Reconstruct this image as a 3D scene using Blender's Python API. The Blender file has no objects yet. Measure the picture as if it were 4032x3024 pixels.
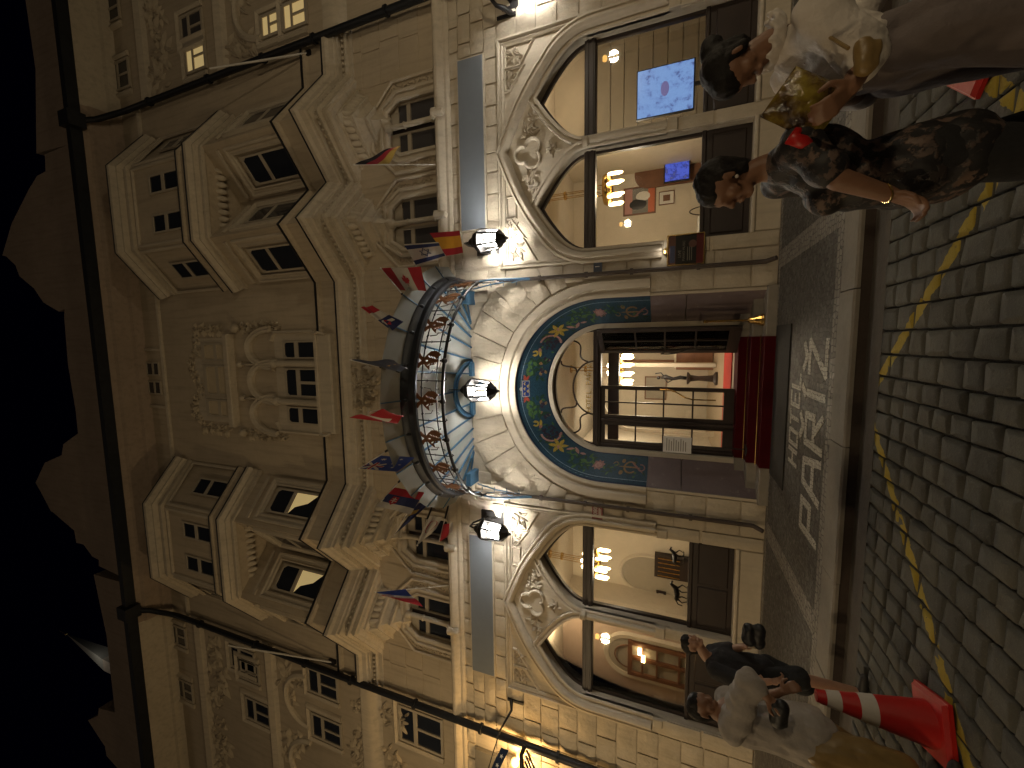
import bpy, bmesh, math, random
from mathutils import Vector, Matrix, noise
from mathutils.geometry import tessellate_polygon
PI = math.pi
rnd = random.Random(7)
SC = bpy.context.scene
COL = SC.collection

# ---------------------------------------------------------------- camera
# photo is 4032x3024 and lies on its side: photo left = up, photo top = right
F_PX, CAM_X, CAM_Y, CAM_Z = 1600.0, 1.06, -8.605, 1.70
YAW, PITCH, ROLL = math.radians(-6.197), math.radians(21.528), math.radians(1.496)
def _basis():
    fw = Vector((math.sin(YAW) * math.cos(PITCH), math.cos(YAW) * math.cos(PITCH), math.sin(PITCH)))
    rt = Vector((math.cos(YAW), -math.sin(YAW), 0))
    up = rt.cross(fw)
    return (rt * math.cos(ROLL) + up * math.sin(ROLL), -rt * math.sin(ROLL) + up * math.cos(ROLL), fw)
B_R, B_U, B_F = _basis()
CAMP = Vector((CAM_X, CAM_Y, CAM_Z))
cam = bpy.data.cameras.new('camera')
cam.sensor_fit = 'HORIZONTAL'; cam.sensor_width = 36.0; cam.lens = 36.0 * F_PX / 4032.0
cam.clip_start = 0.05; cam.clip_end = 2000
cam_o = bpy.data.objects.new('camera', cam); COL.objects.link(cam_o)
M3 = Matrix((-B_U, B_R, -B_F)).transposed()
cam_o.matrix_world = Matrix.Translation(CAMP) @ M3.to_4x4()
SC.camera = cam_o
def ray(x, y): return B_R * (1512 - y) + B_U * (2016 - x) + B_F * F_PX
def pY(x, y, Y):      # pixel -> point on the vertical plane Y
    d = ray(x, y); return CAMP + d * ((Y - CAM_Y) / d.y)
def pZ(x, y, Z):      # pixel -> point on the horizontal plane Z
    d = ray(x, y); return CAMP + d * ((Z - CAM_Z) / d.z)
def to_px(p):
    d = Vector(p) - CAMP; w = d.dot(B_F)
    if w <= 0.05: return None
    return (2016 - d.dot(B_U) / w * F_PX, 1512 - d.dot(B_R) / w * F_PX)

# ---------------------------------------------------------------- world, city-glow fill, exposure
W = bpy.data.worlds.new('World'); SC.world = W; W.use_nodes = True
_nt = W.node_tree; _nt.nodes.clear()
_sky = _nt.nodes.new('ShaderNodeTexSky'); _sky.sky_type = 'NISHITA'; _sky.sun_disc = False
_sky.sun_elevation = math.radians(-4.0); _sky.sun_rotation = math.radians(200); _sky.air_density = 1.0
_sky.dust_density = 0.4; _sky.ozone_density = 6.0
_bg = _nt.nodes.new('ShaderNodeBackground'); _bg.inputs['Strength'].default_value = 0.06
_wo = _nt.nodes.new('ShaderNodeOutputWorld')
_nt.links.new(_sky.outputs[0], _bg.inputs[0]); _nt.links.new(_bg.outputs[0], _wo.inputs[0])
_sun = bpy.data.lights.new('city_glow', 'SUN'); _sun.energy = 0.08; _sun.angle = math.radians(12); _sun.color = (1.0, .76, .50)  # weak warm sun added as fill, standing in for city glow
_so = bpy.data.objects.new('city_glow', _sun); COL.objects.link(_so)
_so.rotation_euler = (math.radians(62), 0, math.radians(-18))
vs = SC.view_settings; vs.view_transform = 'Standard'; vs.look = 'None'; vs.exposure = 0.0; vs.gamma = 1.0
try: vs.use_curve_mapping = False
except Exception: pass
cy = SC.cycles
cy.use_denoising = True; cy.max_bounces = 7; cy.diffuse_bounces = 3; cy.glossy_bounces = 3; cy.transmission_bounces = 6
cy.transparent_max_bounces = 12; cy.sample_clamp_indirect = 3.0; cy.caustics_reflective = False; cy.caustics_refractive = False

# ---------------------------------------------------------------- material helpers
MATS = {}
def nmat(name):
    m = bpy.data.materials.new(name); m.use_nodes = True
    nt = m.node_tree; b = nt.nodes['Principled BSDF']
    MATS[name] = m
    return m, nt, b
def N(nt, t, **kw):
    n = nt.nodes.new(t)
    for k, v in kw.items():
        if k in n.inputs.keys() if hasattr(n.inputs, 'keys') else False: n.inputs[k].default_value = v
        else: setattr(n, k, v)
    return n
def c4(c): return (c[0], c[1], c[2], 1.0)
def coords(nt, kind='Object', scale=1.0):
    tc = nt.nodes.new('ShaderNodeTexCoord')
    mp = nt.nodes.new('ShaderNodeMapping')
    mp.inputs['Scale'].default_value = (scale, scale, scale) if not isinstance(scale, tuple) else scale
    if kind == 'World':
        g = nt.nodes.new('ShaderNodeNewGeometry'); nt.links.new(g.outputs['Position'], mp.inputs[0])
    else:
        nt.links.new(tc.outputs[kind], mp.inputs[0])
    return mp.outputs[0]
def mix(nt, fac, a, b, mode='MIX'):
    n = nt.nodes.new('ShaderNodeMix'); n.data_type = 'RGBA'; n.blend_type = mode
    for s, v in ((0, fac), (6, a), (7, b)):
        if isinstance(v, (int, float)): n.inputs[s].default_value = v
        elif isinstance(v, (tuple, list)): n.inputs[s].default_value = c4(v)
        else: nt.links.new(v, n.inputs[s])
    return n.outputs[2]
def math_n(nt, op, a, b=None, clamp=False):
    n = nt.nodes.new('ShaderNodeMath'); n.operation = op; n.use_clamp = clamp
    for i, v in enumerate((a, b)):
        if v is None: continue
        if isinstance(v, (int, float)): n.inputs[i].default_value = v
        else: nt.links.new(v, n.inputs[i])
    return n.outputs[0]
def noise_n(nt, vec, scale, detail=4, rough=.55):
    n = nt.nodes.new('ShaderNodeTexNoise'); n.inputs['Scale'].default_value = scale
    n.inputs['Detail'].default_value = detail; n.inputs['Roughness'].default_value = rough
    nt.links.new(vec, n.inputs['Vector']); return n.outputs[0]
def ramp(nt, fac, stops, interp='LINEAR'):
    n = nt.nodes.new('ShaderNodeValToRGB'); n.color_ramp.interpolation = interp
    e = n.color_ramp.elements
    while len(e) < len(stops): e.new(.5)
    for i, (p, c) in enumerate(stops):
        e[i].position = p; e[i].color = c4(c) if isinstance(c, (tuple, list)) else (c, c, c, 1)
    nt.links.new(fac, n.inputs[0]); return n.outputs[0]
def bump(nt, b, h, dist=.01, strength=.6):
    n = nt.nodes.new('ShaderNodeBump'); n.inputs['Distance'].default_value = dist; n.inputs['Strength'].default_value = strength
    nt.links.new(h, n.inputs['Height']); nt.links.new(n.outputs[0], b.inputs['Normal'])
def rough_mat(name, c1, c2, rough=.85, scale=3.0, bscale=40, bdist=.006, spot=None, metal=0.0, space='World', streak=False, spec=.5):
    """two-tone weathered surface: large mottling, grime, fine relief"""
    m, nt, b = nmat(name)
    v = coords(nt, space)
    n1 = noise_n(nt, v, scale, 6, .65)
    n1 = ramp(nt, n1, [(.3, 0.0), (.72, 1.0)])
    col = mix(nt, n1, c1, c2)
    n2 = noise_n(nt, v, scale * 7, 3, .6)
    col = mix(nt, math_n(nt, 'MULTIPLY', n2, .35), col, tuple(x * .55 for x in c1))
    if streak:
        v2 = coords(nt, space, (5.0, 5.0, .35))
        s = ramp(nt, noise_n(nt, v2, 1.6, 5, .6), [(.48, 0.0), (.8, 1.0)])
        col = mix(nt, math_n(nt, 'MULTIPLY', s, .45), col, tuple(x * .38 for x in c1))
    if spot:
        s = ramp(nt, noise_n(nt, v, scale * 2.3, 5, .7), [(.6, 0.0), (.7, 1.0)])
        col = mix(nt, s, col, spot)
    nt.links.new(col, b.inputs['Base Color'])
    rr = math_n(nt, 'ADD', math_n(nt, 'MULTIPLY', n2, .25), rough - .12, True)
    nt.links.new(rr, b.inputs['Roughness'])
    b.inputs['Metallic'].default_value = metal
    b.inputs['Specular IOR Level'].default_value = spec
    if bdist: 
        h = math_n(nt, 'ADD', noise_n(nt, v, bscale, 5, .65), math_n(nt, 'MULTIPLY', noise_n(nt, v, bscale * .25, 3), 1.5))
        bump(nt, b, h, bdist)
    return m
def plain(name, c, rough=.5, metal=0.0, spec=.5):
    m, nt, b = nmat(name)
    v = coords(nt, 'Object')
    n = noise_n(nt, v, 9.0, 4, .6)
    col = mix(nt, math_n(nt, 'MULTIPLY', n, .5), c, tuple(x * .6 for x in c))
    nt.links.new(col, b.inputs['Base Color'])
    nt.links.new(math_n(nt, 'ADD', math_n(nt, 'MULTIPLY', n, .2), rough - .1, True), b.inputs['Roughness'])
    b.inputs['Metallic'].default_value = metal; b.inputs['Specular IOR Level'].default_value = spec
    return m
def emit(name, c, s):
    m, nt, b = nmat(name)
    b.inputs['Base Color'].default_value = c4(c); b.inputs['Emission Color'].default_value = c4(c)
    b.inputs['Emission Strength'].default_value = s
    return m
def glass(name, tint=(1, 1, 1), rough=.02, gl=.10, tr=1.0):
    """thin pane: straight-through transmission plus a Fresnel reflection"""
    m, nt, b = nmat(name); nt.nodes.remove(b)
    out = [n for n in nt.nodes if n.type == 'OUTPUT_MATERIAL'][0]
    t = nt.nodes.new('ShaderNodeBsdfTransparent'); t.inputs[0].default_value = c4(tint)
    g = nt.nodes.new('ShaderNodeBsdfGlossy'); g.inputs['Roughness'].default_value = rough
    g.inputs[0].default_value = (.9, .9, .9, 1)
    fr = nt.nodes.new('ShaderNodeFresnel'); fr.inputs[0].default_value = 1.5
    f = math_n(nt, 'ADD', math_n(nt, 'MULTIPLY', fr.outputs[0], 1.0), gl - .04, True)
    mx = nt.nodes.new('ShaderNodeMixShader')
    nt.links.new(f, mx.inputs[0]); nt.links.new(t.outputs[0], mx.inputs[1]); nt.links.new(g.outputs[0], mx.inputs[2])
    nt.links.new(mx.outputs[0], out.inputs[0])
    return m
def milk(name, c, tr=.6):
    """frosted glass: diffuse + translucent"""
    m, nt, b = nmat(name); nt.nodes.remove(b)
    out = [n for n in nt.nodes if n.type == 'OUTPUT_MATERIAL'][0]
    d = nt.nodes.new('ShaderNodeBsdfDiffuse'); t = nt.nodes.new('ShaderNodeBsdfTranslucent')
    v = coords(nt, 'World'); n = noise_n(nt, v, 4.0, 4)
    col = mix(nt, math_n(nt, 'MULTIPLY', n, .4), c, tuple(x * .6 for x in c))
    nt.links.new(col, d.inputs[0]); nt.links.new(col, t.inputs[0])
    tp = nt.nodes.new('ShaderNodeBsdfTransparent')
    mx = nt.nodes.new('ShaderNodeMixShader'); mx.inputs[0].default_value = .45
    nt.links.new(d.outputs[0], mx.inputs[1]); nt.links.new(t.outputs[0], mx.inputs[2])
    m2 = nt.nodes.new('ShaderNodeMixShader'); m2.inputs[0].default_value = 1 - tr
    nt.links.new(mx.outputs[0], m2.inputs[1]); nt.links.new(tp.outputs[0], m2.inputs[2])
    nt.links.new(m2.outputs[0], out.inputs[0])
    return m

# ---------------------------------------------------------------- mesh builder
class MB:
    def __init__(s): s.v = []; s.f = []; s.mi = []; s.cur = 0
    def add(s, vs, fs):
        o = len(s.v); s.v.extend([tuple(p) for p in vs])
        for f in fs: s.f.append(tuple(i + o for i in f)); s.mi.append(s.cur)
        return s
    def box(s, x0, x1, y0, y1, z0, z1):
        return s.add([(x0,y0,z0),(x1,y0,z0),(x1,y1,z0),(x0,y1,z0),(x0,y0,z1),(x1,y0,z1),(x1,y1,z1),(x0,y1,z1)],
                     [(0,3,2,1),(4,5,6,7),(0,1,5,4),(1,2,6,5),(2,3,7,6),(3,0,4,7)])
    def bbox(s, x0, x1, y0, y1, z0, z1, b=.01):   # box with a chamfered front (towards -y)
        b = min(b, (x1-x0)*.45, (z1-z0)*.45)
        return s.add([(x0,y1,z0),(x1,y1,z0),(x1,y1,z1),(x0,y1,z1),(x0,y0+b,z0),(x1,y0+b,z0),(x1,y0+b,z1),(x0,y0+b,z1),
                      (x0+b,y0,z0+b),(x1-b,y0,z0+b),(x1-b,y0,z1-b),(x0+b,y0,z1-b)],
                     [(0,3,2,1),(0,1,5,4),(1,2,6,5),(2,3,7,6),(3,0,4,7),(4,5,9,8),(5,6,10,9),(6,7,11,10),(7,4,8,11),(8,9,10,11)])
    def bar(s, p, q, w, h=None):     # square bar between two points
        p = Vector(p); q = Vector(q); h = h or w; d = (q-p)
        if d.length < 1e-6: return s
        d.normalize(); a = d.orthogonal() if abs(d.z) > .95 else Vector((0,0,1)).cross(d); a.normalize(); b = d.cross(a)
        P = []
        for c in (p, q):
            for i, j in ((-1,-1),(1,-1),(1,1),(-1,1)): P.append(c + a*(i*w/2) + b*(j*h/2))
        return s.add(P, [(0,1,2,3),(7,6,5,4),(0,4,5,1),(1,5,6,2),(2,6,7,3),(3,7,4,0)])
    def tube(s, pts, r, n=8, cap=True, closed=False):
        pts = [Vector(p) for p in pts]; m = len(pts); rs = r if isinstance(r, (list, tuple)) else [r]*m
        P = []; ref = None
        for i, p in enumerate(pts):
            a = pts[(i-1) % m] if (i > 0 or closed) else p; b = pts[(i+1) % m] if (i < m-1 or closed) else p
            d = (b-a)
            if d.length < 1e-9: d = Vector((0,0,1))
            d.normalize()
            if ref is None: ref = d.orthogonal().normalized()
            ref = ref - d*ref.dot(d)
            if ref.length < 1e-6: ref = d.orthogonal()
            ref.normalize(); bt = d.cross(ref)
            for k in range(n):
                t = 2*PI*k/n; P.append(p + ref*(math.cos(t)*rs[i]) + bt*(math.sin(t)*rs[i]))
        Fs = []
        for i in range(m if closed else m-1):
            j = (i+1) % m
            for k in range(n): Fs.append((i*n+k, i*n+(k+1)%n, j*n+(k+1)%n, j*n+k))
        if cap and not closed: Fs.append(tuple(range(n-1,-1,-1))); Fs.append(tuple((m-1)*n+k for k in range(n)))
        return s.add(P, Fs)
    def cyl(s, p, q, r0, r1=None, n=12): return s.tube([p, q], [r0, r0 if r1 is None else r1], n)
    def lathe(s, prof, c=(0,0,0), n=16, axis='Z', a0=0, a1=2*PI):
        c = Vector(c); full = abs(a1-a0-2*PI) < 1e-6; m = n if full else n+1; P = []
        for r, z in prof:
            for k in range(m):
                t = a0+(a1-a0)*k/n; x, y = r*math.cos(t), r*math.sin(t)
                P.append(c + (Vector((x,y,z)) if axis == 'Z' else Vector((x,-z,y)) if axis == 'Y' else Vector((z,x,y))))
        Fs = []
        for i in range(len(prof)-1):
            for k in range(n):
                k2 = (k+1) % m if full else k+1
                Fs.append((i*m+k, i*m+k2, (i+1)*m+k2, (i+1)*m+k))
        if full:
            if prof[0][0] > 1e-5: Fs.append(tuple(range(m-1,-1,-1)))
            if prof[-1][0] > 1e-5: Fs.append(tuple((len(prof)-1)*m+k for k in range(m)))
        return s.add(P, Fs)
    def ball(s, c, r, n=10, m=6, sc=(1,1,1)):
        P = []; Fs = []
        for i in range(m+1):
            t = PI*i/m
            for k in range(n):
                a = 2*PI*k/n; P.append((c[0]+r*sc[0]*math.sin(t)*math.cos(a), c[1]+r*sc[1]*math.sin(t)*math.sin(a), c[2]+r*sc[2]*math.cos(t)))
        for i in range(m):
            for k in range(n): Fs.append((i*n+k, (i+1)*n+k, (i+1)*n+(k+1)%n, i*n+(k+1)%n))
        return s.add(P, Fs)
    def plate(s, loops, y0, y1, plane='XZ'):
        """flat plate with holes, extruded from y0 (front) to y1 (back)"""
        def mk(a, b, d): return (a, d, b) if plane == 'XZ' else (a, b, d)
        L3 = [[Vector((a, b, 0)) for a, b in lp] for lp in loops]
        tris = tessellate_polygon(L3); flat = [p for lp in loops for p in lp]; n = len(flat)
        P = [mk(a, b, y0) for a, b in flat] + [mk(a, b, y1) for a, b in flat]
        Fs = []
        for t in tris:
            a, b, c = [Vector(flat[i]) for i in t]
            ccw = (b-a).cross(c-a) > 0
            t = tuple(t) if ccw else tuple(reversed(t))
            Fs.append(t); Fs.append(tuple(i+n for i in reversed(t)))
        o = 0
        for lp in loops:
            m = len(lp)
            for i in range(m): j = (i+1) % m; Fs.append((o+i, o+i+n, o+j+n, o+j))
            o += m
        return s.add(P, Fs)
    def sweep(s, path, prof, closed=False, y=0.0):
        """moulding: path of (x,z) in the wall plane, profile of (offset to the left of travel, -y projection)"""
        pts = [Vector((a, b)) for a, b in path]; m = len(pts); k = len(prof); P = []
        for i in range(m):
            a = pts[(i-1) % m] if (i > 0 or closed) else pts[i]; b = pts[(i+1) % m] if (i < m-1 or closed) else pts[i]
            d1 = (pts[i]-a); d2 = (b-pts[i])
            if d1.length < 1e-7: d1 = d2
            if d2.length < 1e-7: d2 = d1
            d1 = d1.normalized(); d2 = d2.normalized(); n1 = Vector((-d1.y, d1.x)); n2 = Vector((-d2.y, d2.x))
            nn = n1+n2
            if nn.length < 1e-6: nn = n1
            nn.normalize(); sc = 1/max(.35, nn.dot(n1))
            for o, h in prof: P.append((pts[i].x+nn.x*o*sc, y-h, pts[i].y+nn.y*o*sc))
        Fs = []
        for i in range(m if closed else m-1):
            j = (i+1) % m
            for q in range(k-1): Fs.append((i*k+q, j*k+q, j*k+q+1, i*k+q+1))
        if not closed: Fs.append(tuple(range(k))); Fs.append(tuple((m-1)*k+q for q in range(k-1,-1,-1)))
        return s.add(P, Fs)
    def planprism(s, poly, z0, z1):   # vertical prism over a plan polygon (x,y)
        return s.plate([poly], z0, z1, 'XY')
    def xf(s, M):
        s.v = [tuple(M @ Vector(p)) for p in s.v]; return s
    def build(s, name, mat, parent=None, smooth=False, recalc=True):
        me = bpy.data.meshes.new(name); me.from_pydata(s.v, [], s.f)
        ml = mat if isinstance(mat, (list, tuple)) else [mat]
        for m in ml: me.materials.append(MATS[m] if isinstance(m, str) else m)
        if len(ml) > 1: me.polygons.foreach_set('material_index', s.mi)
        if recalc:
            bm = bmesh.new(); bm.from_mesh(me); bmesh.ops.recalc_face_normals(bm, faces=bm.faces); bm.to_mesh(me); bm.free()
        if smooth: 
            me.polygons.foreach_set('use_smooth', [True]*len(me.polygons))
            if smooth != 'all':
                try: me.set_sharp_from_angle(angle=math.radians(smooth if smooth is not True else 40))
                except Exception: pass
        me.update()
        o = bpy.data.objects.new(name, me); COL.objects.link(o)
        if parent is not None: o.parent = parent
        return o
def obj(name, me, parent=None):
    o = bpy.data.objects.new(name, me); COL.objects.link(o)
    if parent is not None: o.parent = parent
    return o
def tag(o, label=None, cat=None, group=None, kind=None):
    for k, v in (('label', label), ('category', cat), ('group', group), ('kind', kind)):
        if v: o[k] = v
    return o
def thing(name, label, cat, loc=(0,0,0), group=None):
    o = bpy.data.objects.new(name, None); COL.objects.link(o); o.location = loc; o.empty_display_size = .1
    return tag(o, label, cat, group)
def evalmesh(o):
    dg = bpy.context.evaluated_depsgraph_get(); dg.update()
    me = bpy.data.meshes.new_from_object(o.evaluated_get(dg)); return me
def text_mesh(body, size, depth=.004, align='CENTER', bold=0.0):
    cu = bpy.data.curves.new('t', 'FONT'); cu.body = body; cu.size = size; cu.extrude = depth/2; cu.align_x = align; cu.align_y = 'CENTER'
    cu.offset = bold; cu.resolution_u = 3
    o = bpy.data.objects.new('t', cu); COL.objects.link(o); me = evalmesh(o); bpy.data.objects.remove(o); bpy.data.curves.remove(cu)
    return me
def wall_text(body, size, x, y, z, mat, parent, name='lettering', depth=.006, bold=0.0, rx=PI/2, rz=0.0):
    me = text_mesh(body, size, depth, bold=bold); me.materials.clear(); me.materials.append(MATS[mat]); me.name = name
    o = obj(name, me, parent); o.location = (x, y, z); o.rotation_euler = (rx, 0, rz); return o
def lamp(name, loc, power, color, parent=None, r=.06):
    l = bpy.data.lights.new(name, 'POINT'); l.energy = power; l.color = color; l.shadow_soft_size = r
    o = bpy.data.objects.new(name, l); COL.objects.link(o); o.location = loc
    if parent is not None: o.parent = parent
    return o
def copy_tree(o, parent=None):
    c = o.copy(); COL.objects.link(c); c.parent = parent
    for ch in list(o.children): copy_tree(ch, c)
    return c
def arc(cx, cz, rx, rz, a0, a1, n):
    return [(cx+rx*math.cos(math.radians(a0+(a1-a0)*i/n)), cz+rz*math.sin(math.radians(a0+(a1-a0)*i/n))) for i in range(n+1)]
def pointed(xc, hw, zs, za, n=8):
    """four-centred pointed arch from right springing over the apex to the left springing"""
    pts = []
    for i in range(n+1):
        t = i/n; a = t*PI/2
        x = hw*(1 - t**1.0*0 - (1-math.cos(a))*1.0) ; z = math.sin(a)**.85
        # blend of ellipse and straight towards the apex
        zl = (za-zs)*(z*.60 + .40*(1-x/hw)**1.35)
        pts.append((xc+x, zs+zl))
    pts[-1] = (xc, za)
    return pts + [(2*xc-p[0], p[1]) for p in reversed(pts[:-1])]
# ---------------------------------------------------------------- materials
rough_mat('stone', (.60, .53, .42), (.50, .43, .33), .88, 1.3, 28, .010, streak=True)
rough_mat('stone_block', (.60, .53, .42), (.48, .41, .31), .9, 2.2, 14, .022, streak=True)
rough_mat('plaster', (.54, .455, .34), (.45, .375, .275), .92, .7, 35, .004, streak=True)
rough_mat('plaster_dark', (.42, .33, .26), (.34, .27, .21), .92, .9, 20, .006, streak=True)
rough_mat('trim', (.60, .53, .42), (.52, .45, .35), .85, 1.6, 50, .003, streak=True)
rough_mat('carving', (.56, .49, .38), (.44, .37, .28), .88, 5, 22, .02)
rough_mat('granite', (.19, .145, .145), (.135, .10, .10), .55, 2.0, 60, .002, spot=(.30, .25, .24))
rough_mat('step_stone', (.30, .27, .23), (.22, .20, .17), .75, 3, 40, .004)
rough_mat('kerb_stone', (.26, .235, .20), (.20, .18, .15), .8, 2.5, 45, .005)
rough_mat('gutter_stone', (.115, .10, .085), (.085, .075, .065), .85, 2.5, 30, .006)
rough_mat('roof_slate', (.10, .06, .05), (.07, .045, .04), .8, 2, 30, .01)
rough_mat('dark_metal', (.025, .027, .032), (.016, .017, .02), .5, 5, 60, .001, metal=.4)
rough_mat('zinc', (.045, .05, .058), (.03, .033, .04), .42, 4, 40, .002, metal=.6)
rough_mat('canopy_blue', (.06, .16, .28), (.04, .11, .20), .45, 6, 60, .001)
rough_mat('iron_black', (.022, .02, .02), (.014, .013, .013), .5, 8, 80, .001, metal=.3)
rough_mat('bronze_leaf', (.20, .085, .03), (.13, .055, .02), .5, 14, 60, .003, metal=.3)
rough_mat('pipe_brown', (.075, .055, .045), (.05, .037, .03), .6, 6, 60, .001, metal=.2)
rough_mat('wood_dark', (.035, .022, .018), (.022, .014, .012), .45, 5, 50, .002)
rough_mat('wood_brown', (.22, .10, .05), (.14, .06, .03), .5, 4, 30, .003)
rough_mat('frame_white', (.50, .44, .35), (.42, .37, .29), .6, 4, 60, .001)
rough_mat('interior_cream', (.70, .62, .50), (.65, .575, .46), .9, .8, 60, .001)
rough_mat('interior_grey', (.42, .37, .29), (.36, .32, .26), .8, 1.2, 40, .001)
rough_mat('interior_pink', (.62, .48, .38), (.56, .43, .35), .85, 1.0, 60, .001)
rough_mat('interior_floor', (.40, .33, .23), (.32, .26, .18), .45, 2.0, 40, .001)
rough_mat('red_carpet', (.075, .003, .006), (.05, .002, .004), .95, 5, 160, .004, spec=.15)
rough_mat('red_carpet_in', (.55, .035, .02), (.45, .03, .02), .95, 5, 160, .004)
rough_mat('doormat', (.030, .028, .026), (.020, .019, .018), .95, 8, 150, .004)
rough_mat('brass', (.75, .50, .18), (.55, .34, .10), .22, 10, 40, .0, metal=1.0)
rough_mat('gold', (.80, .58, .22), (.62, .42, .14), .3, 10, 40, .0, metal=.8)
rough_mat('curtain', (.62, .52, .36), (.50, .42, .30), .9, 3, 20, .01)
rough_mat('sign_blue', (.21, .235, .27), (.19, .215, .25), .42, .6, 30, .0006)
plain('paper', (.75, .74, .74), .6); plain('white_paint', (.75, .73, .68), .6); plain('black_paint', (.012, .012, .014), .4)
plain('plaque_blue', (.015, .03, .07), .35); plain('plaque_red', (.22, .02, .02), .4)
plain('poster_dark', (.03, .025, .03), .35); plain('poster_red', (.35, .03, .04), .4); plain('poster_blue', (.25, .3, .65), .4)
plain('poster_orange', (.55, .14, .06), .5); plain('poster_pink', (.5, .25, .22), .5); plain('grey_paint', (.2, .19, .17), .5)
plain('green_leaf', (.05, .09, .03), .6); plain('upholstery', (.10, .075, .05), .8)
glass('pane', (.96, .96, .94), .02, .07); glass('pane_dark', (.80, .82, .86), .03, .09); glass('lamp_glass', (1, 1, 1), .02, .05)
milk('canopy_glass', (.72, .73, .68), .90); milk('skirt_glass', (.50, .52, .50), .55)
emit('bulb_white', (1.0, .96, .88), 22.0); emit('bulb_warm', (1.0, .72, .34), 16.0); emit('bulb_amber', (1.0, .55, .12), 6.0)
emit('screen_mark', (.24, .22, .52), .6); emit('globe_amber', (1.0, .62, .10), 2.6)
emit('lit_curtain', (.95, .72, .32), .30)
def screen_mat(name, c1, c2, c3, s):
    m, nt, b = nmat(name); v = coords(nt, 'Object', 1.0)
    n = noise_n(nt, v, 5.0, 6, .7)
    col = ramp(nt, n, [(.36, c3), (.44, c2), (.52, c1), (.66, c1)])
    nt.links.new(col, b.inputs['Emission Color']); b.inputs['Emission Strength'].default_value = s
    b.inputs['Base Color'].default_value = (.02, .02, .03, 1); b.inputs['Roughness'].default_value = .2
screen_mat('reflected_screen', (.28, .48, .95), (.24, .40, .85), (.12, .17, .42), .80)
screen_mat('screen_blue', (.10, .16, .85), (.03, .05, .35), (.20, .22, .35), .75)
# window glass seen at night: dark, glossy
def night_glass(name, c):
    m, nt, b = nmat(name); b.inputs['Base Color'].default_value = c4(c); b.inputs['Roughness'].default_value = .06
    b.inputs['Specular IOR Level'].default_value = .6
    v = coords(nt, 'World'); bump(nt, b, noise_n(nt, v, 1.5, 2), .01, .25)
night_glass('glass_night', (.022, .026, .036)); night_glass('glass_dusk', (.075, .072, .075))
def floor_planks():
    m, nt, b = nmat('planks'); v = coords(nt, 'World')
    s = nt.nodes.new('ShaderNodeSeparateXYZ'); nt.links.new(v, s.inputs[0])
    k = math_n(nt, 'FRACT', math_n(nt, 'MULTIPLY', s.outputs[0], 7.0))
    col = mix(nt, noise_n(nt, v, 3.0, 5), (.42, .33, .22), (.30, .23, .15))
    nt.links.new(col, b.inputs['Base Color']); b.inputs['Roughness'].default_value = .35
floor_planks()
# small mosaic setts of the pavement (each about 5 cm): too small to pick apart, so texture relief
def mosaic(name, c1, c2, joint, scale=19.0, lightmix=0.0):
    m, nt, b = nmat(name); v = coords(nt, 'World')
    nz = nt.nodes.new('ShaderNodeTexNoise'); nz.inputs['Scale'].default_value = 2.0; nt.links.new(v, nz.inputs['Vector'])
    mp = mix(nt, .04, v, nz.outputs[1])
    vo = nt.nodes.new('ShaderNodeTexVoronoi'); vo.feature = 'DISTANCE_TO_EDGE'; vo.inputs['Scale'].default_value = scale; vo.inputs['Randomness'].default_value = .55
    vc = nt.nodes.new('ShaderNodeTexVoronoi'); vc.inputs['Scale'].default_value = scale; vc.inputs['Randomness'].default_value = .55
    nt.links.new(v, vo.inputs['Vector']); nt.links.new(v, vc.inputs['Vector'])
    cell = nt.nodes.new('ShaderNodeSeparateColor'); nt.links.new(vc.outputs['Color'], cell.inputs[0])
    col = mix(nt, cell.outputs[0], c1, c2)
    col = mix(nt, math_n(nt, 'MULTIPLY', noise_n(nt, v, .9, 5), .5), col, tuple(x*.6 for x in c1))
    e = ramp(nt, vo.outputs['Distance'], [(.02, 1.0), (.09, 0.0)])
    col = mix(nt, e, col, joint); nt.links.new(col, b.inputs['Base Color'])
    nt.links.new(math_n(nt, 'ADD', .55, math_n(nt, 'MULTIPLY', cell.outputs[1], .3)), b.inputs['Roughness'])
    h = math_n(nt, 'SUBTRACT', math_n(nt, 'MULTIPLY', cell.outputs[2], .5), math_n(nt, 'MULTIPLY', e, 1.0))
    bump(nt, b, h, .008, .8)
mosaic('pavement_mosaic', (.105, .095, .082), (.072, .066, .058), (.03, .027, .024))
mosaic('letter_mosaic', (.60, .57, .50), (.46, .43, .38), (.06, .055, .048))
mosaic('strip_mosaic', (.27, .245, .21), (.19, .172, .148), (.05, .045, .04), 13.0)
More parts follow.
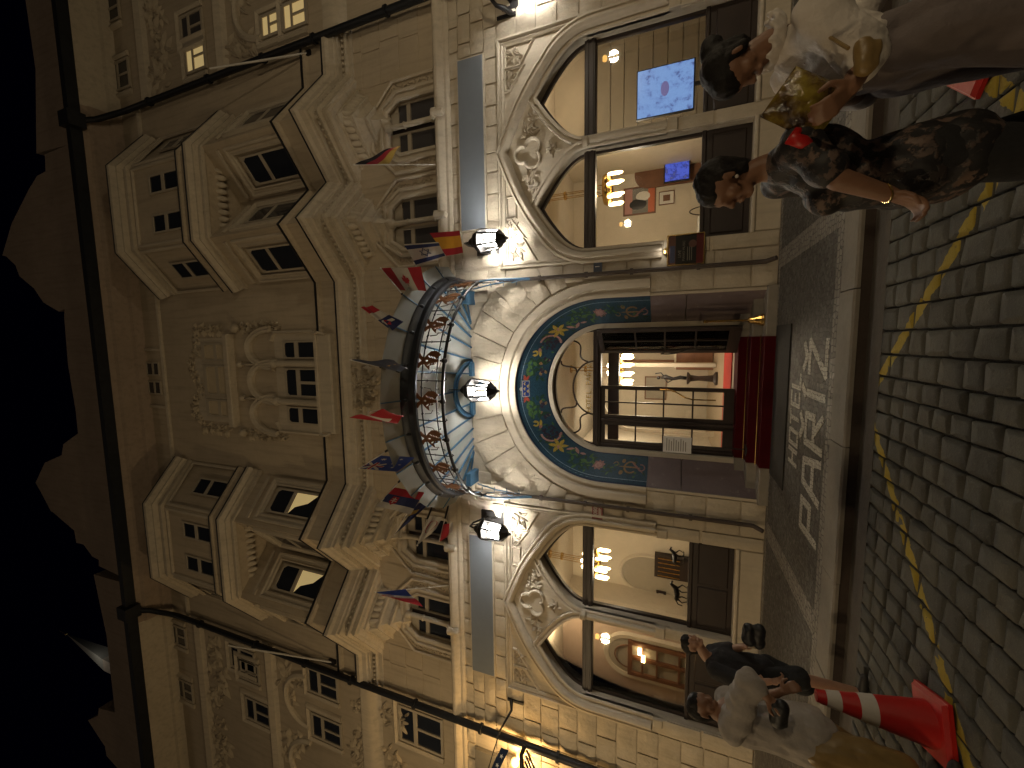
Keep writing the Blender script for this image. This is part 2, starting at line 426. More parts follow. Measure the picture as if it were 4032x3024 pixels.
# granite setts of the carriageway; the yellow paint of the parking line lies on their tops
YL = [((3.05, -6.05), (.43, -3.50)), ((.43, -3.50), (-2.25, -5.85)), ((3.6, -3.95), (2.2, -5.4))]
def cobble_mat():
    m, nt, b = nmat('cobble'); v = coords(nt, 'World')
    oi = nt.nodes.new('ShaderNodeObjectInfo')
    n = noise_n(nt, v, 5.0, 5, .6)
    at = nt.nodes.new('ShaderNodeAttribute'); at.attribute_name = 'tone'
    tone = math_n(nt, 'FRACT', math_n(nt, 'ADD', math_n(nt, 'MULTIPLY', oi.outputs['Random'], 1.0), at.outputs['Fac']))
    col = mix(nt, tone, (.122, .122, .112), (.085, .086, .080))
    col = mix(nt, math_n(nt, 'MULTIPLY', n, .55), col, (.055, .05, .043))
    fine = noise_n(nt, v, 90.0, 3, .7)
    col = mix(nt, math_n(nt, 'MULTIPLY', ramp(nt, fine, [(.55, 0.0), (.7, 1.0)]), .4), col, (.20, .18, .15))
    sep = nt.nodes.new('ShaderNodeSeparateXYZ'); nt.links.new(v, sep.inputs[0]); X, Y, Z = sep.outputs
    wob = math_n(nt, 'MULTIPLY', math_n(nt, 'SUBTRACT', noise_n(nt, v, 11.0, 4, .7), .5), .05)
    dmin = None
    for (ax, ay), (bx, by) in YL:
        dx, dy = bx-ax, by-ay; L = math.hypot(dx, dy); dx /= L; dy /= L
        px = math_n(nt, 'SUBTRACT', X, ax); py = math_n(nt, 'SUBTRACT', Y, ay)
        t = math_n(nt, 'ADD', math_n(nt, 'MULTIPLY', px, dx), math_n(nt, 'MULTIPLY', py, dy))
        t = math_n(nt, 'MAXIMUM', math_n(nt, 'MINIMUM', t, L), 0.0)
        ex = math_n(nt, 'SUBTRACT', px, math_n(nt, 'MULTIPLY', t, dx)); ey = math_n(nt, 'SUBTRACT', py, math_n(nt, 'MULTIPLY', t, dy))
        d = math_n(nt, 'SQRT', math_n(nt, 'ADD', math_n(nt, 'MULTIPLY', ex, ex), math_n(nt, 'MULTIPLY', ey, ey)))
        dmin = d if dmin is None else math_n(nt, 'MINIMUM', dmin, d)
    mask = math_n(nt, 'LESS_THAN', math_n(nt, 'ADD', dmin, wob), .052)
    top = math_n(nt, 'GREATER_THAN', Z, -.135)
    wear = ramp(nt, noise_n(nt, v, 26.0, 4, .7), [(.22, 0.0), (.40, .92)])
    mask = math_n(nt, 'MULTIPLY', math_n(nt, 'MULTIPLY', mask, top), wear)
    col = mix(nt, mask, col, (.36, .27, .035))
    nt.links.new(col, b.inputs['Base Color'])
    nt.links.new(math_n(nt, 'ADD', .62, math_n(nt, 'MULTIPLY', n, .3)), b.inputs['Roughness'])
    b.inputs['Specular IOR Level'].default_value = .25
    bump(nt, b, math_n(nt, 'ADD', noise_n(nt, v, 60, 5, .7), math_n(nt, 'MULTIPLY', noise_n(nt, v, 14, 3), 2.0)), .006, .7)
cobble_mat()
rough_mat('joint_dirt', (.030, .026, .021), (.020, .017, .014), .95, 6, 60, .01)

# ---------------------------------------------------------------- ground
Z_ROAD = -.13
o = MB().plate([[(-60, -60), (60, -60), (60, -3.62), (-60, -3.62)]], Z_ROAD-.024, Z_ROAD-.30, 'XY').build('road', 'joint_dirt')
tag(o, kind='structure'); road = o
def cobble_mesh(i):
    r = random.Random(100+i); b = MB(); hx, hy = .5, .5
    # rounded, uneven sett: 4 rings
    def ring(sx, sy, z, cut):
        pts = []
        for qx, qy in ((1,1),(-1,1),(-1,-1),(1,-1)):
            k = ((hx*sx, hy*sy*(1-cut)), (hx*sx*(1-cut), hy*sy))
            k = k if qx*qy > 0 else k[::-1]
            for a, c in k: pts.append((qx*a+r.uniform(-.02,.02), qy*c+r.uniform(-.02,.02), z+r.uniform(-.008,.008)))
        return pts
    rings = [ring(.97,.97,-.09,.10), ring(.99,.99,-.016,.08), ring(.93,.93,-.002,.12), ring(.5,.5,.002,.25)]
    P = [p for rg in rings for p in rg]; Fs = []
    for q in range(3):
        for k in range(8): Fs.append((q*8+k, q*8+(k+1)%8, (q+1)*8+(k+1)%8, (q+1)*8+k))
    Fs.append(tuple(range(24, 32)))
    b.add(P, Fs); ob = b.build('cobble', 'cobble', smooth='all'); me = ob.data; bpy.data.objects.remove(ob); return me
CM = [cobble_mesh(i) for i in range(7)]
cells = []
x = -7.0
while x < 9.0:
    w = rnd.uniform(.165, .215); y = -3.72 + rnd.uniform(0, .02)
    while y > -8.6:
        l = rnd.uniform(.19, .31); cells.append((x+w/2, y-l/2, w-.013, l-.014)); y -= l
    x += w
def vis(c):
    q = to_px((c[0], c[1], Z_ROAD)); return q is not None and -60 < q[0] < 4090 and -120 < q[1] < 3140
near = sorted([c for c in cells if vis(c)], key=lambda c: (Vector((c[0], c[1], Z_ROAD))-CAMP).length)
parts = set(near[:300])
def ctr(c, r):
    return (c[0], c[1], Z_ROAD + r.uniform(-.004, .005)), (r.uniform(-.012, .012), r.uniform(-.012, .012), r.uniform(-.04, .04))
stuff_v, stuff_f, tones = [], [], []
for c in cells:
    l, e = ctr(c, rnd); me = rnd.choice(CM)
    if c in parts:
        ob = obj('cobble', me, road); ob.location = l; ob.rotation_euler = e; ob.scale = (c[2], c[3], 1)
    else:
        M = Matrix.Translation(l) @ Matrix.Rotation(e[2], 4, 'Z') @ Matrix.Diagonal((c[2], c[3], 1, 1)); off = len(stuff_v); tn = rnd.random()
        stuff_v += [tuple(M @ v.co) for v in me.vertices]; stuff_f += [tuple(i+off for i in p.vertices) for p in me.polygons]; tones += [tn]*len(me.vertices)
me = bpy.data.meshes.new('cobble_field'); me.from_pydata(stuff_v, [], stuff_f); me.materials.append(MATS['cobble'])
me.polygons.foreach_set('use_smooth', [True]*len(me.polygons))
a = me.attributes.new('tone', 'FLOAT', 'POINT'); a.data.foreach_set('value', tones)
o = obj('cobble_field', me, road); tag(o, kind='stuff')
# gutter band between setts and kerb
o = MB().box(-30, 30, -3.715, -3.405, Z_ROAD-.2, Z_ROAD-.006).build('gutter', 'gutter_stone'); tag(o, kind='structure')
# kerb stones
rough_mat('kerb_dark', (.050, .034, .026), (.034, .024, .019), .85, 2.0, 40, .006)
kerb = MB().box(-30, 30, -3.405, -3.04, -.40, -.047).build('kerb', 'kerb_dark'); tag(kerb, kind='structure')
x = -12.0
while x < 14:
    L = rnd.uniform(1.0, 1.75); dy = rnd.uniform(-.008, .008); dz = rnd.uniform(-.006, .004)
    b = MB(); y0, y1 = -3.42+dy, -3.03; z0, z1 = -.046, .006+dz; c = .018
    prof = [(y1, z0), (y1, z1), (y0+c, z1), (y0, z1-c), (y0+.004, z0)]
    xs = [x+.006, x+L*.3, x+L*.62, x+L-.006]; P = []
    for k, xx in enumerate(xs):
        j = rnd.uniform(-.004, .004)
        P += [(xx, yy+(j if yy < -3.2 else 0), zz+(j*.6 if zz > -.03 else 0)) for yy, zz in prof]
    n = 5; Fs = [tuple(range(n)), tuple(3*n+q for q in range(n-1,-1,-1))]
    for k in range(3):
        for q in range(n): Fs.append((k*n+q, (k+1)*n+q, (k+1)*n+(q+1)%n, k*n+(q+1)%n))
    b.add(P, Fs).build('kerb_stone', 'kerb_stone', kerb); x += L
# pavement
side = MB().box(-60, 60, -3.04, .6, -.35, 0).build('sidewalk', 'pavement_mosaic'); tag(side, kind='structure')
def strip(name, x0, x1, y0, y1, mat, z=.004):
    return MB().box(x0, x1, y0, y1, -.01, z).build(name, mat, side)
for xx in (-2.45, 2.45, 7.6, -7.6): strip('mosaic_strip', xx-.15, xx+.15, -2.86, -.16, 'strip_mosaic')
strip('mosaic_border', -30, 30, -3.03, -2.86, 'strip_mosaic', .0045); strip('mosaic_border', -30, 30, -.16, .02, 'strip_mosaic', .0045)
# the hotel's name set in pale setts, to be read from the street
def letters(items, y_top, y_bot, sw):
    for x0, x1, strokes in items:
        b = MB(); H = y_top-y_bot; Wd = x1-x0
        for (u0, v0, u1, v1) in strokes:
            p = Vector((x0+u0*Wd, y_bot+v0*H)); q = Vector((x0+u1*Wd, y_bot+v1*H)); d = (q-p).normalized(); n = Vector((-d.y, d.x))*sw/2; d = d*sw*.35
            p = p-d; q = q+d
            z = .004+.0006*len(b.v)/8
            P = [(p+n), (p-n), (q-n), (q+n)]
            b.add([(t.x, t.y, z) for t in P]+[(t.x, t.y, -.01) for t in P], [(0,1,2,3),(7,6,5,4),(0,4,5,1),(1,5,6,2),(2,6,7,3),(3,7,4,0)])
        b.build('mosaic_letter', 'letter_mosaic', side)
S = {'H': [(0,0,0,1),(1,0,1,1),(0,.5,1,.5)], 'O': [(0,0,0,1),(1,0,1,1),(0,0,1,0),(0,1,1,1)], 'T': [(.5,0,.5,1),(0,1,1,1)],
     'E': [(0,0,0,1),(0,0,1,0),(0,.5,.8,.5),(0,1,1,1)], 'L': [(0,0,0,1),(0,0,1,0)],
     'P': [(0,0,0,1),(0,1,1,1),(1,1,1,.45),(0,.45,1,.45)], 'A': [(-.1,0,.15,1),(1.1,0,.85,1),(.15,1,.85,1),(.04,.42,.96,.42)],
     'R': [(0,0,0,1),(0,1,1,1),(1,1,1,.48),(0,.48,1,.48),(.45,.48,1.1,0),(.1,1.36,.5,1.16),(.5,1.16,.9,1.36)],
     'I': [(.5,0,.5,1),(.3,1.14,.85,1.36)], 'Z': [(0,1,1,1),(1,1,0,0),(0,0,1,0),(.1,1.36,.5,1.16),(.5,1.16,.9,1.36)]}
xs = [-.78, -.49, -.20, .09, .36]
letters([(x0, x0+.19, S[ch]) for x0, ch in zip(xs, 'HOTEL')], -1.33, -1.74, .062)
xs = [(-1.50, -1.13), (-.93, -.52), (-.32, .05), (.25, .43), (.62, 1.03)]
letters([(a, b, S[ch]) for (a, b), ch in zip(xs, 'PARIZ')], -2.10, -2.74, .105)
# ---------------------------------------------------------------- hotel, ground floor
hotel = thing('hotel_building', 'cream stone hotel with a mosaic entrance arch, pointed café windows and zigzag oriels', 'building')
HX = 8.72
ARCH_O = [(-1.95, 0)] + [(-1.95, 2.15)] + arc(0, 3.08, 1.95, 1.95, 180, 0, 40) + [(1.95, 2.15), (1.95, 0)]
LIGHTS = [(-6.12, .94), (-3.96, .98), (3.96, .98), (6.12, .94)]
def light_loop(xc, hw, zb=.42, zs=3.40, za=4.47, g=0.0):
    return [(xc-hw-g, zb-g), (xc+hw+g, zb-g)] + pointed(xc, hw+g, zs, za+g*1.15, 12)
outer = [(-HX, 0)] + ARCH_O + [(HX, 0), (HX, 6.62), (-HX, 6.62)]
gwall = MB().plate([outer] + [light_loop(*l)[::-1] for l in LIGHTS], 0, .36).build('ground_wall', 'stone', hotel)
def stone(c, depth, name='stone_block', parent=None, mat='stone_block', nx=4, nz=3, seed=None, gap=.012, rough=1.0):
    """rock-faced block: c = 4 corners (x,z) counter-clockwise"""
    r = random.Random(seed if seed is not None else rnd.random())
    c = [Vector(p) for p in c]; m = sum(c, Vector((0, 0)))/4
    c = [p + (m-p).normalized()*(gap*1.3+.013) for p in c]
    P = []
    off = Vector((r.uniform(0, 50), r.uniform(0, 50), 0))
    for j in range(nz+1):
        for i in range(nx+1):
            u, v = i/nx, j/nz; p = c[0]*(1-u)*(1-v)+c[1]*u*(1-v)+c[2]*u*v+c[3]*(1-u)*v
            e = i in (0, nx) or j in (0, nz)
            if not e:
                p = p + Vector((r.uniform(-.02, .02), r.uniform(-.015, .015)))
                h = depth*(1.05+rough*1.0*(noise.noise(Vector((p.x*3, p.y*3, 0))+off)))
            else:
                h = depth*(.55+.15*r.random())
            P.append((p.x, -h, p.y))
    n0 = len(P); ring = [i for i in range(nx+1)] + [(nx+1)*j+nx for j in range(1, nz+1)] + [(nx+1)*nz+i for i in range(nx-1, -1, -1)] + [(nx+1)*j for j in range(nz-1, 0, -1)]
    P += [(P[i][0], .01, P[i][2]) for i in ring]
    Fs = [(j*(nx+1)+i, j*(nx+1)+i+1, (j+1)*(nx+1)+i+1, (j+1)*(nx+1)+i) for j in range(nz) for i in range(nx)]
    k = len(ring)
    for i in range(k): Fs.append((ring[i], n0+i, n0+(i+1) % k, ring[(i+1) % k]))
    return MB().add(P, Fs).build(name, mat, parent, smooth=28)
def rect(x0, x1, z0, z1): return [(x0, z0), (x1, z0), (x1, z1), (x0, z1)]
def courses(x0, x1, z0, z1, h, wl, depth=.055, parent=gwall, skip=None, mat='stone_block'):
    n = max(1, round((z1-z0)/h)); h = (z1-z0)/n
    for j in range(n):
        x = x0; k = 0
        while x < x1-.02:
            w = rnd.uniform(*wl); w = w*(.6 if (k == 0 and j % 2) else 1); k += 1
            if x1-(x+w) < .22: w = x1-x
            a, b = z0+j*h, z0+(j+1)*h
            if not (skip and skip(x, x+w, a, b)): stone(rect(x, x+w, a, b), depth, parent=parent, mat=mat, gap=.01)
            x += w
for s in (-1, 1):
    # piers beside the entrance, with big smooth plinth blocks
    for z0, z1 in ((0, .42), (.42, 1.02), (1.02, 1.60), (1.60, 2.15)):
        a, b = sorted((s*2.0, s*2.72)); stone(rect(a, b, z0, z1), .05, parent=gwall, gap=.01, rough=.25)
    for q, (z0, z1) in enumerate(((2.15, 2.60), (2.60, 3.02), (3.02, 3.46), (3.46, 3.90), (3.90, 4.34), (4.34, 4.78), (4.78, 5.2))):
        xin = 2.36 if z1 < 3.3 else max(1.0, math.sqrt(max(.1, 2.33**2-(z0-3.08)**2)))
        xs = [xin, 2.72] if z1 < 3.6 else [xin, 2.45, 2.72] if z1 < 4.1 else [xin+.0, 2.3 if q % 2 else 2.45, 2.72]
        for a, b in zip(xs, xs[1:]):
            if b-a > .1:
                a2, b2 = sorted((s*a, s*b)); stone(rect(a2, b2, z0, z1), .055, parent=gwall, gap=.010)
    # outer piers
    a, b = sorted((s*7.42, s*HX)); courses(a, b, .0, 5.36, .43, (.55, .8), .05)
    # bands above and below the sign board
    a, b = sorted((s*2.75, s*HX)); courses(a, b, 5.36, 5.66, .30, (.38, .62), .045); courses(a, b, 6.28, 6.55, .27, (.38, .62), .045)
    a, b = sorted((s*7.3, s*HX)); courses(a, b, 5.66, 6.28, .31, (.45, .7), .05)
    # plinth of the café windows
    for xc, hw in LIGHTS:
        if xc*s > 0:
            MB().bbox(xc-hw+.01, xc+hw-.01, -.03, .3, 0, .40, .02).build('plinth_block', 'trim', gwall)
            MB().bbox(xc-hw-.02, xc+hw+.02, -.07, .34, .40, .47, .02).build('window_sill', 'trim', gwall)
    a, b = sorted((s*4.94, s*5.18)); stone(rect(a, b, 0, 1.1), .05, parent=gwall, rough=.2); stone(rect(a, b, 1.1, 1.9), .05, parent=gwall, rough=.2)
    a, b = sorted((s*7.06, s*7.42)); stone(rect(a, b, 0, .95), .06, parent=gwall, rough=.2); stone(rect(a, b, .95, 1.8), .06, parent=gwall, rough=.2)
    a, b = sorted((s*2.72, s*2.98)); stone(rect(a, b, 0, 1.1), .06, parent=gwall, rough=.2); stone(rect(a, b, 1.1, 1.95), .06, parent=gwall, rough=.2)
# voussoirs over the entrance
NV = 15
for k in range(NV):
    a0 = math.radians(18+144*k/NV); a1 = math.radians(18+144*(k+1)/NV)
    def top(a):
        c, s_ = math.cos(a), math.sin(a); t = min((6.10-3.08)/max(s_, .01), 2.72/max(abs(c), .01)); t = min(t, 3.32)
        return (t*c, 3.08+t*s_)
    r = 2.33
    q0 = (r*math.cos(a0), 3.08+r*math.sin(a0)); q1 = (r*math.cos(a1), 3.08+r*math.sin(a1))
    stone([q1, q0, top(a0), top(a1)], .075 if k % 2 else .06, 'voussoir', gwall, nx=4, nz=5, gap=.010)
for s in (-1, 1):
    a, b = sorted((s*2.72, s*2.0)); courses(a, b, 5.2, 6.1, .45, (.36, .5), .05, skip=lambda x0, x1, z0, z1: math.hypot(min(abs(x0), abs(x1)), (z0+z1)/2-3.08) < 3.25)
    a, b = sorted((s*2.75, s*2.15)); courses(a, b, 6.1, 6.5, .4, (.4, .6), .045)
# entrance frame moulding
PATH_O = [p for p in ARCH_O if p[1] >= 2.14]
MB().sweep(PATH_O, [(0, -.05), (0, .05), (.03, .065), (.07, .065), (.09, .02), (.15, .02), (.18, .075), (.27, .095), (.33, .09), (.36, .0)]).build('arch_moulding', 'trim', hotel, smooth=30)
MB().sweep([(-1.95, 2.15), (-1.95, 0)][::-1], [(0, -.02), (0, .03), (.05, .03), (.05, 0)]).build('jamb_moulding', 'trim', hotel)
MB().sweep([(1.95, 2.15), (1.95, 0)], [(0, -.02), (0, .03), (.05, .03), (.05, 0)]).build('jamb_moulding', 'trim', hotel)
# mosaic splay between wall face and door frame
HWI, ZSI, RI, YD = 1.46, 3.14, 1.30, .62
NP = 60
def path_pts(hw, zs, rz, n=NP):
    st = zs-2.15; la = PI*(hw+rz)/2; L = 2*st+la; out = []
    for i in range(n+1):
        d = L*i/n
        if d < st: out.append((-hw, 2.15+d))
        elif d > L-st: out.append((hw, 2.15+(L-d)))
        else:
            a = PI*(1-(d-st)/la); out.append((hw*math.cos(a), zs+rz*math.sin(a)))
    return out
PO, PIN = path_pts(1.95, 3.08, 1.95), path_pts(HWI, ZSI, RI)
def splay(s, t, off=0.0):
    f = max(0, min(.99999, s))*NP; i = int(f); f -= i
    o_ = Vector(PO[i]).lerp(Vector(PO[i+1]), f); n_ = Vector(PIN[i]).lerp(Vector(PIN[i+1]), f)
    p = o_.lerp(n_, t); y = YD*(t**.8)
    d = Vector((0, 3.0))-p; d.normalize()
    return Vector((p.x+d.x*off*.6, y-off*.75, p.y+d.y*off*.6))
def tess_mat(name, c, k=.5):
    m, nt, b = nmat(name); v = coords(nt, 'World')
    vo = nt.nodes.new('ShaderNodeTexVoronoi'); vo.inputs['Scale'].default_value = 75.0; nt.links.new(v, vo.inputs['Vector'])
    sc = nt.nodes.new('ShaderNodeSeparateColor'); nt.links.new(vo.outputs['Color'], sc.inputs[0])
    col = mix(nt, sc.outputs[0], c, tuple(x*k for x in c)); n = noise_n(nt, v, 6.0, 4)
    col = mix(nt, math_n(nt, 'MULTIPLY', n, .45), col, tuple(x*.35 for x in c))
    nt.links.new(col, b.inputs['Base Color']); b.inputs['Roughness'].default_value = .38
    bump(nt, b, vo.outputs['Distance'], .002, .5)
for nm, c in dict(m_blue=(.030, .085, .135), m_navy=(.015, .03, .085), m_pale=(.35, .45, .55), m_green=(.10, .20, .07), m_dgreen=(.035, .085, .05), m_yellow=(.55, .40, .07), m_pink=(.55, .30, .27), m_rose=(.40, .20, .18), m_tan=(.36, .22, .10), m_violet=(.06, .04, .07), m_red=(.45, .08, .05), m_royal=(.02, .06, .30), m_white=(.65, .60, .48), m_gold=(.60, .45, .15)).items(): tess_mat(nm, c)
b = MB()
NT = 8
P = [splay(i/NP, j/NT) for i in range(NP+1) for j in range(NT+1)]
b.add(P, [(i*(NT+1)+j, i*(NT+1)+j+1, (i+1)*(NT+1)+j+1, (i+1)*(NT+1)+j) for i in range(NP) for j in range(NT)])
mos = b.build('mosaic_panel', 'm_blue', hotel, smooth=30, recalc=False)
def on_splay(name, polys, mat, off=.004):
    """flat mosaic motif: polygons given in (s metres along, t metres across)"""
    LS = 8.3; LT = .80; bb = MB()
    pl2 = []
    for poly in polys:
        w_ = max(p[0] for p in poly)-min(p[0] for p in poly)
        if len(poly) == 4 and w_ > .2:
            a0 = min(p[0] for p in poly); c0 = min(p[1] for p in poly); c1 = max(p[1] for p in poly)
            pl2 += [[(a0+w_*i/10, c0), (a0+w_*(i+1)/10, c0), (a0+w_*(i+1)/10, c1), (a0+w_*i/10, c1)] for i in range(10)]
        else: pl2.append(poly)
    for poly in pl2:
        tr = tessellate_polygon([[Vector((a, c, 0)) for a, c in poly]])
        bb.add([splay(a/LS, c/LT, off) for a, c in poly], [tuple(t) for t in tr])
    ob = bb.build(name, mat, hotel, recalc=False); return ob
LS, LT = 8.3, .80
def band(t0, t1, n=120): return [[(LS*i/n, t0), (LS*(i+1)/n, t0), (LS*(i+1)/n, t1), (LS*i/n, t1)] for i in range(n)]
on_splay('mosaic_border', band(.00, .035), 'm_navy'); on_splay('mosaic_border', band(.045, .060), 'm_pale'); on_splay('mosaic_border', band(.105, .118), 'm_pale')
on_splay('mosaic_border', band(.76, .79), 'm_navy')
def el(cx, cy, rx, ry, rot=0, n=10):
    return [(cx+rx*math.cos(a)*math.cos(rot)-ry*math.sin(a)*math.sin(rot), cy+rx*math.cos(a)*math.sin(rot)+ry*math.sin(a)*math.cos(rot)) for a in [2*PI*i/n for i in range(n)]]
tag(on_splay('mosaic_dots', [el(LS*(i+.5)/74, .082, .011, .011, 0, 6) for i in range(74)], 'm_navy', .005), kind='stuff')
def leaf(cx, cy, L, w, rot, n=6):
    pts = [(L*i/n, w*math.sin(PI*i/n)**.8) for i in range(n+1)] + [(L*i/n, -w*.7*math.sin(PI*i/n)) for i in range(n-1, 0, -1)]
    return [(cx+a*math.cos(rot)-c*math.sin(rot), cy+a*math.sin(rot)+c*math.cos(rot)) for a, c in pts]
def ring(cx, cy, r, w, a0, a1, n=10):
    A = [a0+(a1-a0)*i/n for i in range(n+1)]
    return [(cx+r*math.cos(a), cy+r*math.sin(a)) for a in A]+[(cx+(r-w)*math.cos(a), cy+(r-w)*math.sin(a)) for a in reversed(A)]
rm = random.Random(5)
G = dict(m_green=[], m_dgreen=[], m_yellow=[], m_pink=[], m_rose=[], m_tan=[], m_violet=[], m_red=[], m_royal=[], m_white=[], m_gold=[])
for side_ in (0, 1):
    def S_(s): return s if side_ == 0 else LS-s
    def put(k, poly): G[k].append([(S_(a), c) for a, c in poly])
    # anchor and ribbon near the foot
    put('m_tan', ring(.42, .44, .17, .045, -2.4, 2.4, 14)); put('m_tan', leaf(.12, .44, .62, .028, 0)); put('m_tan', el(.62, .60, .05, .06)); put('m_tan', el(.62, .28, .05, .06))
    put('m_rose', leaf(.10, .30, .46, .03, .75)); put('m_rose', ring(.16, .45, .10, .03, 1.2, 5.5)); put('m_tan', ring(.80, .5, .07, .025, 0, 5))
    # thistle rose
    for k in range(9): put('m_rose', leaf(1.22+.02*math.cos(k*.7), .42, .15, .05, k*.7))
    put('m_pink', el(1.22, .42, .09, .085)); put('m_rose', ring(1.22, .42, .06, .02, .5, 6))
    # acanthus scrolls
    for k, (cx, cy, r) in enumerate(((.95, .32, .09), (1.52, .50, .12), (1.78, .33, .13), (2.02, .52, .10), (1.50, .27, .08))):
        put('m_green' if k % 2 else 'm_dgreen', ring(cx, cy, r, r*.42, k, k+4.8, 12))
        for q in range(6): put('m_dgreen' if q % 2 else 'm_green', leaf(cx+r*.8*math.cos(k+q), cy+r*.8*math.sin(k+q), r*1.2, r*.32, k+q*1.1+.8))
    put('m_pink', leaf(1.88, .55, .26, .05, .5)); put('m_pink', leaf(2.08, .64, .22, .045, -.9)); put('m_pink', leaf(1.70, .62, .18, .04, -.2))
    # lily
    for k in range(6): put('m_yellow', leaf(2.42, .42, .24, .055, k*1.05+.2))
    put('m_pink', el(2.38, .40, .06, .06))
    for k in range(7): put('m_dgreen', leaf(2.30+.08*k, .28+.05*(k % 3), .14, .05, k*1.3))
    # grapes and ribbon
    for k in range(26): put('m_violet', el(2.86+rm.uniform(-.16, .16), .48+rm.uniform(-.17, .17), .034, .034, 0, 7))
    put('m_pink', ring(2.84, .50, .27, .05, 2.0, 5.0, 14)); put('m_rose', leaf(3.05, .30, .18, .05, .6)); put('m_rose', leaf(2.66, .60, .15, .05, 1.2))
    # yellow curl, green garland, red tulip by the crown
    put('m_yellow', ring(3.22, .27, .085, .045, 0, 4.4)); put('m_yellow', leaf(3.12, .36, .18, .04, .4)); put('m_yellow', leaf(3.28, .22, .14, .03, 1.8))
    for k in range(10): put('m_green' if k % 3 else 'm_dgreen', leaf(3.36+.045*k, .20+.05*(k % 4), .16, .05, .6*(-1)**k+.3))
    for k in range(9): put('m_dgreen', leaf(3.30+.07*k, .42+.07*(k % 3), .17, .05, k*.9)); 
    for k in range(8): put('m_tan' if k % 2 else 'm_violet', leaf(3.25+.08*k, .56+.04*(k % 3), .13, .045, k*1.4))
    put('m_red', ring(3.87, .22, .07, .03, -1.4, 1.7)); put('m_red', leaf(3.80, .15, .16, .035, .5)); put('m_red', leaf(3.80, .29, .16, .035, -.5))
for k in range(120):
    s_ = rm.uniform(.05, LS-.05)
    if abs(s_-4.15) > .28: G['m_dgreen' if k % 3 else 'm_green'].append(leaf(s_, rm.uniform(.2, .68), rm.uniform(.07, .15), rm.uniform(.02, .04), rm.uniform(0, 6.3)))
# crown: blue shield with gold lilies
G['m_white'].append([(4.15-.205, .135), (4.15+.205, .135), (4.15+.205, .31), (4.15-.205, .31)])
G['m_white'].append(el(4.15, .125, .05, .05))
for k in G:
    if k == 'm_violet': tag(on_splay('mosaic_grapes', G[k], k, .0055), kind='stuff'); continue
    for pl in G[k]: on_splay('mosaic_motif', [pl], k, .0055 if k not in ('m_dgreen', 'm_tan', 'm_rose') else .0045)
on_splay('mosaic_shield', [[(4.15-.19, .15), (4.15+.19, .15), (4.15+.19, .30), (4.15-.19, .30)]], 'm_royal', .007)
for cx, cy in ((4.02, .185), (4.15, .185), (4.28, .185), (4.085, .262), (4.215, .262)): on_splay('mosaic_lily', [leaf(cx, cy+.03, .05, .022, -PI/2), leaf(cx-.004, cy+.004, .05, .018, .4), leaf(cx+.004, cy+.004, .05, .018, PI-.4)], 'm_gold', .0085)
# granite splays
for s in (-1, 1):
    for z0, z1 in ((.0, 1.48), (1.49, 2.15)):
        poly = [(s*1.95, .004), (s*2.2, .2), (s*2.2, .9), (s*1.46, .9), (s*1.46, .62)]
        MB().planprism(poly, z0, z1-.004).build('granite_panel', 'granite', hotel)
# inner frame (pale) and reveal
PI_ = path_pts(HWI, ZSI, RI)
inner = [(-HWI, 0)] + PI_ + [(HWI, 0)]
def inset(hw, zs, rz): return [(-hw, .0)] + path_pts(hw, zs, rz) + [(hw, .0)]
o = MB().plate([inner + inset(1.36, ZSI, 1.20)[::-1]], YD-.01, YD+.25).build('arch_frame', 'trim', hotel, smooth=30)
MB().plate([[(-2.4, 0)] + inset(1.458, ZSI, 1.298) + [(2.4, 0), (2.4, 5.3), (-2.4, 5.3)]], YD+.02, YD+.3).build('porch_wall', 'interior_cream', hotel)
# ---------------------------------------------------------------- steps, carpet, mat
steps = thing('entrance_steps', 'three pale granite steps leading up to the hotel door', 'steps', (0, .3, 0))
ST = [(-.13, .165, 2.02), (.18, .33, 1.86), (.49, .495, 1.60)]
for i, (y, z, hw) in enumerate(ST):
    y1 = ST[i+1][0]+.05 if i < 2 else .95
    hw2 = hw
    o = MB().bbox(-hw, hw, y-.3, y1-.3, 0 if i == 0 else ST[i-1][1]-.05, z, .012).build('step', 'step_stone', steps)
rc = thing('red_carpet', 'dark red carpet runner laid over the entrance steps with brass rods', 'carpet', (0, 0, 0))
b = MB(); t = .012; prof = []
for i, (y, z, hw) in enumerate(ST):
    z0 = 0 if i == 0 else ST[i-1][1]
    prof += [(y-t, z0+(t if i else .002)), (y-t, z+t)]
prof.append((1.0, ST[2][1]+t))
P = [(x, y, z) for x in (-1.30, 1.12) for y, z in prof]; n = len(prof)
back = [(y+t+.002, z-t-.001) for y, z in prof]
P += [(x, y, z) for x in (-1.30, 1.12) for y, z in back]
Fs = []
for q in range(n-1): Fs += [(q, q+1, n+q+1, n+q), (2*n+q, 3*n+q, 3*n+q+1, 2*n+q+1)]
for q in range(n-1): Fs += [(q, 2*n+q, 2*n+q+1, q+1), (n+q, n+q+1, 3*n+q+1, 3*n+q)]
b.add(P, Fs).build('runner', 'red_carpet', rc)
for i in (1, 2): MB().cyl((-1.32, ST[i][0]-t-.012, ST[i-1][1]+t+.014), (1.14, ST[i][0]-t-.012, ST[i-1][1]+t+.014), .007, n=8).build('carpet_rod', 'brass', rc)
b = MB().box(-1.36, 1.30, -1.13, -.20, .004, .02)
o = b.build('doormat', 'doormat'); tag(o, 'dark grey rectangular mat on the pavement before the steps', 'doormat')
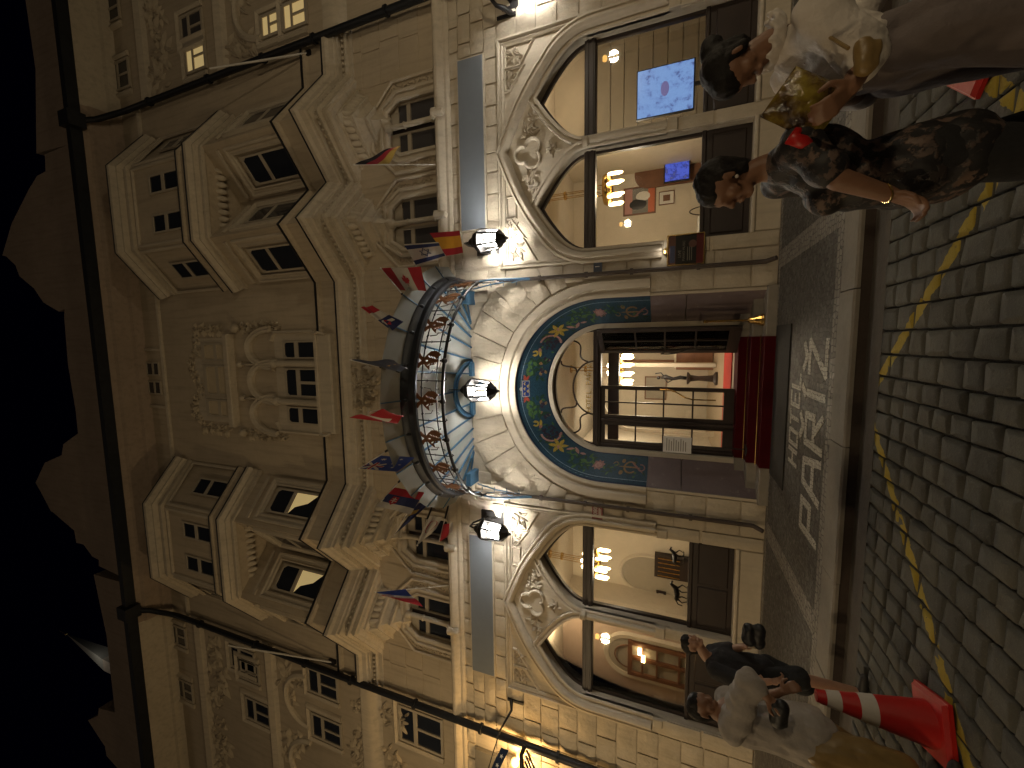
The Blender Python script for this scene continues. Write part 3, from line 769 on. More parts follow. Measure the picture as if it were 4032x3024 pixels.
# ---------------------------------------------------------------- café windows: tracery, hood, frames
def foliage(bx, cx, cz, r, n, y=-.02, seed=0, d=.035):
    """carved leaf relief: curled lobes around a centre"""
    q = random.Random(seed)
    for k in range(n):
        a = 2*PI*k/n+q.uniform(-.3, .3); rr = r*q.uniform(.35, .85); px, pz = cx+rr*math.cos(a), cz+rr*math.sin(a)
        L = r*q.uniform(.35, .6); w = L*q.uniform(.28, .42); a2 = a+q.uniform(-.9, .9)
        ca, sa = math.cos(a2), math.sin(a2); P = []
        for i in range(7):
            t = i/6; ww = w*math.sin(PI*min(.97, max(.05, t))); l = (t-.5)*2*L; bend = .35*L*t*t
            for v, h in ((-1, 0), (-.45, d*.8), (0, d*.45), (.45, d*.8), (1, 0)):
                lx, lz = l, v*ww+bend
                P.append((px+lx*ca-lz*sa, y-h*math.sin(PI*max(.08, min(.95, t))), pz+lx*sa+lz*ca))
        bx.add(P, [(i*5+j, i*5+j+1, (i+1)*5+j+1, (i+1)*5+j) for i in range(6) for j in range(4)])
    return bx
MOULD = [(0, -.06), (0, .02), (.025, .045), (.06, .045), (.075, .01), (.11, .01), (.125, .05), (.16, .06), (.175, 0)]
for s in (-1, 1):
    tag_s = s
    xc1, xc2 = s*3.96, s*6.12
    # four-centred hood over both lights
    def hood(g):
        xa, xb, zs = 2.86-g, 7.20+g, 3.30; xm, za = 5.14, 5.18+g*1.1
        pts = [(xa, 1.95), (xa, zs)]
        L = arc(xa+.95+g*.4, zs, .95+g*.4, 1.05+g*.5, 180, 122, 8); R = [(xa+xb-p[0], p[1]) for p in reversed(L)]
        pts += L[1:]; p0 = L[-1]
        for i in range(1, 9):
            t = i/8; pts.append((p0[0]+(xm-p0[0])*t, p0[1]+(za-p0[1])*t+.13*math.sin(PI*t)*(1-t*.4)))
        q0 = R[0]
        for i in range(1, 8):
            t = i/8; pts.append((xm+(q0[0]-xm)*t, za+(q0[1]-za)*t+.13*math.sin(PI*(1-t))*(1-(1-t)*.4)))
        return pts + R + [(xb, 1.95)]
    hp = [(s*x, z) for x, z in hood(0)]
    if s < 0: hp = hp[::-1]
    MB().sweep(hp, [(-.04, -.02), (-.04, .05), (.0, .12), (.05, .15), (.085, .15), (.10, .09), (.14, .09), (.16, .12), (.20, .11), (.22, 0)]).build('hood_moulding', 'trim', hotel, smooth=30)
    # rectangular label with spandrel panels
    lab = [(s*2.72, 3.2), (s*2.72, 5.30), (s*7.40, 5.30), (s*7.40, 3.2)]
    if s < 0: lab = lab[::-1]
    MB().sweep(lab, [(-.10, 0), (-.10, .03), (-.06, .06), (-.03, .035), (0, .09), (.03, .09), (.05, 0)]).build('label_moulding', 'trim', hotel)
    for k, (xa, xb, za, zb) in enumerate(((2.84, 3.30, 4.52, 5.15), (3.36, 3.74, 4.80, 5.15), (3.80, 4.2, 4.98, 5.15), (6.86, 7.27, 4.56, 5.15), (6.42, 6.80, 4.80, 5.15))):
        xx = sorted((s*xa, s*xb))
        if k in (2,): pan = [(xx[0], za), (xx[1], za), (xx[1], zb), (xx[0], zb)]
        else:
            inner_low = (s > 0 and k < 3) or (s < 0 and k >= 3)
            pan = [(xx[0], za), (xx[1], za+(.28 if inner_low else 0)), (xx[1], zb), (xx[0], zb)] if inner_low else [(xx[0], za+.28), (xx[1], za), (xx[1], zb), (xx[0], zb)]
        b = MB().sweep(pan[::-1], [(0, 0), (0, .035), (.02, .045), (.035, .02), (.05, 0)], closed=True)
        b.build('spandrel_frame', 'trim', hotel)
        m = sum((Vector(p) for p in pan), Vector((0, 0)))/4
        if k != 2: foliage(MB(), m.x, m.y+.04, .20, 12, -.0, 40+k, .055).build('carved_leaf', 'carving', hotel, smooth=50)
    # light mouldings
    for xc, hw in LIGHTS:
        if xc*s < 0: continue
        lp = light_loop(xc, hw, 1.9)
        path = [lp[0]] + [p for p in reversed(lp[2:])] + [lp[1]]
        path = [(xc-hw, 1.9)] + [p for p in reversed(pointed(xc, hw, 3.40, 4.47, 12))] + [(xc+hw, 1.9)]
        MB().sweep(path, MOULD).build('window_moulding', 'trim', hotel, smooth=30)
        for sx in (-1, 1):   # moulding bases
            if abs(abs(xc+sx*(hw+.09))-5.06) < .2: continue
            MB().bbox(xc+sx*(hw+.09)-.09, xc+sx*(hw+.09)+.09, -.085, 0.02, 1.72, 1.92, .015).build('jamb_base', 'trim', hotel)
    # trefoil with carved leaves
    cx, cz = s*5.05, 4.64
    b = MB()
    for a in (90, 210, 330):
        px, pz = cx+.155*math.cos(math.radians(a)), cz+.155*math.sin(math.radians(a))
        b.sweep(arc(px, pz, .135, .135, a-118, a+118, 16)[::-1], [(-.005, -.01), (0, .05), (.02, .075), (.045, .075), (.06, .03), (.065, 0)])
        b.lathe([(.001, -.012), (.12, -.012), (.135, -.03)], (px, -.0, pz), 16, 'Y')
    b.build('trefoil', 'trim', hotel, smooth=40)
    for fx, fz, fr, fn, fs in ((-.46, .0, .20, 10, 3), (.46, .0, .20, 10, 4), (0, -.50, .17, 9, 5), (-.70, -.10, .14, 7, 6), (.70, -.10, .14, 7, 8), (-.92, -.17, .10, 6, 9), (.92, -.17, .10, 6, 11)):
        foliage(MB(), cx+fx, cz+fz, fr, fn, .0, fs, .06).build('carved_leaf', 'carving', hotel, smooth=50)
    # shaft between the lights
    MB().bbox(s*5.06-.12, s*5.06+.12, -.085, .02, 1.72, 1.92, .015).build('jamb_base', 'trim', hotel)
    b = MB().tube([(s*5.06, -.05, 1.9), (s*5.06, -.05, 3.35)], .055, 10); b.lathe([(.055, 0), (.10, .05), (.10, .10), (.12, .14)], (s*5.06, -.05, 3.35), 10)
    b.build('mullion_shaft', 'trim', hotel, smooth=40)
# window joinery and panes
for k, (xc, hw) in enumerate(LIGHTS):
    lp = light_loop(xc, hw, .47, g=.0); inn = light_loop(xc, hw-.055, .50, za=4.395)
    w = MB().plate([lp, inn[::-1]], .20, .29).build('window_frame', 'wood_dark', hotel)
    b = MB(); b.bbox(xc-hw, xc+hw, .12, .30, 3.27, 3.50, .02); b.bbox(xc-hw, xc+hw, .105, .13, 3.31, 3.36, .008); b.bbox(xc-hw, xc+hw, .105, .13, 3.41, 3.46, .008)
    b.build('transom', 'wood_dark', w)
    zp = 1.22
    MB().bbox(xc-hw, xc+hw, .17, .30, .47, zp, .01).build('lower_panel', 'wood_dark', w)
    for q in range(2):
        xa = xc-hw+.08+q*(hw-.05); MB().bbox(xa, xa+hw-.11, .145, .18, .56, zp-.1, .02).build('panel_field', 'wood_dark', w)
    MB().bbox(xc-hw, xc+hw, .14, .31, zp, zp+.07, .015).build('panel_rail', 'wood_dark', w)
    top_ = [(xc-hw+.05, 3.49), (xc+hw-.05, 3.49)] + pointed(xc, hw-.05, 3.50, 4.40, 12)
    MB().plate([top_], .235, .243).build('pane', 'pane', w)
    MB().box(xc-hw+.05, xc+hw-.05, .235, .243, zp+.07, 3.28).build('pane', 'pane', w)

# ---------------------------------------------------------------- entrance door
YF = YD+.16
door = MB()
for xx in (-1.36, 1.28): door.bbox(xx, xx+.08, YF-.05, YF+.10, .495, 3.36, .01)
door.bbox(-1.36, 1.36, YF-.06, YF+.12, 3.22, 3.36, .015); door.bbox(-1.36, 1.36, YF-.09, YF+.02, 3.27, 3.31, .01)
for xx in (-.76, .80): door.bbox(xx, xx+.07, YF-.04, YF+.09, .495, 3.25, .01)
door = door.build('door_frame', 'wood_dark', hotel)
def leaf_mesh(w, z0, z1, cols=2, rows=(.0, .28, .52, .76)):
    b = MB(); t = .05; st = .085
    b.box(0, st, 0, t, z0, z1); b.box(w-st, w, 0, t, z0, z1); b.box(st, w-st, 0, t, z0, z0+.20); b.box(st, w-st, 0, t, z1-.09, z1)
    for c in range(1, cols): xx = st+(w-2*st)*c/cols; b.box(xx-.016, xx+.016, .008, t-.008, z0+.2, z1-.09)
    for r in rows[1:]: zz = z1-.09-(z1-z0-.29)*r; b.box(st, w-st, .010, t-.010, zz-.017, zz+.017)
    return b
def place_leaf(w, hinge, ang, name, handle_side):
    ob = leaf_mesh(w, .50, 3.22).build(name, 'wood_dark', hotel); ob.location = hinge; ob.rotation_euler = (0, 0, ang)
    g = MB().box(.08, w-.08, .022, .028, .68, 3.14).build('pane', 'pane', ob)
    x = w-.045 if handle_side else .045; sgn = -1 if handle_side else 1
    h = MB().tube([(x, -.055, 1.95), (x, -.06, 1.80), (x+sgn*.05, -.07, 1.62), (x+sgn*.16, -.07, 1.45), (x+sgn*.20, -.06, 1.30), (x+sgn*.20, -.055, .85)], .014, 8)
    h.cyl((x, 0, 1.9), (x, -.06, 1.9), .012); h.cyl((x+sgn*.20, 0, .9), (x+sgn*.20, -.06, .9), .012)
    h.build('handle', 'brass' if handle_side else 'iron_black', ob, smooth=40)
    return ob
place_leaf(.75, (-.69, YF, 0), 0, 'door_leaf', True)
place_leaf(.80, (.80, YF-.03, 0), math.radians(-52), 'door_leaf', False)
for x0, x1 in ((-1.28, -.76), (.87, 1.28)):
    o = leaf_mesh(x1-x0, .50, 3.22, 1).build('sidelight', 'wood_dark', hotel); o.location = (x0, YF, 0)
    MB().box(.08, x1-x0-.08, .022, .028, .68, 3.14).build('pane', 'pane', o)
# fanlight
fo = [(-1.36, 3.36), (1.36, 3.36)] + arc(0, 3.36, 1.36, .98, 0, 180, 30)[1:-1]; fi = [(-1.29, 3.40), (1.29, 3.40)] + arc(0, 3.40, 1.29, .885, 0, 180, 30)[1:-1]
fan = MB().plate([fo, fi[::-1]], YF-.03, YF+.06).build('fanlight', 'wood_dark', hotel)
b = MB()
b.tube([(.62*math.cos(a), YF, 3.37+.50*math.sin(a)) for a in [PI*i/20 for i in range(21)]], .020, 6)
for s in (-1, 1):
    for (x0, z0, x1, z1, k) in ((.60, 3.52, 1.10, 3.88, .07), (.36, 3.79, .62, 4.16, -.06)):
        pts = []
        for i in range(11):
            t = i/10; w_ = k*math.sin(2*PI*t); pts.append((s*(x0+(x1-x0)*t-w_*.5), YF, z0+(z1-z0)*t+w_))
        b.tube(pts, .020, 6)
b.build('glazing_bar', 'wood_dark', fan, smooth=50)
MB().plate([fi], YF+.01, YF+.016).build('pane', 'pane', fan)
for q, (ch, a) in enumerate(zip('HOTEL PAŘÍŽ', [150-12.0*i for i in range(11)])):
    if ch == ' ': continue
    ar = math.radians(a)
    me = text_mesh(ch, .17, .004); me.materials.clear(); me.materials.append(MATS['gold']); me.name = 'gilt_letter'
    ob = obj('gilt_letter', me, fan); ob.location = (-.52+.104*q, YF-.004, 3.50); ob.rotation_euler = (PI/2, 0, 0)

# ---------------------------------------------------------------- rooms behind the glass
def room(x0, x1, y0, y1, z0, z1, wall, name='room', floor='interior_floor', ceil='interior_cream'):
    r_ = MB().box(x0, x1, y0, y1, z0-.1, z0).build('room_floor', floor, hotel)
    MB().box(x0, x1, y0, y1, z1, z1+.1).build('room_ceiling', ceil, hotel)
    MB().box(x0, x1, y1, y1+.1, z0, z1).build('room_wall', wall, hotel)
    MB().box(x0-.1, x0, y0, y1, z0, z1).build('room_wall', wall, hotel); MB().box(x1, x1+.1, y0, y1, z0, z1).build('room_wall', wall, hotel)
room(2.6, 9.6, .37, 4.6, .45, 4.75, 'interior_cream'); room(-11.6, -2.6, .37, 4.6, .45, 4.75, 'interior_cream')
MB().box(6.05, 6.15, 2.31, 4.6, .45, 4.75).build('partition', 'interior_cream', hotel); MB().box(6.15, 9.6, 2.40, 2.50, .45, 4.75).build('partition', 'interior_cream', hotel)
MB().box(-7.10, -7.0, 3.2, 4.6, .45, 4.75).build('partition', 'interior_cream', hotel); MB().box(-11.6, -7.10, 3.20, 3.30, .45, 4.75).build('partition', 'interior_pink', hotel)
room(-2.35, 2.35, .95, 8.0, .48, 4.6, 'interior_cream', floor='planks', ceil='interior_grey')
MB().box(-2.35, -1.46, .92, .95, .48, 4.6).build('porch_wall', 'interior_cream', hotel)
def chandelier(label, c, ztop, r=.36, n=8, up=4, pw=26, scale=1.0):
    t = thing('chandelier', label, 'chandelier', c)
    L = ztop-c[2]
    b = MB()
    for k in range(4):
        a = PI/4+k*PI/2; b.cyl((.07*math.cos(a), .07*math.sin(a), .35), (.07*math.cos(a), .07*math.sin(a), L), .008, n=6)
    b.cyl((0, 0, L-.04), (0, 0, L), .12, n=12); b.cyl((0, 0, (L+.5)*.55), (0, 0, (L+.5)*.55+.05), .10, n=12)
    b.build('suspension', 'brass', t)
    b = MB().lathe([(.10, .30), (r*.9, .28), (r, .22), (r, .16), (r*.85, .10), (r*.3, .12), (.10, .18)], (0, 0, 0), 20)
    b.build('crown_ring', 'brass', t, smooth=40)
    for k in range(n):
        a = 2*PI*k/n; x, y = r*math.cos(a), r*math.sin(a)
        MB().lathe([(.015, .16), (.035, .12), (.036, -.10), (.02, -.15), (.001, -.16)], (x, y, 0), 10).build('lamp_tube', 'bulb_warm', t, smooth=60)
    for k in range(up):
        a = 2*PI*k/up+.4; x, y = .16*math.cos(a), .16*math.sin(a)
        MB().ball((x, y, .52), .05, 10, 6).build('globe_bulb', 'bulb_warm', t, smooth='all'); MB().cyl((x, y, .28), (x, y, .48), .008, n=6).build('lamp_arm', 'brass', t)
    lamp('chandelier_light', (0, 0, -.42), pw, (1.0, .85, .64), t, .22)
    return t
c = pY(2425, 742, 1.7); chandelier('brass tube chandelier in the café window beside the wall poster', (c.x, 1.7, c.z), 4.75, pw=85)
c = pY(2375, 2220, 1.7); chandelier('brass tube chandelier in the café window with the small horse figures', (c.x, 1.7, c.z), 4.75, pw=85)
c = pY(2470, 1455, 3.6); chandelier('large brass chandelier glowing inside the open hotel doorway', (c.x, 3.6, c.z), 4.6, r=.42, n=10, up=5, pw=120)
lamp('lobby_light', (-1.2, 5.5, 3.4), 70, (1.0, .85, .62)).parent = hotel
# pictures and fittings placed on the walls they hang on
def on_wall(x0, y0, x1, y1, Y):
    a, b = pY(x0, y0, Y), pY(x1, y1, Y); return min(a.x, b.x), max(a.x, b.x), min(a.z, b.z), max(a.z, b.z)
YB = 4.6
def framed(name, label, cat, rc, Y, mats, fw=.04):
    x0, x1, z0, z1 = rc; t = thing(name, label, cat, ((x0+x1)/2, Y, (z0+z1)/2)); w, h = (x1-x0)/2, (z1-z0)/2
    MB().plate([[(-w, -h), (w, -h), (w, h), (-w, h)], [(-w+fw, -h+fw), (-w+fw, h-fw), (w-fw, h-fw), (w-fw, -h+fw)]], -.04, 0).build('frame', mats[0], t)
    MB().box(-w+fw, w-fw, -.012, -.002, -h+fw, h-fw).build('picture', mats[1], t)
    return t, w-fw, h-fw
t, w, h = framed('framed_poster', 'tall framed café poster with red title strip and black and white dancers', 'poster', on_wall(2456, 745, 2582, 838, YB), YB, ('wood_brown', 'grey_paint'))
MB().box(-w, w, -.018, -.013, h-.22, h).build('title_strip', 'poster_pink', t); MB().box(-w, w, -.018, -.013, -h, -h+.18).build('caption_strip', 'poster_orange', t)
MB().ball((-.1, -.016, .05), .16, 10, 6, (1, .05, 1.6)).build('print_figure', 'black_paint', t); MB().ball((.12, -.016, -.1), .14, 10, 6, (1, .05, 1.5)).build('print_figure', 'white_paint', t)
t, w, h = framed('framed_photo', 'small framed photograph with a wide cream mount under the café poster', 'picture', on_wall(2595, 757, 2655, 802, YB), YB, ('wood_brown', 'white_paint'), .02)
MB().box(-w*.5, w*.5, -.018, -.013, -h*.5, h*.5).build('print', 'wood_brown', t)
x0, x1, z0, z1 = on_wall(2500, 640, 2760, 712, YB-.02)
o = MB().plate([[(x0, .46), (x1, .46)] + arc((x0+x1)/2, z1-(x1-x0)/2, (x1-x0)/2, (x1-x0)/2, 0, 180, 20)], YB-.06, YB).build('arched_niche', 'wood_brown', hotel)
x0, x1, z0, z1 = on_wall(2620, 628, 2712, 702, YB-.3)
t = thing('television', 'blue glowing screen inside the café in front of a brown arch', 'screen', ((x0+x1)/2, YB-.3, (z0+z1)/2)); w, h = (x1-x0)/2, (z1-z0)/2
MB().box(-w-.03, w+.03, 0, .05, -h-.03, h+.03).build('casing', 'black_paint', t); MB().box(-w, w, -.006, -.001, -h, h).build('display', 'screen_blue', t)
# grey arch (passage) at the left of that room, table with white cloth
b = MB().sweep([(2.95, .45), (2.95, 1.9)] + arc(3.35, 1.9, .4, .55, 180, 60, 8), [(0, 0), (0, .10), (.16, .10), (.16, 0)], y=4.55); b.build('passage_arch', 'interior_grey', hotel)
def cafe_table(label, x, y, h=.74):
    t = thing('cafe_table', label, 'table', (x, y, .45))
    MB().lathe([(.02, h), (.36, h), (.37, h-.03), (.02, h-.03)], (0, 0, 0), 20).build('table_top', 'white_paint', t); MB().lathe([(.22, 0), (.22, .03), (.03, .06), (.03, h-.03)], (0, 0, 0), 14).build('leg', 'iron_black', t)
    return t
def cafe_chair(label, x, y, rz):
    t = thing('cafe_chair', label, 'chair', (x, y, .45)); t.rotation_euler = (0, 0, rz)
    MB().lathe([(.02, .46), (.20, .46), (.21, .43), (.02, .42)], (0, 0, 0), 16).build('seat', 'upholstery', t)
    MB().tube([(.18*math.cos(a), .18, .44+.5*math.sin(a)) for a in [PI*i/12 for i in range(13)]], .015, 6).build('backrest', 'wood_dark', t)
    for sx in (-1, 1):
        for sy in (-1, 1): MB().cyl((sx*.14, sy*.14, .44), (sx*.18, sy*.18, 0), .014, n=6).build('leg', 'wood_dark', t)
cafe_table('round café table with white top by the window under the poster', 3.9, 3.4); cafe_chair('bentwood café chair beside the round table under the poster', 4.5, 3.2, .6)
t = thing('potted_plant', 'leafy green plant beside the blue screen in the café', 'plant', (4.72, 3.0, .45))
MB().lathe([(.12, 0), (.17, .3), (.15, .3), (.02, .28)], (0, 0, 0), 12).build('pot', 'wood_brown', t)
b = MB(); q = random.Random(3)
for k in range(46):
    a = q.uniform(0, 6.3); e = q.uniform(.2, 1.4); L = q.uniform(.25, .6); d = Vector((math.cos(a)*math.cos(e), math.sin(a)*math.cos(e), math.sin(e))); p = Vector((0, 0, .3)); sd = d.cross(Vector((0, 0, 1))).normalized()*.04
    b.add([p, p+d*L*.5+sd, p+d*L+Vector((0, 0, -.08)), p+d*L*.5-sd], [(0, 1, 2, 3)])
b.build('leaf_crown', 'green_leaf', t)
# right-hand light: board-clad wall, light blue glowing panel imitating a reflected display, amber globe
b = MB()
for k in range(9):
    zz = 1.0+k*.33; MB().bbox(6.16, 9.58, 2.34, 2.40, zz, zz+.316, .008).build('wall_board', 'interior_grey', hotel)
x0, x1, z0, z1 = on_wall(2512, 285, 2728, 425, .75)
t = thing('reflected_display', 'pale blue glowing panel inside the outer café window standing in for a reflected display', 'screen', ((x0+x1)/2, .75, (z0+z1)/2)); w, h = (x1-x0)/2, (z1-z0)/2
MB().box(-w-.02, w+.02, 0, .06, -h-.03, h+.02).build('casing', 'black_paint', t); d_ = MB().box(-w, w, -.006, -.001, -h, h).build('display', 'reflected_screen', t)
MB().ball((.02, -.008, .0), .16, 16, 8, (.9, .02, .5)).build('display_mark', 'screen_mark', t, smooth='all')
MB().box(-.03, .03, .0, .05, -(z0+z1)/2+.45, -h-.03).build('stand', 'black_paint', t)
c = pY(2177, 300, 1.0)
t = thing('globe_lamp', 'amber glass globe lamp hanging from the ceiling of the outer café window', 'lamp', (c.x, 1.0, c.z))
MB().ball((0, 0, 0), .12, 16, 10).build('globe', 'globe_amber', t, smooth='all'); MB().cyl((0, 0, .1), (0, 0, 4.75-c.z), .01).build('rod', 'brass', t)
lamp('globe_light', (0, 0, -.25), 30, (1, .80, .55), t, .1)
# left rooms: mirror arch, horse figures, frame, lamp
x0, x1, z0, z1 = on_wall(2450, 2175, 2750, 2370, YB)
MB().sweep([(x0, .46), (x0, z1-.75)] + arc((x0+x1)/2, z1-.75, (x1-x0)/2, .75, 180, 0, 20) + [(x1, z1-.75), (x1, .46)], [(0, 0), (0, .06), (.05, .08), (.10, 0)], y=YB).build('wall_arch', 'interior_cream', hotel)
MB().plate([[(x0, .46), (x1, .46)] + arc((x0+x1)/2, z1-.75, (x1-x0)/2, .75, 0, 180, 20)], YB-.02, YB+.02).build('wall_niche', 'interior_grey', hotel)
t, w, h = framed('framed_picture', 'small dark framed picture on the cream wall above the horse figure', 'picture', on_wall(2584, 2322, 2622, 2355, YB-.05), YB-.05, ('wood_dark', 'white_paint'), .07)
def horse(label, px, py, Y, s):
    c = pY(px, py, Y); t = thing('horse_figure', label, 'figure', (c.x, Y, c.z))
    b = MB().tube([(-.20*s, 0, .30*s), (0, 0, .28*s), (.18*s, 0, .33*s), (.28*s, 0, .46*s), (.38*s, 0, .42*s)], [.06*s, .085*s, .075*s, .045*s, .028*s], 8)
    for x, d in ((-.17, -.1), (-.13, .06), (.13, -.06), (.19, .12)): b.tube([(x*s, 0, .26*s), ((x+d)*s, 0, .14*s), ((x+d*.4)*s, 0, 0)], [.03*s, .018*s, .014*s], 6)
    b.tube([(-.22*s, 0, .32*s), (-.34*s, 0, .24*s), (-.36*s, 0, .12*s)], .016*s, 6); b.build('cast_body', 'iron_black', t, smooth='all')
    MB().box(-.25*s, .25*s, -.10*s, .10*s, -.02, 0).build('plinth', 'wood_dark', t); MB().box(-.04, .04, -.04, .04, .46-c.z, -.02).build('stand', 'wood_dark', t)
horse('black horse figure on a stand near the pale corner of the café window', 2705, 2345, 1.0, .75); horse('black rearing horse figure beside the stone jamb of the café window', 2690, 2200, .9, .6)
c = pY(2610, 2240, 4.2)
t = thing('wall_cabinet', 'dark lattice cabinet against the back wall of the café', 'cabinet', (c.x, 4.3, .45))
MB().box(-.35, .35, 0, .25, .0, c.z-.45+.25).build('carcass', 'wood_dark', t)
for k in range(5): MB().box(-.3+k*.14, -.27+k*.14, -.02, 0, .9, c.z-.3).build('lattice_bar', 'brass', t)
# far-left room: timber arched doorway, wall lamp
x0, x1 = pY(2560, 2665, 3.2).x, pY(2560, 2528, 3.2).x
b = MB().sweep([(x0, .46), (x0, 2.7)] + arc((x0+x1)/2, 2.7, (x1-x0)/2, .62, 180, 0, 20) + [(x1, 2.7), (x1, .46)], [(0, 0), (0, .08), (.12, .10), (.16, 0)], y=3.2); b.build('doorway_arch', 'interior_cream', hotel, smooth=30)
MB().plate([[(x0, .46), (x1, .46), (x1, 2.7)] + arc((x0+x1)/2, 2.7, (x1-x0)/2, .62, 0, 180, 20)], 3.15, 3.19).build('doorway_back', 'interior_grey', hotel)
b = MB()
for xx in (x0+.04, (x0+x1)/2, x1-.1): b.box(xx-.04, xx+.06, 3.07, 3.15, .46, 2.72)
b.box(x0, x1, 3.06, 3.15, 2.62, 2.74); b.tube([((x0+x1)/2+.35*math.cos(a), 3.1, 2.74+.38*math.sin(a)) for a in [PI*i/14 for i in range(15)]], .02, 6)
for zz in (1.3, 1.9, 2.3): b.box(x0, x1, 3.08, 3.14, zz, zz+.05)
b.build('doorway_timber', 'wood_brown', hotel)
c = pY(2195, 2435, 2.2)
t = thing('swan_wall_lamp', 'amber shaded lamp glowing in the pink-walled café window', 'lamp', (c.x, 2.2, c.z))
MB().lathe([(.02, .06), (.13, -.02), (.12, -.04), (.02, .03)], (0, 0, 0), 14).build('shade', 'globe_amber', t, smooth=40); MB().tube([(0, 0, .05), (.05, 0, .18), (0, 0, 4.75-c.z)], .012, 6).build('arm', 'brass', t)
lamp('swan_light', (0, -.1, -.2), 80, (1, .76, .45), t, .12)
for zz, xx in ((2.05, x1-.25), (1.95, (x0+x1)/2+.1)):
    o = MB().box(-.10, .10, 0, .04, -.05, .05).build('strip_lamp', 'bulb_warm'); o.location = (xx, 3.0, zz+.35); tag(o, 'small bright strip lamp %s the timber doorway of the café' % ('above the bottles right of' if zz > 2 else 'in the middle of'), 'lamp')
# lobby: timber screen, pilaster, lamp statue, carpet, picture
MB().box(-2.3, 2.3, 2.40, 2.50, 3.02, 3.30).build('inner_lintel', 'wood_dark', hotel)
MB().box(.16, .42, 6.2, 6.4, 1.66, 3.5).build('lobby_pilaster', 'wood_brown', hotel); MB().box(.10, 2.2, 5.9, 6.3, .5, 1.6).build('lobby_counter', 'wood_brown', hotel)
MB().box(.05, 2.25, 5.86, 6.35, 1.6, 1.66).build('counter_top', 'interior_cream', hotel)
MB().box(-2.0, 2.0, 1.5, 2.9, .482, .50).build('lobby_rug', 'red_carpet_in', hotel)
MB().sweep([(-1.75, .5), (-1.75, 2.9)] + arc(-.75, 2.9, 1.0, .9, 180, 0, 16) + [(.25, 2.9), (.25, .5)], [(0, 0), (0, .1), (.12, .12), (.14, 0)], y=5.0).build('lobby_arch', 'trim', hotel, smooth=30)
t = thing('lobby_statue', 'slender dark bronze figure on a tall pedestal inside the hotel lobby', 'statue', (-.06, 4.6, .48))
MB().lathe([(.20, 0), (.20, .06), (.10, .12), (.07, .5), (.10, .72), (.18, .78), (.18, .82), (.02, .83)], (0, 0, 0), 14).build('pedestal', 'wood_dark', t, smooth=40)
b = MB().tube([(0, 0, .82), (.02, 0, 1.0), (-.03, 0, 1.2), (.03, 0, 1.42), (0, 0, 1.55)], [.05, .06, .045, .07, .03], 8); b.ball((0, 0, 1.62), .055); b.tube([(.03, 0, 1.45), (.15, 0, 1.55), (.12, 0, 1.72)], .018, 6); b.tube([(-.03, 0, 1.45), (-.14, 0, 1.35), (-.05, 0, 1.2)], .018, 6)
b.build('bronze_figure', 'iron_black', t, smooth='all')
framed('lobby_picture', 'pale framed picture on the lobby wall seen through the closed door leaf', 'picture', (-1.2, -.3, 1.9, 2.7), 7.98, ('wood_brown', 'interior_grey'))
# ---------------------------------------------------------------- hotel, upper floors
def planmould(path, prof, name, mat, parent, smooth=25):
    """cornice following a plan line (x,y); prof = (outward, z)"""
    b = MB().sweep(path, prof); b.v = [(x, z, -y) for x, y, z in b.v]; return b.build(name, mat, parent, smooth=smooth)
def W1(s): return [(s*4.00, .60), (s*6.22, .60)]
def win_loop(xc, hw, z0=6.84, z1=8.24, ch=.22): return [(xc-hw, z0), (xc+hw, z0), (xc+hw, z1-ch*1.5), (xc+hw-ch, z1), (xc-hw+ch, z1), (xc-hw, z1-ch*1.5)]
W1S = [w for s in (-1, 1) for w in W1(s)]
uwall = MB().plate([[(-HX, 6.62), (HX, 6.62), (HX, 19.3), (-HX, 19.3)]] + [win_loop(*w)[::-1] for w in W1S], .002, .30).build('upper_wall', 'plaster', hotel)
MB().box(-HX, HX, .32, .4, 6.5, 10).build('room_wall', 'wood_dark', hotel)
# coursed ashlar lines on the first floor
for z0 in (7.3, 7.85, 8.4, 8.95):
    for a, b_ in ((-HX, -7.3), (-2.95, 2.95), (7.3, HX)):
        x = a
        while x < b_-.05:
            w = min(rnd.uniform(.7, 1.1), b_-x); w = b_-x if b_-(x+w) < .3 else w
            MB().bbox(x+.006, x+w-.006, -.016, .01, z0, z0+.535, .01).build('ashlar_block', 'plaster', uwall); x += w
# string course with corbelled knobs
def hm(x0, x1, prof, name, mat, parent): return planmould([(x1, 0), (x0, 0)], prof, name, mat, parent)
hm(-HX, HX, [(-.02, 6.50), (.06, 6.50), (.10, 6.56), (.10, 6.62), (.17, 6.68), (.20, 6.74), (.20, 6.80), (.14, 6.86), (-.02, 6.88)], 'string_course', 'trim', hotel)
for xc, hw in W1S:
    b = MB().lathe([(.02, -.30), (.07, -.26), (.085, -.16), (.07, -.10), (.10, -.04), (.10, .02), (.02, .03)], (xc, -.20, 6.86), 12); b.bbox(xc-.11, xc+.11, -.26, -.05, 6.80, 6.90, .02)
    b.build('corbel_knob', 'trim', hotel, smooth=40)
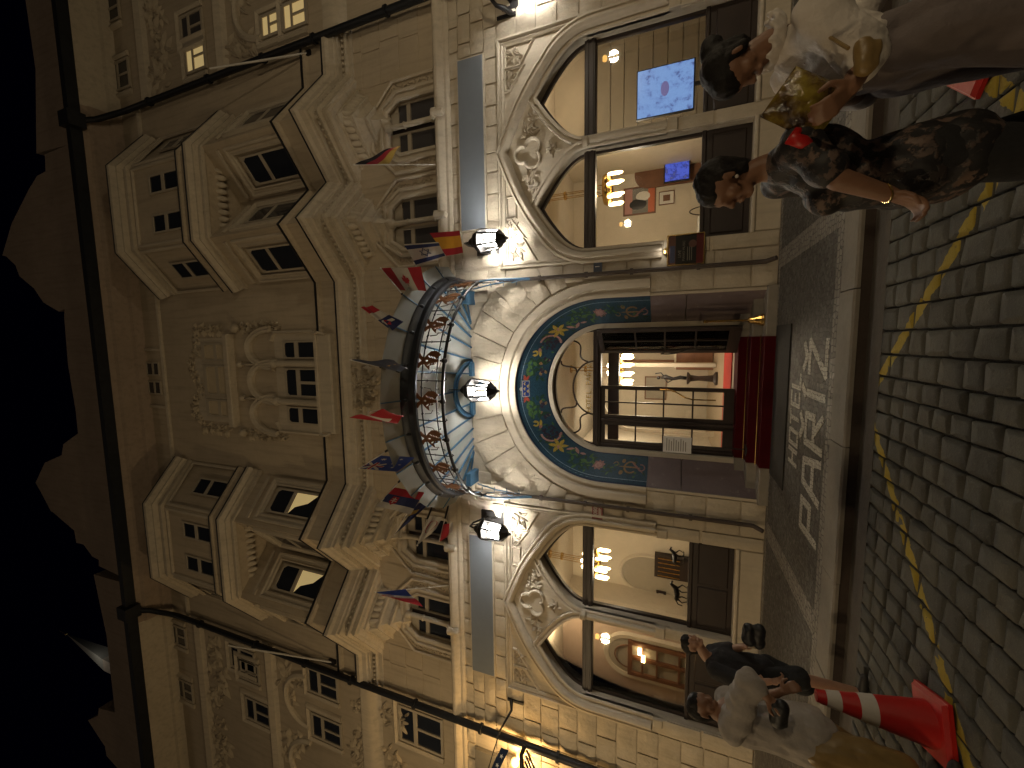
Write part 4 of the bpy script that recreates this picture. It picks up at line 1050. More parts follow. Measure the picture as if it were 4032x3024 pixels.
# first-floor windows
for k, (xc, hw) in enumerate(W1S):
    lp = win_loop(xc, hw)
    f = MB().sweep(lp[::-1], [(-.02, -.03), (-.02, .03), (.02, .06), (.06, .06), (.08, .02), (.13, .02), (.15, .07), (.21, .07), (.23, 0)], closed=True)
    f = f.build('window_surround', 'trim', hotel, smooth=30)
    b = MB(); q = random.Random(k)
    for t in [i/26 for i in range(27)]:
        lpx = [(xc-hw-.30, 6.95), (xc-hw-.30, 8.0), (xc-hw*.55-.1, 8.52), (xc+hw*.55+.1, 8.52), (xc+hw+.30, 8.0), (xc+hw+.30, 6.95)]
        L = [math.dist(a, b2) for a, b2 in zip(lpx, lpx[1:])]; d = t*sum(L)
        for i, l in enumerate(L):
            if d <= l: u = d/l; px, pz = lpx[i][0]*(1-u)+lpx[i+1][0]*u, lpx[i][1]*(1-u)+lpx[i+1][1]*u; break
            d -= l
        foliage(b, px, pz, .085, 4, .0, q.randint(0, 999), .03)
    tag(b.build('carved_frieze', 'carving', hotel, smooth=50), kind='stuff')
    out = [(xc+hw+.40, 6.92), (xc+hw+.40, 8.05), (xc+hw*.6+.05, 8.66), (xc-hw*.6-.05, 8.66), (xc-hw-.40, 8.05), (xc-hw-.40, 6.92)]
    MB().sweep(out[::-1], [(0, 0), (0, .05), (.03, .07), (.06, .06), (.09, 0)]).build('window_hood', 'trim', hotel)
    b = MB().tube([(xc, -.04, 6.88), (xc, -.04, 7.0)], .085, 12); b.tube([(xc, -.04, 7.0), (xc, -.04, 8.12)], .062, 12); b.lathe([(.062, 0), (.10, .06), (.10, .13), (.05, .14)], (xc, -.04, 8.12), 12); b.lathe([(.075, 0), (.085, .02), (.075, .04)], (xc, -.04, 7.72), 12)
    b.build('mullion_column', 'trim', hotel, smooth=40)
    for sx in (-1, 1):
        a, b2 = sorted((xc+sx*.075, xc+sx*(hw-.0)))
        loop = [(a, 6.86), (b2, 6.86), (b2, 8.22), (a, 8.22)]
        inn = [(a+.05, 6.92), (b2-.05, 6.92), (b2-.05, 8.0), (a+.05, 8.0)]
        f = MB().plate([loop, inn[::-1]], .10, .16); f.box(a+.04, b2-.04, .085, .15, 7.66, 7.76)
        if sx > 0: f.box(b2-.2, b2-.02, .09, .15, 8.0, 8.1)
        f = f.build('casement', 'frame_white', hotel)
        MB().box(a+.04, b2-.04, .13, .14, 6.9, 8.02).build('pane', 'glass_dusk' if k in (2, 3) else 'glass_night', f)
    MB().box(xc-hw, xc+hw, .17, .18, 6.85, 8.3).build('blind', 'curtain' if k in (2,) else 'wood_dark', hotel)
    b = MB().bbox(xc-hw*.9, xc+hw*.9, -.03, .02, 8.72, 8.78, .01); b.build('lintel_band', 'trim', hotel)
# cornice 1 along the oriel zigzag
ZIG = lambda s, g=0: [(s*2.80, 0), (s*4.03, -.98), (s*5.15, 0), (s*6.40, -.98), (s*7.65, 0)]
TRAP = lambda s: [(s*2.80, 0), (s*4.03, -.98), (s*6.40, -.98), (s*7.65, 0)]
full = [(HX, 0)] + ZIG(1)[::-1] + ZIG(-1) + [(-HX, 0)]
planmould(full, [(-.03, 9.18), (.05, 9.18), (.05, 9.26), (.02, 9.28), (.02, 9.32), (.10, 9.35), (.10, 9.39), (.015, 9.41), (.015, 9.55), (.13, 9.57), (.13, 9.64), (.17, 9.66), (.19, 9.78), (.26, 9.84), (.26, 9.93), (-.03, 9.96)], 'main_cornice', 'trim', hotel)
planmould(full, [(-.03, 9.96), (.04, 9.97), (.04, 10.62), (.10, 10.66), (.12, 10.72), (.10, 10.76), (-.03, 10.77)], 'parapet_band', 'plaster', hotel)
# bead row under the cornice
def along(path, step):
    out = []
    for (ax, ay), (bx, by) in zip(path, path[1:]):
        L = math.hypot(bx-ax, by-ay); n = int(L/step); d = Vector((bx-ax, by-ay)).normalized(); nn = Vector((-d.y, d.x))
        for i in range(n): out.append((Vector((ax, ay)).lerp(Vector((bx, by)), (i+.5)/n), nn))
    return out
egg = MB().ball((0, 0, 0), .048, 6, 4, (1, 1, .9)).build('egg', 'trim', hotel, smooth='all')
for i, (p, n) in enumerate(along(full, .13)):
    q = p+n*.055
    ob = egg if i == 0 else obj('egg', egg.data, hotel); ob.location = (q.x, q.y, 9.475)
# dark lead flashing on the cornice edges
def flash(path, out, z): planmould(path, [(-.02, z), (out, z), (out+.012, z+.006), (out+.012, z+.035), (-.02, z+.045)], 'lead_flashing', 'dark_metal', hotel)
flash(full, .262, 9.935); flash(full, .125, 10.765)
_g = MB().ball((0, 0, 0), .085, 8, 6, (1, .9, 1.7)).build('gadroon', 'trim', None, smooth='all'); GAD = _g.data; bpy.data.objects.remove(_g)
for s in (-1, 1):
    zz = ZIG(s)
    for k, (xt, xa, xb) in enumerate(((4.03, 2.80, 5.15), (6.40, 5.15, 7.65))):
        # oriel body with its windows
        body = MB().planprism([(s*xa, .1), (s*xt, -.98), (s*xb, .1)], 10.6, 13.9).build('oriel', 'plaster', hotel)
        # tapering corbel
        xm = xt; levels = [(9.19, 1.0), (9.13, .95), (9.13, .78), (9.07, .78), (9.06, .64), (8.88, .52), (8.88, .62), (8.80, .62), (8.79, .50), (8.62, .33), (8.62, .41), (8.55, .41), (8.54, .28), (8.36, .14), (8.36, .19), (8.31, .19), (8.15, .05)]
        P = []
        for z, c in levels:
            P += [(s*(xm+(xa-xm)*c), .02, z), (s*xm, -.98*c, z), (s*(xm+(xb-xm)*c), .02, z)]
        Fs = [(i*3+j, i*3+(j+1) % 3, (i+1)*3+(j+1) % 3, (i+1)*3+j) for i in range(len(levels)-1) for j in range(3)] + [(0, 1, 2)]
        cb = MB().add(P, Fs).build('oriel_corbel', 'trim', hotel)
        for (ax, ay), (bx, by) in (((s*xa, 0), (s*xt, -.98)), ((s*xt, -.98), (s*xb, 0))):
            c = .63; A = Vector((s*xm+(ax-s*xm)*c, ay*c)); B2 = Vector((s*xm+(bx-s*xm)*c, by*c)); A, B2 = A.lerp(B2, .06), A.lerp(B2, .94)
            n = 6
            for i in range(n):
                p = A.lerp(B2, (i+.5)/n); gd = obj('gadroon', GAD, cb); gd.location = (p.x, p.y, 8.99); gd.rotation_euler = (.5, 0, 0)
        for fi, ((ax, ay), (bx, by)) in enumerate((((s*xa, 0), (s*xt, -.98)), ((s*xt, -.98), (s*xb, 0)))):
            A, B2 = Vector((ax, ay)), Vector((bx, by)); m = (A+B2)/2; d = (B2-A).normalized(); nn = Vector((-d.y, d.x)); nn = nn if nn.y < 0 else -nn
            ang = math.atan2(-nn.x, nn.y)+PI; lit = (s < 0)
            M = Matrix.Translation((m.x+nn.x*.0, m.y+nn.y*.0, 0)) @ Matrix.Rotation(math.atan2(nn.x, -nn.y), 4, 'Z')
            hw = .36
            b = MB().sweep([(-hw-.06, 10.75), (-hw-.06, 12.62), (hw+.06, 12.62), (hw+.06, 10.75)], [(0, 0), (0, .05), (.03, .07), (.07, .03), (.12, .03), (.15, .08), (.20, .08), (.22, 0)])
            b.box(-.62, .62, -.05, .0, 13.05, 13.14); b.xf(M).build('window_surround', 'trim', body)
            b = MB().plate([[(-hw, 10.78), (hw, 10.78), (hw, 12.48), (-hw, 12.48)], [(-hw+.05, 10.82), (-hw+.05, 11.72), (hw-.05, 11.72), (hw-.05, 10.82)], [(-hw+.05, 11.82), (-hw+.05, 12.32), (-hw+.12, 12.43), (hw-.12, 12.43), (hw-.05, 12.32), (hw-.05, 11.82)]], -.045, -.004)
            fr = b.xf(M).build('casement', 'frame_white', body)
            MB().box(-hw+.04, hw-.04, -.022, -.012, 10.8, 12.44).xf(M).build('pane', 'glass_night', body)
            if s < 0 and ((k == 0 and fi == 0) or (k == 1 and fi == 0)):
                MB().add([(-hw+.06, -.026, 11.70), (hw-.06, -.026, 11.70), (hw-.06, -.026, 10.9), (.05, -.026, 11.15), (-.1, -.026, 11.55)], [(0, 4, 3, 2, 1)]).xf(M).build('lit_curtain', 'lit_curtain', body)
    # recessed loggia roof between the prows and the beam across
    planmould(TRAP(s)[::-1] if s > 0 else TRAP(s), [(-.05, 13.55), (.05, 13.55), (.05, 13.62), (.01, 13.64), (.01, 13.72), (.12, 13.74), (.12, 13.80), (.22, 13.88), (.22, 13.97), (-.05, 14.0)], 'oriel_cornice', 'trim', hotel)
    planmould(TRAP(s)[::-1] if s > 0 else TRAP(s), [(-.05, 14.0), (.04, 14.01), (.04, 14.42), (.09, 14.46), (.09, 14.52), (-.05, 14.53)], 'oriel_band', 'plaster', hotel)
    MB().planprism([(s*2.80, .1), (s*4.03, -.96), (s*6.40, -.96), (s*7.65, .1)], 13.6, 14.5).build('oriel_floor', 'plaster', hotel)
    for i in range(9): gd = obj('gadroon', GAD, hotel); gd.location = (s*(4.45+i*.185), -.55, 13.56); gd.rotation_euler = (.9, 0, 0)
    flash(TRAP(s)[::-1] if s > 0 else TRAP(s), .222, 13.975); flash(TRAP(s)[::-1] if s > 0 else TRAP(s), .095, 14.52); flash(TRAP(s)[::-1] if s > 0 else TRAP(s), .242, 17.52)
    ub = MB().planprism([(s*2.82, .1), (s*4.04, -.94), (s*6.39, -.94), (s*7.63, .1)], 14.5, 17.4).build('oriel', 'plaster', hotel)
    faces = [((s*4.03, -.94), (s*6.40, -.94), (-.55, .55)), ((s*2.80, 0), (s*4.03, -.94), (0,)), ((s*6.40, -.94), (s*7.65, 0), (0,))]
    for A, B2, offs in faces:
        A, B2 = Vector(A), Vector(B2); m = (A+B2)/2; d = (B2-A).normalized(); nn = Vector((-d.y, d.x)); nn = nn if nn.y < 0 else -nn
        M = Matrix.Translation((m.x, m.y, 0)) @ Matrix.Rotation(math.atan2(nn.x, -nn.y), 4, 'Z')
        W_ = (B2-A).length/2-.12
        b = MB().sweep([(-W_, 14.55), (-W_, 16.75), (W_, 16.75), (W_, 14.55)], [(0, 0), (0, .04), (.03, .06), (.08, .05), (.10, 0)]); b.xf(M).build('wall_panel_frame', 'trim', ub)
        for o_ in offs:
            hw = .27
            b = MB().plate([[(o_-hw, 14.55), (o_+hw, 14.55), (o_+hw, 16.02), (o_-hw, 16.02)], [(o_-hw+.05, 14.6), (o_-hw+.05, 15.30), (o_+hw-.05, 15.30), (o_+hw-.05, 14.6)], [(o_-hw+.05, 15.42), (o_-hw+.05, 15.96), (o_+hw-.05, 15.96), (o_+hw-.05, 15.42)]], -.05, -.004)
            b.xf(M).build('casement', 'frame_white', ub); MB().box(o_-hw+.04, o_+hw-.04, -.025, -.015, 14.58, 15.98).xf(M).build('pane', 'glass_night', ub)
    planmould(TRAP(s)[::-1] if s > 0 else TRAP(s), [(-.05, 16.95), (.06, 16.95), (.06, 17.04), (.01, 17.06), (.01, 17.2), (.14, 17.24), (.14, 17.30), (.24, 17.42), (.24, 17.52), (-.3, 17.75)], 'oriel_cornice', 'trim', hotel)
# centre: balcony sill, three-arched window, upper window, carvings
b = MB(); b.bbox(-1.38, 1.38, -.22, .0, 10.28, 10.80, .04); b.bbox(-1.42, 1.42, -.26, .0, 10.72, 10.84, .02)
b.build('balcony_sill', 'trim', hotel)
for s in (-1, 1): MB().tube([(s*1.38, -.24, 10.8), (s*1.42, -.30, 10.6), (s*1.36, -.24, 10.4)], .03, 6).build('scroll_hook', 'trim', hotel)
cw = MB().box(-1.45, 1.45, -.02, .0, 10.8, 12.6).build('window_group', 'trim', hotel)
for xa, xb in ((.70, 1.20), (-.40, .42), (-1.20, -.70)):
    b = MB().plate([[(xa, 10.84), (xb, 10.84), (xb, 12.22), (xa, 12.22)], [(xa+.04, 10.88), (xa+.04, 11.62), (xb-.04, 11.62), (xb-.04, 10.88)], [(xa+.04, 11.76), (xa+.04, 12.08), (xa+.10, 12.15), (xb-.10, 12.15), (xb-.04, 12.08), (xb-.04, 11.76)]], -.07, -.022)
    if xb-xa > .7: b.box(-.03, .05, -.075, -.02, 10.86, 11.64)
    b.build('casement', 'frame_white', cw); MB().box(xa+.03, xb-.03, -.045, -.035, 10.86, 12.16).build('pane', 'glass_night', cw)
for s in (-1, 1):
    b = MB().tube([(s*.56, -.10, 10.84), (s*.56, -.10, 12.45)], .085, 12); b.lathe([(.085, 0), (.13, .08), (.13, .14)], (s*.56, -.10, 12.45), 12); b.build('window_column', 'trim', cw, smooth=40)
    MB().sweep([(s*1.50, 11.0), (s*1.50, 12.55), (s*1.25, 12.75)][::s], [(0, 0), (0, .08), (.06, .10), (.10, 0)]).build('side_moulding', 'trim', cw)
for xc, hw in ((-1.0, .48), (0, .52), (1.0, .48)):
    MB().sweep(arc(xc, 12.66, hw, .92, 180, 0, 18), [(0, -.01), (0, .10), (.06, .14), (.10, .10), (.16, .13), (.20, 0)]).build('arched_hood', 'trim', cw, smooth=30)
def carve(x, z, r, n, y, seed, d): return foliage(MB(), x, z, r, n, y, seed, d).build('carved_leaf', 'carving', hotel, smooth=50)
for s in (-1, 1):
    for k in range(6): carve(s*(1.62+.03*(k % 2)), 12.5+k*.28, .20, 8, .0, 70+k, .09)
    MB().ball((s*1.62, -.08, 14.15), .14, 10, 6).build('finial_ball', 'carving', hotel, smooth='all')
for s in (-.52, .52):
    b = MB().ball((s, -.08, 14.05), .11, 10, 6); b.tube([(s, -.06, 13.4), (s, -.1, 13.75), (s, -.08, 14.0)], .035, 6); b.build('finial_ball', 'carving', hotel, smooth='all')
for x, z, r, n, q in ((0, 9.45, .45, 18, 91), (-.42, 9.5, .34, 14, 92), (.42, 9.5, .34, 14, 93), (0, 9.0, .30, 12, 94), (-.3, 9.15, .2, 9, 95), (.3, 9.15, .2, 9, 96)): carve(x, z, r, n, -.04, q, .17)
b = MB().bbox(-1.45, 1.45, -.22, 0, 14.38, 14.60, .03); b.build('window_sill', 'trim', hotel)
uw = MB().box(-1.35, 1.35, -.02, 0, 14.6, 16.3).build('window_group', 'trim', hotel)
for xa, xb in ((.62, 1.18), (-.48, .48), (-1.18, -.62)):
    b = MB().plate([[(xa, 14.62), (xb, 14.62), (xb, 15.85), (xa, 15.85)], [(xa+.05, 14.68), (xa+.05, 15.12), (xb-.05, 15.12), (xb-.05, 14.68)], [(xa+.05, 15.26), (xa+.05, 15.62), (xa+.1, 15.7), (xb-.1, 15.7), (xb-.05, 15.62), (xb-.05, 15.26)]], -.07, -.022)
    b.build('casement', 'frame_white', uw); MB().box(xa+.03, xb-.03, -.045, -.035, 14.66, 15.72).build('pane', 'curtain', uw)
for k in range(14): carve(-1.3+k*.2, 16.3+.22*math.sin(k*.9), .22, 7, 0, 120+k, .08)
for s in (-1, 1):
    for k in range(4): carve(s*1.6, 15.0+k*.35, .22, 7, 0, 140+k, .09)
# attic: small windows under the eaves, eaves cornice, gutter
hm(-HX, HX, [(-.02, 17.9), (.06, 17.92), (.08, 18.0), (-.02, 18.04)], 'attic_string', 'trim', hotel)
for xc in (-5.2, -.0, 5.2):
    MB().sweep([(xc-.95, 18.05), (xc-.95, 19.0), (xc+.95, 19.0), (xc+.95, 18.05)], [(0, 0), (0, .05), (.08, .06), (.12, 0)]).build('attic_panel', 'trim', hotel)
    for o_ in (-.33, .33):
        b = MB().plate([[(xc+o_-.24, 18.25), (xc+o_+.24, 18.25), (xc+o_+.24, 18.98), (xc+o_-.24, 18.98)], [(xc+o_-.19, 18.30), (xc+o_-.19, 18.56), (xc+o_+.19, 18.56), (xc+o_+.19, 18.30)], [(xc+o_-.19, 18.64), (xc+o_-.19, 18.93), (xc+o_+.19, 18.93), (xc+o_+.19, 18.64)]], -.04, 0)
        b.build('attic_casement', 'frame_white', hotel); MB().box(xc+o_-.2, xc+o_+.2, -.02, -.012, 18.28, 18.95).build('pane', 'glass_night', hotel)
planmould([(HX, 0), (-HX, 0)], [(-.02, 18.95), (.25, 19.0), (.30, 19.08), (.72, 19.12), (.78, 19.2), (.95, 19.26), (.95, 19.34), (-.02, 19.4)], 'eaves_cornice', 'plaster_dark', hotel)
MB().box(-26, 18, -1.22, -.93, 19.22, 19.46).build('eaves_gutter', 'zinc', hotel)
# gabled parapet against the sky
sk = [(85, 2, -300), (165, 1, 0), (230, 1, 450), (290, 1, 1000), (295, 1, 1110), (240, 1, 1140), (185, 1, 1230), (130, 1, 1340), (75, 1, 1450), (15, 1, 1655), (40, 4, 3), (100, 4, 60), (125, 4, 130), (220, 4, 210), (280, 4, 300), (380, 4, 360), (418, 4, 345), (416, 4, 400), (440, 4, 700), (490, 4, 1000), (505, 4, 1150), (410, 4, 1220), (400, 4, 1290), (290, 4, 1340), (230, 4, 1470), (270, 4, 1540), (330, 4, 1655), (345, 7, 3), (410, 7, 60), (480, 7, 120), (495, 7, 200), (540, 7, 210), (600, 7, 290), (640, 7, 310), (640, 7, 350), (690, 7, 800), (745, 7, 1300), (640, 7, 1272), (635, 7, 1320), (570, 7, 1350), (640, 7, 1460), (680, 7, 1520), (690, 7, 1580), (760, 7, 1659), (700, 7, 2400)]
pts = []
for zx, r, zy in sk:
    x_, y_ = (zx/1.6458, zy/1.6458+{1: 0, 4: 1008, 7: 2016, 2: 0}[r]); p = pY(x_, y_, .5); pts.append((p.x, p.z))
x_l, x_r = -9.0, 9.0
mid = [p for p in pts if -9.0 < p[0] < 9.0]
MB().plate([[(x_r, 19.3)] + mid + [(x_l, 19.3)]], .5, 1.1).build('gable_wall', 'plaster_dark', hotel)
LG = [p for p in pts if p[0] <= -9.0]; RG = [p for p in pts if p[0] >= 9.0]
# ---------------------------------------------------------------- wings beyond the downpipes
def wing(s, label, wx0, wx1, sil):
    t = thing('neighbouring_house', label, 'building', ((wx0+wx1)/2, 0, 0)); ox = (wx0+wx1)/2
    def P_(o): o.location.x = -ox; return o
    x0, x1 = wx0, wx1
    w = P_(MB().box(x0, x1, .003, .4, 0, 6.62).build('ground_wall', 'stone', t)); P_(MB().box(x0, x1, .006, .4, 6.62, 19.3).build('upper_wall', 'plaster', t))
    for st in ((0, 5.36),):
        n = 12; h = 5.36/n
        for j in range(n):
            x = x0+.02
            while x < x1-.1:
                wd = rnd.uniform(.6, 1.0); wd = min(wd, x1-x)
                if min(abs(x), abs(x+wd)) < 15: o = stone(rect(x, x+wd, j*h, (j+1)*h), .05, parent=w, gap=.01)
                x += wd
    for z0, z1 in ((5.36, 5.66), (6.28, 6.55)):
        x = x0+.02
        while x < x1-.1:
            wd = min(rnd.uniform(.4, .65), x1-x)
            if min(abs(x), abs(x+wd)) < 14: stone(rect(x, x+wd, z0, z1), .045, parent=w)
            x += wd
    for prof, nm in (([(-.02, 6.50), (.06, 6.50), (.10, 6.56), (.10, 6.62), (.17, 6.68), (.20, 6.74), (.20, 6.80), (.14, 6.86), (-.02, 6.88)], 'string_course'), ([(-.02, 9.30), (.05, 9.46), (.14, 9.58), (.18, 9.72), (.18, 9.93), (-.02, 9.96)], 'main_cornice'), ([(-.02, 13.6), (.1, 13.7), (.16, 13.9), (-.02, 14)], 'string_course'), ([(-.02, 17.2), (.1, 17.3), (.16, 17.5), (-.02, 17.6)], 'string_course'), ([(-.02, 18.95), (.25, 19.0), (.30, 19.08), (.78, 19.2), (.95, 19.26), (.95, 19.34), (-.02, 19.4)], 'eaves_cornice')):
        P_(planmould([(x1, 0), (x0, 0)], prof, nm, 'trim', t))
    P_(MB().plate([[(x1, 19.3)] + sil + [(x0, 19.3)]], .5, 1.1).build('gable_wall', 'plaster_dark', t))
    return t, P_, w
wl, PL, wlw = wing(-1, 'ornate stucco house front beyond the black downpipe on the hotel side with the shop lantern', -24, -HX, [(-9.0, 25.6)] + LG[:-1] + [(-24, 27)])
wr, PR, wrw = wing(1, 'ornate stucco house front beyond the black downpipe with lit upstairs windows', HX, 18, [(18, 25.2)] + RG[1:] + [(9.0, 26)])
def window(x, z, hw, hh, t, P_, glassm='glass_night', head=True):
    f = MB().plate([[(x-hw, z-hh), (x+hw, z-hh), (x+hw, z+hh), (x-hw, z+hh)], [(x-hw+.07, z-hh+.07), (x-hw+.07, z+hh*.15), (x-.03, z+hh*.15), (x-.03, z-hh+.07)], [(x+.03, z-hh+.07), (x+.03, z+hh*.15), (x+hw-.07, z+hh*.15), (x+hw-.07, z-hh+.07)], [(x-hw+.07, z+hh*.32), (x-hw+.07, z+hh-.07), (x+hw-.07, z+hh-.07), (x+hw-.07, z+hh*.32)]], -.06, .0)
    f = P_(f.build('window', 'frame_white', t)); g = MB().box(x-hw+.05, x+hw-.05, -.035, -.025, z-hh+.05, z+hh-.05).build('pane', glassm, f)
    if head: P_(MB().sweep([(x-hw-.05, z-hh), (x-hw-.05, z+hh+.06), (x+hw+.05, z+hh+.06), (x+hw+.05, z-hh)], [(0, 0), (0, .06), (.08, .10), (.14, .06), (.17, 0)]).build('window_surround', 'trim', t))
    return f
for zz, y_, hh, hw in ((7.55, 2860, .7, .55), (11.6, 2640, .9, .5), (15.3, 2560, .75, .5), (18.4, 2480, .45, .45), (18.4, 2700, .45, .45), (11.6, 2800, .9, .5), (15.3, 2720, .75, .5)):
    pass
for px_, py_, hh, hw in ((1660, 2870, .72, .55), (1275, 2690, .62, .42), (960, 2595, .62, .42), (708, 2500, .45, .40), (735, 2715, .45, .40), (985, 2640, .5, .36), (1290, 2870, .62, .42), (1020, 2800, .6, .42)):
    c = pY(px_, py_, 0); window(c.x, c.z, hw, hh, wl, PL)
for px_, py_, hh, hw, g in ((1075, 98, .40, .30, 'lit_curtain'), (1165, 60, .42, .34, 'lit_curtain'), (775, 225, .45, .42, 'lit_curtain'), (480, 300, .5, .45, 'glass_night'), (440, 40, .5, .4, 'glass_night'), (760, 110, .5, .4, 'glass_dusk')):
    c = pY(px_, py_, 0); window(c.x, c.z, hw, hh, wr, PR, g)
for s, t, P_ in ((-1, wl, PL), (1, wr, PR)):
    q = random.Random(s+9)
    for k in range(60):
        x = s*q.uniform(9.2, 14.5); z = q.choice((8.9, 12.9, 13.2, 16.6, 16.9, 10.3))+q.uniform(-.35, .35); P_(foliage(MB(), x, z, q.uniform(.2, .45), 6, 0, k, .09).build('stucco_ornament', 'carving', t, smooth=50))
    for k in range(3):
        x = s*(10.2+k*2.3); P_(MB().sweep(arc(x, 12.2, .8, .9, 180, 0, 14), [(0, 0), (0, .08), (.08, .12), (.16, .08), (.2, 0)]).build('arched_hood', 'trim', t, smooth=30))
o = PL(MB().box(-13.5, -9.45, -.10, .0, 5.66, 6.25).build('sign_board', 'grey_paint', wl))
# ---------------------------------------------------------------- distant church spire
c0 = pY(395, 2580, 75.0); c1 = pY(262, 2497, 75.0); tp = pY(232, 2475, 75.0)
t = thing('church_spire', 'distant pale floodlit church spire with a gold ball above the rooftops', 'tower', (c0.x, 75, 0))
dx = c1.x-c0.x; h0 = c0.z; hw = 1.7
MB().add([(-hw*1.5, -hw*1.5, h0-8), (hw*1.5, -hw*1.5, h0-8), (hw*1.5, hw*1.5, h0-8), (-hw*1.5, hw*1.5, h0-8), (dx, 0, c1.z)], [(0, 1, 4), (1, 2, 4), (2, 3, 4), (3, 0, 4), (3, 2, 1, 0)]).build('spire', 'step_stone', t)
MB().box(-hw*1.5, hw*1.5, -hw*1.5, hw*1.5, 0, h0-8).build('shaft', 'plaster_dark', t)
MB().ball((dx, 0, c1.z), .55, 10, 8).build('gilt_ball', 'gold', t, smooth='all'); MB().cyl((dx, 0, c1.z), (dx, 0, tp.z), .1).build('finial', 'gold', t)
lamp('floodlight', (dx+3, -9, h0-4), 900, (.95, .95, .85), t, .5)
# ---------------------------------------------------------------- iron and glass canopy
can = thing('entrance_canopy', 'curved iron and glass canopy with bronze leaf frieze over the hotel entrance', 'canopy', (0, 0, 6.1))
CZ = 6.1
def ell(a, b, z, t): return Vector((a*math.cos(t), -b*math.sin(t), z-CZ))
NC = 48
def TH(i, n=NC): return PI*i/n
GA, GB = 2.47, 2.18
def ring_sweep(prof, name, mat, a=GA, b=GB, n=NC, smooth=35):
    B_ = MB(); P = []; k = len(prof)
    for i in range(n+1):
        t = TH(i, n); nx, ny = math.cos(t)/a, -math.sin(t)/b; l = math.hypot(nx, ny); nx /= l; ny /= l
        for o_, z in prof: P.append((a*math.cos(t)+nx*o_, -b*math.sin(t)+ny*o_, z-CZ))
    Fs = [(i*k+j, (i+1)*k+j, (i+1)*k+(j+1) % k, i*k+(j+1) % k) for i in range(n) for j in range(k)]
    Fs += [tuple(range(k)), tuple(n*k+j for j in range(k-1, -1, -1))]
    return B_.add(P, Fs).build(name, mat, can, smooth=smooth)
ring_sweep([(-.02, 6.20), (.04, 6.20), (.07, 6.24), (.07, 6.34), (.12, 6.40), (.14, 6.47), (.10, 6.52), (.02, 6.53), (-.02, 6.48)], 'gutter', 'zinc')
for i in range(0, NC+1, 4):      # gutter joints
    p = ell(GA+.09, GB+.09, 6.40, TH(i)); MB().ball((p.x, p.y, p.z), .05, 8, 6, (1, 1, 1.2)).build('gutter_clip', 'zinc', can, smooth='all')
# glass roof panes (rim to wall) with blue glazing bars
NG = 14; WZ = 6.14
wallp = lambda t: Vector((1.55*math.cos(t), -.02, WZ-CZ))
for i in range(NG):
    t0, t1 = PI*i/NG, PI*(i+1)/NG; a, b_ = ell(GA-.03, GB-.03, 6.30, t0), ell(GA-.03, GB-.03, 6.30, t1); c, d = wallp(t1), wallp(t0)
    m1, m2 = ell(GA-.03, GB-.03, 6.30, (t0+t1)/2), wallp((t0+t1)/2); m1 = (m1+(a+b_)/2)/2
    MB().add([a, b_, c, d]+[p+Vector((0, 0, .008)) for p in (a, b_, c, d)], [(0, 1, 2, 3), (7, 6, 5, 4), (0, 4, 5, 1), (1, 5, 6, 2), (2, 6, 7, 3), (3, 7, 4, 0)]).build('glass_panel', 'canopy_glass', can)
for i in range(NG+1):
    t = PI*i/NG; MB().bar(ell(GA-.03, GB-.03, 6.285, t), wallp(t)+Vector((0, 0, -.015)), .03, .035).build('glazing_bar', 'canopy_blue', can)
# flared outer skirt of glass
SA, SB, SZ = 2.86, 2.70, 6.62
NS = 12
for i in range(NS):
    t0, t1 = PI*i/NS, PI*(i+1)/NS; q = [ell(GA+.10, GB+.10, 6.46, t0), ell(GA+.10, GB+.10, 6.46, t1), ell(SA, SB, SZ, t1), ell(SA, SB, SZ, t0)]
    MB().add(q+[p+Vector((0, 0, .008)) for p in q], [(0, 1, 2, 3), (7, 6, 5, 4), (0, 4, 5, 1), (1, 5, 6, 2), (2, 6, 7, 3), (3, 7, 4, 0)]).build('skirt_panel', 'skirt_glass', can)
for i in range(NS+1):
    t = PI*i/NS; MB().bar(ell(GA+.10, GB+.10, 6.45, t), ell(SA, SB, SZ-.012, t), .02, .02).build('skirt_bar', 'canopy_blue', can)
# hanging frieze: rails, uprights, leaf ornaments
def rail(z, r, name='frieze_rail'): MB().tube([ell(GA-.02, GB-.02, z, TH(i)) for i in range(2, NC-1)], r, 6).build(name, 'iron_black', can, smooth=50)
rail(6.10, .012); rail(5.78, .012); rail(5.64, .030, 'frieze_bar')
NL = 9
def frame_at(t):
    p = ell(GA-.02, GB-.02, CZ, t); tx, ty = -GA*math.sin(t), -GB*math.cos(t); l = math.hypot(tx, ty)
    X = Vector((tx/l, ty/l, 0))*-1
    return p, X
for i in range(NL+1):
    t = PI*(.055+.89*i/NL); p, X = frame_at(t)
    b = MB().bar(p+Vector((0, 0, 6.22-CZ)), p+Vector((0, 0, 5.60-CZ)), .014)
    for z in (5.70, 5.95): b.add([p+X*.04+Vector((0, 0, z-CZ+.05)), p+Vector((0, 0, z-CZ)), p-X*.04+Vector((0, 0, z-CZ+.05)), p+Vector((0, 0, z-CZ+.02))], [(0, 1, 2, 3)])
    b.tube([p+Vector((0, 0, 5.62-CZ)), p+X*.03+Vector((0, 0, 5.57-CZ)), p+X*.06+Vector((0, 0, 5.59-CZ))], .010, 6)
    b.build('frieze_upright', 'iron_black', can)
LEAF = [(0, -.20), (.10, -.17), (.155, -.08), (.15, .02), (.10, .09), (.05, .14), (.07, .20), (.12, .24), (.10, .27), (.04, .25), (0, .19)]
LEAF = [(x*1.22, z*1.12) for x, z in LEAF]
LEAFP = LEAF + [(-x, z) for x, z in LEAF[-2:0:-1]]
def slot(cx, cz, w, h, r):
    return [(cx+math.cos(a)*w*math.cos(r)-math.sin(a)*h*math.sin(r), cz+math.cos(a)*w*math.sin(r)+math.sin(a)*h*math.cos(r)) for a in [2*PI*i/8 for i in range(8)]]
